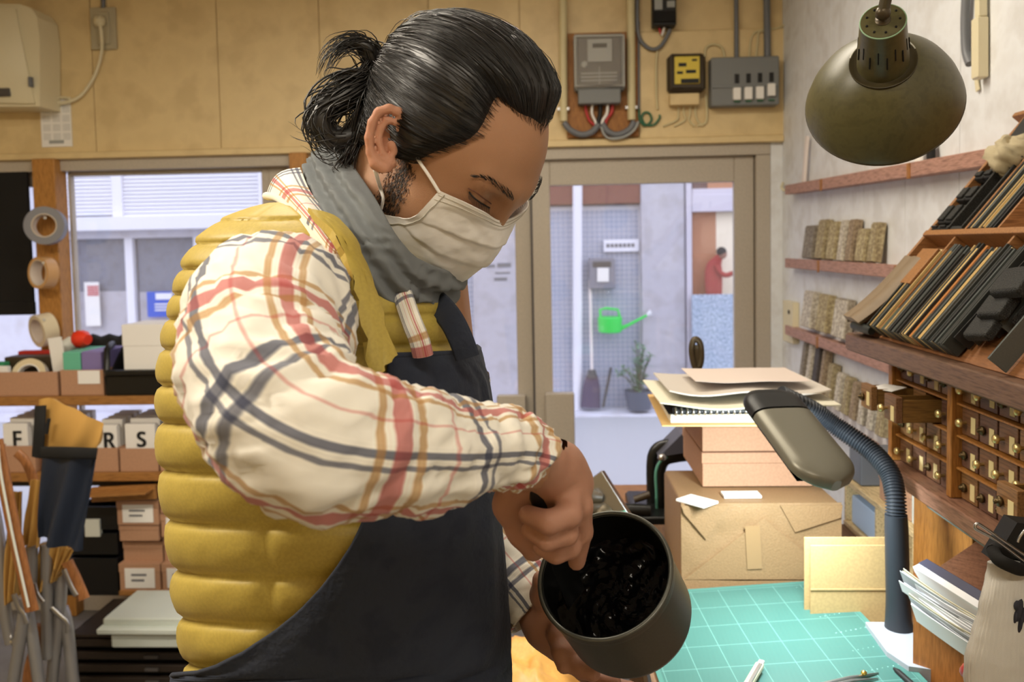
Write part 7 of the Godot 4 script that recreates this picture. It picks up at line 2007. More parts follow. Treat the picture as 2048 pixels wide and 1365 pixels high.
func man_hair(o: Node3D) -> void:
	hair_noise.frequency = 0.12
	hair_noise.seed = 2
	var full := []
	for p in LINE: full.append(p)
	for k in range(LINE.size() - 2, 0, -1):
		full.append(Vector3(-LINE[k].x, LINE[k].y, LINE[k].z))
	full.append(LINE[0])
	hair_rim = spline(full, 161)
	hair_rim.pop_back()
	var rings := []
	for k in 27:
		var s := k / 26.0 * 0.985
		var ring := PackedVector3Array()
		for j in 200:
			var t := j / 200.0
			ring.append(lw(hair_path(t, s, thick(t, s) if k > 0 else -0.002)))
		rings.append(ring)
	var cap := part(o, "hair", G.new().loft(rings, true, false, false), M.hair, "long black hair combed back and tied")
	# loose strands over the combed hair
	rng.seed = 99
	var g := G.new()
	for k in 3200:
		var t := rng.randf()
		var s0 := rng.randf_range(0.0, 0.55)
		var s1 := minf(0.98, s0 + rng.randf_range(0.15, 0.45))
		var drift := rng.randf_range(-0.006, 0.006)
		var lift := rng.randf_range(0.0, 0.0016)
		if rng.randf() < 0.04: lift += rng.randf_range(0.001, 0.004)
		var pts := []
		for q in 8:
			var s := lerpf(s0, s1, q / 7.0)
			var tt := t + drift * q / 7.0
			pts.append(lw(hair_path(tt, s, thick(tt, s) + lift)))
		g.tube(pts, [0.00015, 0.0003, 0.0004, 0.0004, 0.0004, 0.0004, 0.0003, 0.00015], 3, false)
	for k in 700:
		var t := rng.randf()
		var s1 := rng.randf_range(0.05, 0.16)
		var s0 := -rng.randf_range(0.0, 0.035)
		var drift := rng.randf_range(-0.004, 0.004)
		var pts := []
		for q in 6:
			var s := lerpf(s0, s1, q / 5.0)
			pts.append(lw(hair_path(t + drift * (1.0 - q / 5.0), s, 0.0006 + (thick(t, s) if s > 0.0 else 0.0))))
		g.tube(pts, [0.0001, 0.0002, 0.0003, 0.0003, 0.0003, 0.0002], 3, false)
	var st := part(cap, "strands", g, M.hair)
	st.set_meta("kind", "stuff")
	# the knot and the looped tail
	var tie := lw(KNOT)
	var gk := G.new()
	strands(gk, [Vector3(-0.1649, 1.6352, -0.92), Vector3(-0.1746, 1.6316, -0.9), Vector3(-0.1802, 1.6415, -0.885), Vector3(-0.184, 1.6543, -0.88), Vector3(-0.1961, 1.6606, -0.875), Vector3(-0.2095, 1.6568, -0.87), Vector3(-0.2222, 1.6461, -0.87), Vector3(-0.2294, 1.6301, -0.872)], 150, 0.011, 0.0008, 0.3)
	strands(gk, [Vector3(-0.1704, 1.6272, -0.905), Vector3(-0.1839, 1.6212, -0.885), Vector3(-0.2028, 1.6063, -0.87), Vector3(-0.2183, 1.5983, -0.865), Vector3(-0.2306, 1.5878, -0.86), Vector3(-0.2321, 1.5728, -0.86), Vector3(-0.221, 1.5596, -0.865), Vector3(-0.2041, 1.5608, -0.87), Vector3(-0.1957, 1.5746, -0.88)], 220, 0.016, 0.001, 0.6)
	strands(gk, [Vector3(-0.1723, 1.6185, -0.9), Vector3(-0.1818, 1.6024, -0.88), Vector3(-0.189, 1.5832, -0.87), Vector3(-0.1962, 1.5656, -0.87), Vector3(-0.2034, 1.5475, -0.865), Vector3(-0.2057, 1.5319, -0.86)], 130, 0.015, 0.0009, 0.3)
	strands(gk, [Vector3(-0.1873, 1.629, -0.885), Vector3(-0.1844, 1.6381, -0.88), Vector3(-0.1923, 1.6266, -0.872), Vector3(-0.2073, 1.6266, -0.87), Vector3(-0.2163, 1.6189, -0.868), Vector3(-0.2079, 1.6064, -0.87)], 60, 0.009, 0.0009, 0.4)
	strands(gk, [Vector3(-0.1943, 1.5543, -0.86), Vector3(-0.2011, 1.5439, -0.855), Vector3(-0.2053, 1.5335, -0.85), Vector3(-0.2004, 1.5259, -0.85)], 40, 0.012, 0.0008, 0.2)
	strands(gk, [Vector3(-0.2017, 1.562, -0.86), Vector3(-0.2211, 1.5569, -0.855), Vector3(-0.2375, 1.5577, -0.85), Vector3(-0.255, 1.5655, -0.85)], 9, 0.014, 0.0005, 0.5)
	gk.tube(spline([Vector3(-0.1704, 1.6272, -0.905), Vector3(-0.1839, 1.6212, -0.885), Vector3(-0.2028, 1.6063, -0.87), Vector3(-0.2183, 1.5983, -0.865), Vector3(-0.2291, 1.5863, -0.86), Vector3(-0.2296, 1.5727, -0.86), Vector3(-0.2194, 1.5615, -0.865), Vector3(-0.2041, 1.5628, -0.87), Vector3(-0.1957, 1.5746, -0.88)], 24), 0.0125, 10)
	gk.tube(spline([Vector3(-0.1723, 1.6185, -0.9), Vector3(-0.1818, 1.6024, -0.88), Vector3(-0.1894, 1.5835, -0.872), Vector3(-0.1967, 1.5659, -0.872), Vector3(-0.2034, 1.5506, -0.87)], 14), 0.011, 10)
	gk.tube(spline([Vector3(-0.1676, 1.6353, -0.92), Vector3(-0.1761, 1.6326, -0.9), Vector3(-0.1807, 1.6416, -0.885), Vector3(-0.184, 1.6533, -0.88), Vector3(-0.1951, 1.659, -0.875), Vector3(-0.2074, 1.6557, -0.87)], 16), [0.013, 0.0125, 0.012, 0.0115, 0.011, 0.0105, 0.01, 0.0095, 0.009, 0.0085, 0.008, 0.007, 0.006, 0.005, 0.004, 0.002], 10)
	var tl := part(o, "ponytail", gk, M.hair, "looped ponytail and loose curls")
	tl.set_meta("kind", "stuff")
	var gt := G.new().tube(circle(frame(lw(KNOT + Vector3(0, -0.001, -0.004)), HEAD_B.x, HEAD_B * Vector3(0, 0.1, -1)), 0.012, 0.0, 20), 0.003, 8)
	part(o, "hair_tie", gt, M.black_matt)
	# brows, lashes, stubble
	var bg := G.new()
	brow(bg, [Vector3(0.0542, 0.0444, 0.0731), Vector3(0.0499, 0.0478, 0.0782), Vector3(0.0428, 0.0485, 0.0841), Vector3(0.0333, 0.0466, 0.0906), Vector3(0.0225, 0.0435, 0.0969), Vector3(0.0131, 0.0397, 0.1013)], 95)
	var far := []
	for p in [Vector3(0.0499, 0.0478, 0.0782), Vector3(0.0428, 0.0485, 0.0841), Vector3(0.0333, 0.0466, 0.0906), Vector3(0.0225, 0.0435, 0.0969), Vector3(0.0131, 0.0397, 0.1013)]:
		far.append(Vector3(-p.x, p.y, p.z))
	brow(bg, far, 60)
	var eb := part(o, "eyebrows", bg, M.hair)
	eb.set_meta("kind", "stuff")
	var lg := G.new()
	var lid := [Vector3(0.0506, 0.0271, 0.076), Vector3(0.0472, 0.0253, 0.0808), Vector3(0.0414, 0.024, 0.0855), Vector3(0.0299, 0.0204, 0.0871), Vector3(0.0201, 0.0181, 0.0892)]
	for side in [1.0, -1.0]:
		var pts := []
		for p in spline(lid, 16):
			pts.append(lw(Vector3(p.x * side, p.y, p.z)))
		lg.tube(pts, 0.0008, 6)
		for k in 15:
			var p: Vector3 = spline(lid, 15)[k]
			var a := Vector3(p.x * side, p.y, p.z)
			lg.tube([lw(a), lw(a + Vector3(0.0008 * side, -0.0035, 0.0035)), lw(a + Vector3(0.0012 * side, -0.0045, 0.0055))], [0.0003, 0.00025, 0.0001], 3, false)
	var ey := part(o, "eyelashes", lg, M.hair)
	ey.set_meta("kind", "stuff")
	# fold above the lid
	var cg := G.new()
	var crease := []
	for p in spline([Vector3(0.0523, 0.0293, 0.0737), Vector3(0.0475, 0.0304, 0.0793), Vector3(0.0381, 0.0283, 0.0852), Vector3(0.02, 0.022, 0.0876)], 14): crease.append(lw(p))
	cg.tube(crease, 0.0006, 5)
	part(o, "lid_crease", cg, mt("lid_brown", Color(0.42, 0.26, 0.19), 0.6))
	var sg := G.new()
	rng.seed = 12
	for k in 2600:
		var p := Vector3(rng.randf_range(0.05, 0.075), rng.randf_range(-0.062, 0.005), rng.randf_range(-0.004, 0.05))
		var w := 1.0 - absf(p.z - 0.014 - (0.0 - p.y) * 0.22) / 0.019
		if rng.randf() > w * 1.2:
			continue
		var n := Vector3(1, 0, 0.12).normalized()
		for q in 4:
			p -= n * (head_field(p) - 0.0002)
		var d := Vector3(0.25, -1.0, 0.35 + rng.randf_range(-0.3, 0.3)).normalized()
		sg.tube([lw(p), lw(p + d * 0.0026 + n * 0.0005)], [0.00035, 0.00015], 3, false)
	var bd := part(o, "stubble", sg, M.stubble, "short dark sideburn stubble")
	bd.set_meta("kind", "stuff")

func strands(g: G, path: Array, count: int, spread: float, r: float, wild: float) -> void:
	var base := spline(path, 18)
	for k in count:
		var off := Vector3(rng.randfn(), rng.randfn(), rng.randfn()) * spread * 0.42
		var sw := Vector3(rng.randfn(), rng.randfn(), rng.randfn()) * spread * 0.35 * wild
		var n := rng.randi_range(11, 18)
		var pts := []
		var rr := []
		for q in n:
			var s := q / 17.0
			var gather := lerpf(0.45, 1.0, smoothstep(0.0, 0.25, s)) 
			pts.append(base[q] + off * gather + sw * sin(s * PI * 1.6) + off * 0.4 * sin(s * 7.0 + k))
			rr.append(r * (1.0 - 0.85 * pow(float(q) / (n - 1), 3)))
		g.tube(pts, rr, 4, false)

func brow(g: G, path: Array, count: int) -> void:
	var base := spline(path, 30)
	for k in count:
		var q := rng.randi_range(0, 27)
		var s := q / 29.0
		var wd := 0.0032 * (0.35 + s * 0.9) * (1.0 if s < 0.92 else 0.7)
		var p: Vector3 = base[q] + Vector3(0, rng.randf_range(-wd, wd), 0)
		var back: Vector3 = (base[q] - base[mini(q + 2, 29)]).normalized()
		var tip := p + back * 0.007 + Vector3(0, 0.002, 0.0012)
		g.tube([lw(p), lw(p.lerp(tip, 0.5) + Vector3(0, 0, 0.001)), lw(tip)], [0.0003, 0.0003, 0.0001], 3, false)

func man_mask(o: Node3D) -> void:
	var near := [[Vector3(0.0657, 0.0112, 0.0579), Vector3(0.058, 0.0197, 0.0803), Vector3(0.037, 0.0202, 0.0956), Vector3(0, 0.011, 0.0994)], [Vector3(0.0679, -0.018, 0.0571), Vector3(0.058, -0.0039, 0.0772), Vector3(0.037, 0.0007, 0.0975), Vector3(0, -0.0013, 0.1095)], [Vector3(0.0651, -0.0362, 0.05), Vector3(0.058, -0.0279, 0.0763), Vector3(0.037, -0.023, 0.0999), Vector3(0, -0.0208, 0.1159)], [Vector3(0.0648, -0.0478, 0.036), Vector3(0.058, -0.0533, 0.0675), Vector3(0.037, -0.054, 0.0971), Vector3(0, -0.0511, 0.1141)], [Vector3(0.0661, -0.0588, 0.021), Vector3(0.058, -0.0832, 0.0493), Vector3(0.037, -0.0905, 0.0772), Vector3(0, -0.0912, 0.1013)]]
	var nz := FastNoiseLite.new()
	nz.seed = 6
	nz.frequency = 38.0
	var wide := []
	for row in near:
		var full := []
		for p in row: full.append(p)
		for k in range(row.size() - 2, -1, -1): full.append(Vector3(-row[k].x, row[k].y, row[k].z))
		wide.append(spline(full, 49))
	var rows := []
	for r in 41:
		var row := []
		for k in 49:
			var col := []
			for q in wide: col.append(q[k])
			var p: Vector3 = spline(col, 41)[r]
			var s := r / 40.0
			var u := absf(k / 48.0 - 0.5) * 2.0
			# pleats step outward downwards; side bands stay flat
			var ple := 0.0
			if s > 0.16 and s < 0.9 and u < 0.9:
				ple = 0.0028 * (fposmod((s - 0.16) * 4.0, 1.0) - 0.5) * (1.0 - smoothstep(0.75, 0.9, u))
			var cr := 0.0026 * nz.get_noise_3dv(p) * smoothstep(0.1, 0.25, s)
			row.append(lw(p + Vector3(p.x * 3.0, -0.2, 1.0).normalized() * (ple + cr + 0.001)))
		rows.append(row)
	var m := part(o, "face_mask", G.new().sheet(rows, 0.0012, true), M.mask_cloth, "white pleated paper face mask")
	# stitched bands and welded corners
	mt("mask_line", Color(0.78, 0.76, 0.71), 0.9)
	for r in [2, 4]:
		var pts := []
		for k in range(1, 48): pts.append(rows[r][k] + lw(Vector3(0, 0, 0.0006)) - lw(Vector3.ZERO))
		part(m, "stitching", G.new().tube(pts, 0.0004, 5, false), M.mask_line)
	var side := []
	for r in range(1, 40): side.append(rows[r][3] + lw(Vector3(0.0008, 0, 0)) - lw(Vector3.ZERO))
	part(m, "side_weld", G.new().tube(side, 0.0006, 5, false), M.mask_line)
	var up := [rows[1][1]]
	for p in [Vector3(0.0695, 0.0145, 0.0432), Vector3(0.0714, 0.017, 0.0264), Vector3(0.0728, 0.0209, 0.0108), Vector3(0.0736, 0.0275, -0.0021), Vector3(0.0741, 0.032, -0.0119)]: up.append(lw(p))
	up[-1] = Vector3(-0.1349, 1.5683, -0.788)
	part(o, "ear_loop", G.new().tube(spline(up, 24), 0.0016, 8, true, 0.6), M.mask_cloth)
	var dn := [rows[38][1]]
	for p in [Vector3(0.067, -0.043, 0.0192), Vector3(0.067, -0.0371, 0.0082)]: dn.append(lw(p))
	dn.append(Vector3(-0.1619, 1.5195, -0.79))
	dn.append(Vector3(-0.165, 1.5276, -0.797))
	part(o, "ear_loop", G.new().tube(spline(dn, 20), 0.0022, 8, true, 0.5), M.mask_cloth)


const TORSO := [[1.5034, -0.2665, -0.9, 0.0216, 0.05, 0.0476], [1.4959, -0.2675, -0.9, 0.0498, 0.085, 0.041], [1.4851, -0.2676, -0.895, 0.0755, 0.115, 0.0316], [1.4649, -0.2622, -0.89, 0.1053, 0.135, 0.0135], [1.4388, -0.2564, -0.885, 0.126, 0.145, -0.0103], [1.4078, -0.2496, -0.88, 0.1426, 0.15, -0.039], [1.3766, -0.2456, -0.88, 0.1548, 0.15, -0.0678], [1.3453, -0.248, -0.88, 0.1586, 0.15, -0.0966], [1.3087, -0.2464, -0.88, 0.1655, 0.15, -0.1304], [1.2719, -0.2437, -0.88, 0.1683, 0.15, -0.1644], [1.2243, -0.2426, -0.88, 0.1704, 0.15, -0.2082], [1.1684, -0.2401, -0.88, 0.1688, 0.15, -0.2598], [1.1122, -0.2361, -0.88, 0.1677, 0.15, -0.3117], [1.0609, -0.2334, -0.88, 0.1672, 0.15, -0.359], [1.0094, -0.2299, -0.88, 0.1653, 0.15, -0.4065], [0.9437, -0.2289, -0.88, 0.1657, 0.15, -0.4671]]
const QUILT := [1.4997, 1.4808, 1.457, 1.431, 1.4052, 1.3792, 1.3479, 1.3097, 1.2703, 1.22, 1.1657, 1.1111, 1.0598, 1.0094, 0.9574]
const APRON := [[1.3412, -0.2478, -0.88, 0.1594, 0.15, -0.1004, 0.9295], [1.3244, -0.2471, -0.88, 0.1626, 0.15, -0.1159, 0.9528], [1.3034, -0.246, -0.88, 0.1659, 0.15, -0.1352, 0.9839], [1.2666, -0.2436, -0.88, 0.1685, 0.15, -0.1692, 1.0305], [1.2243, -0.2426, -0.88, 0.1704, 0.15, -0.2082, 1.0694], [1.187, -0.241, -0.88, 0.1693, 0.15, -0.2426, 1.1238], [1.1631, -0.2398, -0.88, 0.1687, 0.15, -0.2647, 1.1782], [1.1443, -0.2384, -0.88, 0.1684, 0.15, -0.282, 1.2327], [1.1229, -0.2368, -0.88, 0.1679, 0.15, -0.3018, 1.3104], [1.1014, -0.2355, -0.88, 0.1676, 0.15, -0.3216, 1.3959], [1.0744, -0.2341, -0.88, 0.1673, 0.15, -0.3465, 1.528], [1.0528, -0.2328, -0.88, 0.1669, 0.15, -0.3665, 1.668], [1.0311, -0.2313, -0.88, 0.1661, 0.15, -0.3865, 1.8468], [1.0094, -0.2299, -0.88, 0.1653, 0.15, -0.4065, 2.1033], [0.9902, -0.2296, -0.88, 0.1654, 0.15, -0.4242, 3.0361], [0.9711, -0.2293, -0.88, 0.1655, 0.15, -0.4418, 2.7407], [0.9437, -0.2289, -0.88, 0.1657, 0.15, -0.4671, 2.7407]]

func torso_at(y: float) -> Array:
	# centre x, centre z, half width, half depth and hitch of the trunk at a height
	for k in TORSO.size() - 1:
		if y <= TORSO[k][0] and y >= TORSO[k + 1][0]:
			var t: float = (y - TORSO[k][0]) / (TORSO[k + 1][0] - TORSO[k][0])
			var out := []
			for c in range(1, 6): out.append(lerpf(TORSO[k][c], TORSO[k + 1][c], t))
			return out
	return TORSO[-1].slice(1) if y < TORSO[-1][0] else TORSO[0].slice(1)

func trunk(q: Array, y: float, th: float, off: float) -> Vector3:
	var s := sin(th)
	return Vector3(q[0] + (q[2] + off) * cos(th), y - q[4] * maxf(0.0, (q[3] + off) * s), q[1] + (q[3] + off) * s)

func man_clothes(o: Node3D) -> void:
	var nz := FastNoiseLite.new()
	nz.seed = 15
	nz.frequency = 11.0
	# quilted vest: puffed channels between stitched seams
	var rings := []
	var n := 110
	for c in QUILT.size() - 1:
		var steps := 9
		for k in steps:
			var f := float(k) / steps
			var y: float = lerpf(QUILT[c], QUILT[c + 1], f)
			var q := torso_at(y)
			var puff := pow(maxf(0.0, sin(PI * f)), 0.45) * clampf(absf(QUILT[c] - QUILT[c + 1]) * 0.2, 0.0035, 0.009)
			var ring := PackedVector3Array()
			for j in n:
				var th := -TAU * j / n
				var side := 1.0 - 0.75 * exp(-pow((fposmod(th, TAU) - 1.730) / 0.035, 2))
				var base := trunk(q, y, th, 0.0)
				var near_seam := 1.0 - sin(PI * f)
				var wr := 0.0016 * nz.get_noise_3d(base.x * 1.2, base.y * 2.0, base.z * 1.2) - 0.0032 * absf(nz.get_noise_3d(base.x * 7.0, base.y * 1.5, base.z * 7.0)) * (0.25 + near_seam)
				ring.append(trunk(q, y, th, puff * side + wr - 0.0085))
			rings.append(ring)
	part(o, "vest", G.new().loft(rings, true, false, false), M.vest_nylon, "mustard quilted sleeveless vest")
	# denim apron over the front, its near edge sweeping back to the hip
	var rows := []
	var fz := FastNoiseLite.new()
	fz.seed = 31
	fz.frequency = 5.0
	for r in 45:
		var s := r / 44.0 * (APRON.size() - 1)
		var a := mini(int(s), APRON.size() - 2)
		var v := []
		for c in 7: v.append(lerpf(APRON[a][c], APRON[a + 1][c], s - a))
		var row := []
		for k in 41:
			var u := k / 40.0
			var th: float = lerpf(v[6], -minf(v[6], 1.9) * 0.9, u)
			if r < 5: th = lerpf(v[6], lerpf(-0.25, -0.9, r / 5.0), u)
			var w := 0.007 * fz.get_noise_3d(u * 2.2, v[0] * 0.55, 1.0) * smoothstep(0.0, 0.2, r / 44.0)
			row.append(trunk([v[1], v[2], v[3], v[4], v[5]], v[0], th, 0.011 + w))
		rows.append(row)
	var ap := part(o, "apron", G.new().sheet(rows, 0.0022, false), M.apron_denim, "dark navy denim apron")
	var hem := []
	for k in 41: hem.append(rows[0][k] + Vector3(0, -0.001, 0.0005))
	part(ap, "bib_hem", G.new().tube(hem, 0.0028, 6), M.apron_denim)
	var edge := []
	for r in 45: edge.append(rows[r][0])
	part(ap, "side_hem", G.new().tube(edge, 0.0024, 6), M.apron_denim)
	part(o, "apron_strap", G.new().tube(spline([Vector3(-0.0802, 1.3452, -0.79), Vector3(-0.0859, 1.3622, -0.79), Vector3(-0.0947, 1.3779, -0.8), Vector3(-0.1066, 1.3894, -0.82), Vector3(-0.1218, 1.3985, -0.85)], 20), 0.0125, 10, true, 0.2, Vector3(1, 0.3, 0.25)), M.apron_denim)
	part(o, "apron_strap", G.new().tube(spline([Vector3(-0.1432, 1.3542, -0.735), Vector3(-0.1483, 1.3689, -0.738), Vector3(-0.1545, 1.3819, -0.742), Vector3(-0.1617, 1.3911, -0.75)], 14), 0.006, 8, true, 0.3, Vector3(1, 0.3, 0.2)), M.apron_denim)
	# vest front edges with shirt showing between
	var pa := spline([Vector3(-0.2307, 1.4776, -0.8), Vector3(-0.2002, 1.4578, -0.755), Vector3(-0.1803, 1.429, -0.735), Vector3(-0.1695, 1.3881, -0.725), Vector3(-0.1557, 1.3321, -0.72)], 20)
	var pb := spline([Vector3(-0.2029, 1.4721, -0.79), Vector3(-0.1812, 1.453, -0.76), Vector3(-0.1685, 1.4284, -0.745), Vector3(-0.1557, 1.3957, -0.735), Vector3(-0.1414, 1.3543, -0.728)], 20)
	var prow := []
	for r in 11:
		var t := r / 10.0
		var row := []
		for k in 20:
			row.append(pa[k].lerp(pb[k], t) + Vector3(0.25, 0.3, 0.9) * (0.011 * pow(sin(PI * clampf(t * 0.5 + 0.45, 0, 1)), 0.7) - 0.004 * exp(-pow((k - 8.0) / 0.8, 2)) + 0.002 * nz.get_noise_3dv(pa[k] * 3.0 + Vector3(t, 0, 0))))
		prow.append(row)
	part(o, "vest_front_panel", G.new().sheet(prow, 0.008, true), M.vest_nylon)
	part(o, "shirt_front", G.new().tube(spline([Vector3(-0.1422, 1.4124, -0.79), Vector3(-0.1271, 1.3846, -0.757), Vector3(-0.1195, 1.367, -0.752), Vector3(-0.1169, 1.352, -0.756)], 14), 0.0095, 12, true, 0.45, Vector3(1, 0.2, 0.3)), M.plaid)
	# near sleeve
	sleeve(o, [Vector3(-0.2159, 1.4156, -0.8), Vector3(-0.2141, 1.4107, -0.72), Vector3(-0.2179, 1.3997, -0.655), Vector3(-0.2089, 1.3767, -0.605), Vector3(-0.1919, 1.3543, -0.568), Vector3(-0.1715, 1.3376, -0.545), Vector3(-0.1501, 1.3264, -0.538), Vector3(-0.128, 1.3195, -0.548), Vector3(-0.1046, 1.3136, -0.565), Vector3(-0.0823, 1.3071, -0.588), Vector3(-0.0618, 1.3018, -0.612), Vector3(-0.0431, 1.2967, -0.634), Vector3(-0.0306, 1.2904, -0.65), Vector3(-0.0225, 1.2835, -0.66)], [0.03, 0.047, 0.067, 0.0645, 0.0615, 0.059, 0.0545, 0.0505, 0.047, 0.0435, 0.0385, 0.0355, 0.033, 0.029], "plaid flannel sleeve bent across the chest", 21, 0.0065)
	# far sleeve, ending above the pot
	sleeve(o, [Vector3(-0.123, 1.2912, -1), Vector3(-0.1256, 1.1995, -1.03), Vector3(-0.1097, 1.1306, -1.01), Vector3(-0.0812, 1.0932, -0.985), Vector3(-0.054, 1.0708, -0.965), Vector3(-0.0336, 1.0516, -0.95), Vector3(-0.0205, 1.0385, -0.94)], [0.05, 0.05, 0.047, 0.044, 0.0425, 0.0415, 0.041], "plaid flannel sleeve of the hand that holds the pot", 44, 0.004)
	# shirt collar lying over the vest
	var ca := spline([Vector3(-0.2658, 1.5369, -0.9), Vector3(-0.2407, 1.5068, -0.85), Vector3(-0.2067, 1.4771, -0.8), Vector3(-0.1825, 1.4507, -0.775), Vector3(-0.1677, 1.4343, -0.775)], 22)
	var cb := spline([Vector3(-0.3036, 1.5075, -0.9), Vector3(-0.2716, 1.499, -0.85), Vector3(-0.2239, 1.4667, -0.78), Vector3(-0.1949, 1.4398, -0.755), Vector3(-0.1701, 1.4337, -0.765)], 22)
	var rows2 := []
	for r in 9:
		var row := []
		var t := r / 8.0
		for k in 22:
			row.append(ca[k].lerp(cb[k], t) + Vector3(-0.2, 0.5, 0.8) * 0.014 * sin(PI * t) )
		rows2.append(row)
	var col := part(o, "shirt_collar", G.new().sheet(rows2, 0.005, true), M.plaid_flat if M.has("plaid_flat") else plaid_flat(), "plaid shirt collar folded over the vest")
	part(col, "collar_edge", G.new().tube(cb, 0.0042, 8), mt("collar_cream", Color(0.9, 0.87, 0.8), 0.9))
	scarf(o)
	# trousers and shoes, below the picture
	var tc := Vector3(-0.2464, 0, -0.88)
	for s in [-1, 1]:
		part(o, "trouser_leg", G.new().tube([Vector3(tc.x, 0.86, -0.88 + s * 0.07), Vector3(tc.x + 0.02, 0.42, -0.88 + s * 0.1), Vector3(tc.x - 0.01, -0.06, -0.88 + s * 0.1)], [0.115, 0.085, 0.07], 16), M.trousers)
		part(o, "shoe", G.new().ball(Vector3(tc.x + 0.06, -0.075, -0.88 + s * 0.1), Vector3(0.14, 0.045, 0.05), 16), M.black)

func plaid_flat() -> StandardMaterial3D:
	var m: StandardMaterial3D = M.plaid.duplicate()
	m.uv1_scale = Vector3(2.2, 0.9, 1)
	M["plaid_flat"] = m
	return m

func sleeve(o: Node3D, pts: Array, rad: Array, label: String, sd: int, fold: float) -> void:
	var nz := FastNoiseLite.new()
	nz.seed = sd
	nz.frequency = 9.0
	var n := 90
	var path := spline(pts, n)
	var rr := spline(rad, n)
	var rings := []
	var vv := []
	var run := 0.0
	var t0: Vector3 = (path[1] - path[0]).normalized()
	var x := Vector3(0, 0, 1)
	x = (x - t0 * x.dot(t0)).normalized()
	for k in n:
		var t: Vector3 = (path[mini(k + 1, n - 1)] - path[maxi(k - 1, 0)]).normalized()
		x = (x - t * x.dot(t)).normalized()
		var y := t.cross(x)
		if k > 0: run += path[k].distance_to(path[k - 1])
		vv.append(run)
		var ring := PackedVector3Array()
		var late := smoothstep(0.62, 1.0, float(k) / (n - 1))
		for j in 56:
			var a := TAU * j / 56
			var d := x * cos(a) + y * sin(a)
			var base: Vector3 = path[k] + d * rr[k]
			# soft creases across the arm, gathered towards the cuff
			var w := nz.get_noise_3d(base.x, base.y, base.z) * fold * 1.1 + nz.get_noise_3d(run * 5.0, a * 0.12, 3.0) * fold * 0.6 - fold * 0.9 * pow(1.0 - absf(nz.get_noise_3d(base.x * 1.9, base.y * 3.2, base.z * 1.9)), 6.0) + sin(run * 260.0 + sin(a * 2.0) * 1.4) * fold * 0.3 * late
			ring.append(base + d * w)
		rings.append(ring)
	# turn the cuff inwards
	for q in [[0.0, 0.9], [-0.02, 0.86]]:
		var ring := PackedVector3Array()
		var t: Vector3 = (path[n - 1] - path[n - 2]).normalized()
		for j in 56:
			ring.append(path[n - 1] + (rings[n - 1][j] - path[n - 1]) * q[1] + t * (q[0] + 0.001))
		rings.append(ring)
		vv.append(run)
	part(o, "shirt_sleeve", G.new().loft(rings, true, false, false, vv), M.plaid, label)

func scarf(o: Node3D) -> void:
	# a knitted tube round the neck, falling in long folds
	var mid := [Vector3(-0.2523, 1.542, -0.93), Vector3(-0.2173, 1.5063, -0.85), Vector3(-0.1832, 1.4741, -0.795), Vector3(-0.1596, 1.4411, -0.775), Vector3(-0.1421, 1.4148, -0.79), Vector3(-0.1248, 1.4027, -0.83), Vector3(-0.1092, 1.4055, -0.885), Vector3(-0.1251, 1.4294, -0.95), Vector3(-0.1661, 1.4761, -1), Vector3(-0.2115, 1.5248, -1.01), Vector3(-0.2466, 1.5498, -0.985), Vector3(-0.2523, 1.542, -0.93)]
	var path := spline(mid, 121)
	path.pop_back()
	var nz := FastNoiseLite.new()
	nz.seed = 52
	nz.frequency = 6.0
	var rings := []
	var axis := Vector3(0.62, 0.72, -0.1).normalized()
	for k in path.size() + 1:
		var a := k % path.size()
		var t: Vector3 = (path[(a + 1) % path.size()] - path[(a + path.size() - 1) % path.size()]).normalized()
		var u := (axis - t * axis.dot(t)).normalized()
		var v := t.cross(u)
		var ring := PackedVector3Array()
		var hw := 0.029 + 0.003 * sin(a * TAU / path.size() * 3.0)
		for j in 72:
			var p := TAU * j / 72
			var lon := cos(p) * hw
			var fold := 0.0042 * sin(lon * 360.0 + 1.6 * nz.get_noise_2d(a * 0.22, 2.0) + a * 0.03) + 0.002 * nz.get_noise_2d(a * 0.5, lon * 300.0)
			var thk := 0.0125 + fold
			ring.append(path[a] + u * lon + v * sin(p) * thk)
		rings.append(ring)
	part(o, "scarf", G.new().loft(rings, true, false, false), M.scarf_knit, "grey knitted neck warmer")

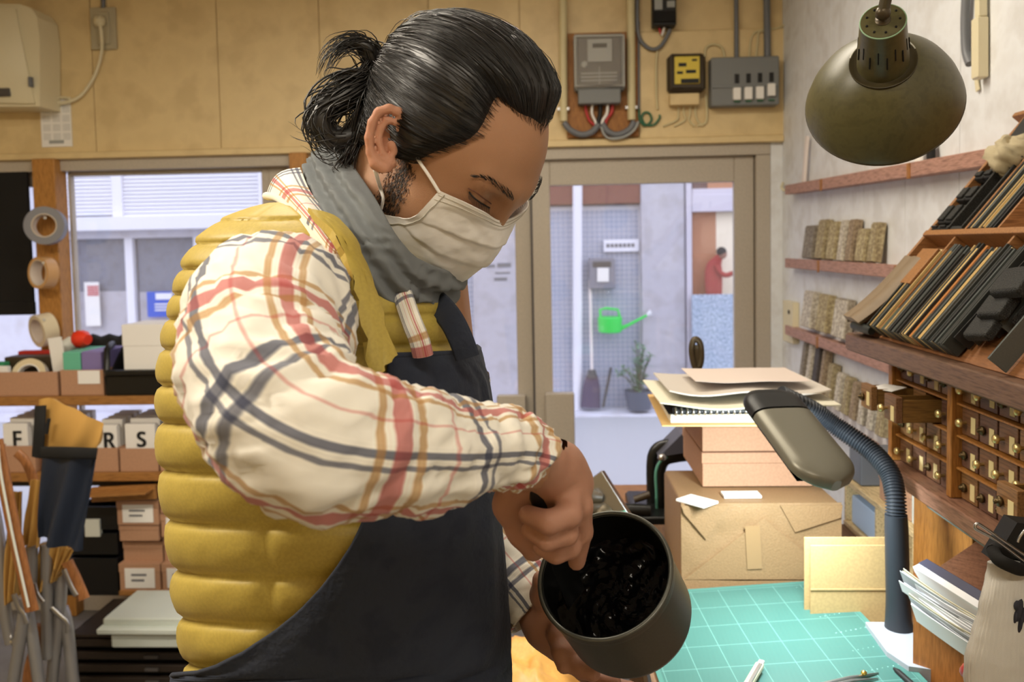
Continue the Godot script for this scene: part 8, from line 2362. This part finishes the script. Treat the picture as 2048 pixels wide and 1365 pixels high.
func pot() -> void:
	var dn := Vector3(0.324, -0.73, -0.6).normalized()
	var c := Vector3(0.0449, 1.1351, -0.8)
	var T := frame(c, Vector3(0.9, 0.35, 0.05), -dn)
	var R := 0.0655
	var H := 0.094
	mt("pot_grey", Color(0.29, 0.29, 0.26), 0.42, {"metal": 0.25, "tex": M.fine, "scale": Vector3(10, 10, 10)})
	mt("pot_rim", Color(0.33, 0.33, 0.3), 0.35, {"metal": 0.5})
	mt("ink", Color(0.012, 0.012, 0.014), 0.14, {"spec": 0.28})
	mt("ink_wall", Color(0.02, 0.02, 0.02), 0.5)
	var po := thing("ink_pot", "round dark grey ink pot tilted in the man's hands", "pot", c + dn * H)
	part(po, "body", G.new().lathe([Vector2(0, -H), Vector2(R - 0.008, -H), Vector2(R - 0.002, -H + 0.003), Vector2(R, -H + 0.01), Vector2(R, -0.012), Vector2(R, -0.012), Vector2(R + 0.0015, -0.010), Vector2(R + 0.0015, -0.003)], T, 72), M.pot_grey)
	part(po, "rim", G.new().lathe([Vector2(R + 0.0015, -0.004), Vector2(R + 0.002, -0.001), Vector2(R + 0.001, 0.0005), Vector2(R - 0.0015, 0.0005), Vector2(R - 0.003, -0.002)], T, 72), M.pot_rim)
	part(po, "lining", G.new().lathe([Vector2(R - 0.0028, 0.0), Vector2(R - 0.003, -H + 0.006), Vector2(R - 0.003, -H + 0.006), Vector2(0, -H + 0.005)], T, 72), M.ink_wall)
	# thick black ink with stirred ridges
	var nz := FastNoiseLite.new()
	nz.seed = 23
	nz.frequency = 42.0
	var rings := []
	for k in 41:
		var rr := (R - 0.0031) * (1.0 - k / 40.0)
		var ring := PackedVector3Array()
		for j in 96:
			var a := TAU * j / 96
			var q := Vector3(cos(a) * rr, 0, -sin(a) * rr)
			var h := -0.05 + 0.0034 * nz.get_noise_3dv(q) + 0.0012 * nz.get_noise_3d(q.x * 2.2, 5.0, q.z * 2.2) + 0.006 * pow(rr / R, 6.0)
			ring.append(T * (q + Vector3(0, h, 0)))
		rings.append(ring)
	var ik := G.new().loft(rings, true, false, false)
	single("ink_paste", ik, M.ink, "glossy black ink being stirred in the pot", "ink")
	# spatula
	var a := Vector3(-0.0135, 1.2447, -0.695)
	var b := Vector3(0.0034, 1.1755, -0.745)
	var e := Vector3(0.0185, 1.1044, -0.81)
	var d := (b - a).normalized()
	var sp := thing("ink_spatula", "ink spatula with a black handle held in the man's fist", "spatula", e)
	part(sp, "handle", G.new().tube([a - d * 0.012, a, a.lerp(b, 0.5), b], [0.008, 0.011, 0.010, 0.008], 16, true, 0.8), M.black)
	mt("blade_steel", Color(0.12, 0.12, 0.125), 0.3, {"metal": 0.8})
	part(sp, "blade", G.new().bar(b - d * 0.005, e, 0.026, 0.0012, Vector3(0.75, -0.3, 0.6), 0.0004), M.blade_steel)
	part(sp, "ferrule", G.new().tube([b - d * 0.006, b + d * 0.008], [0.0075, 0.006], 12), M.steel)
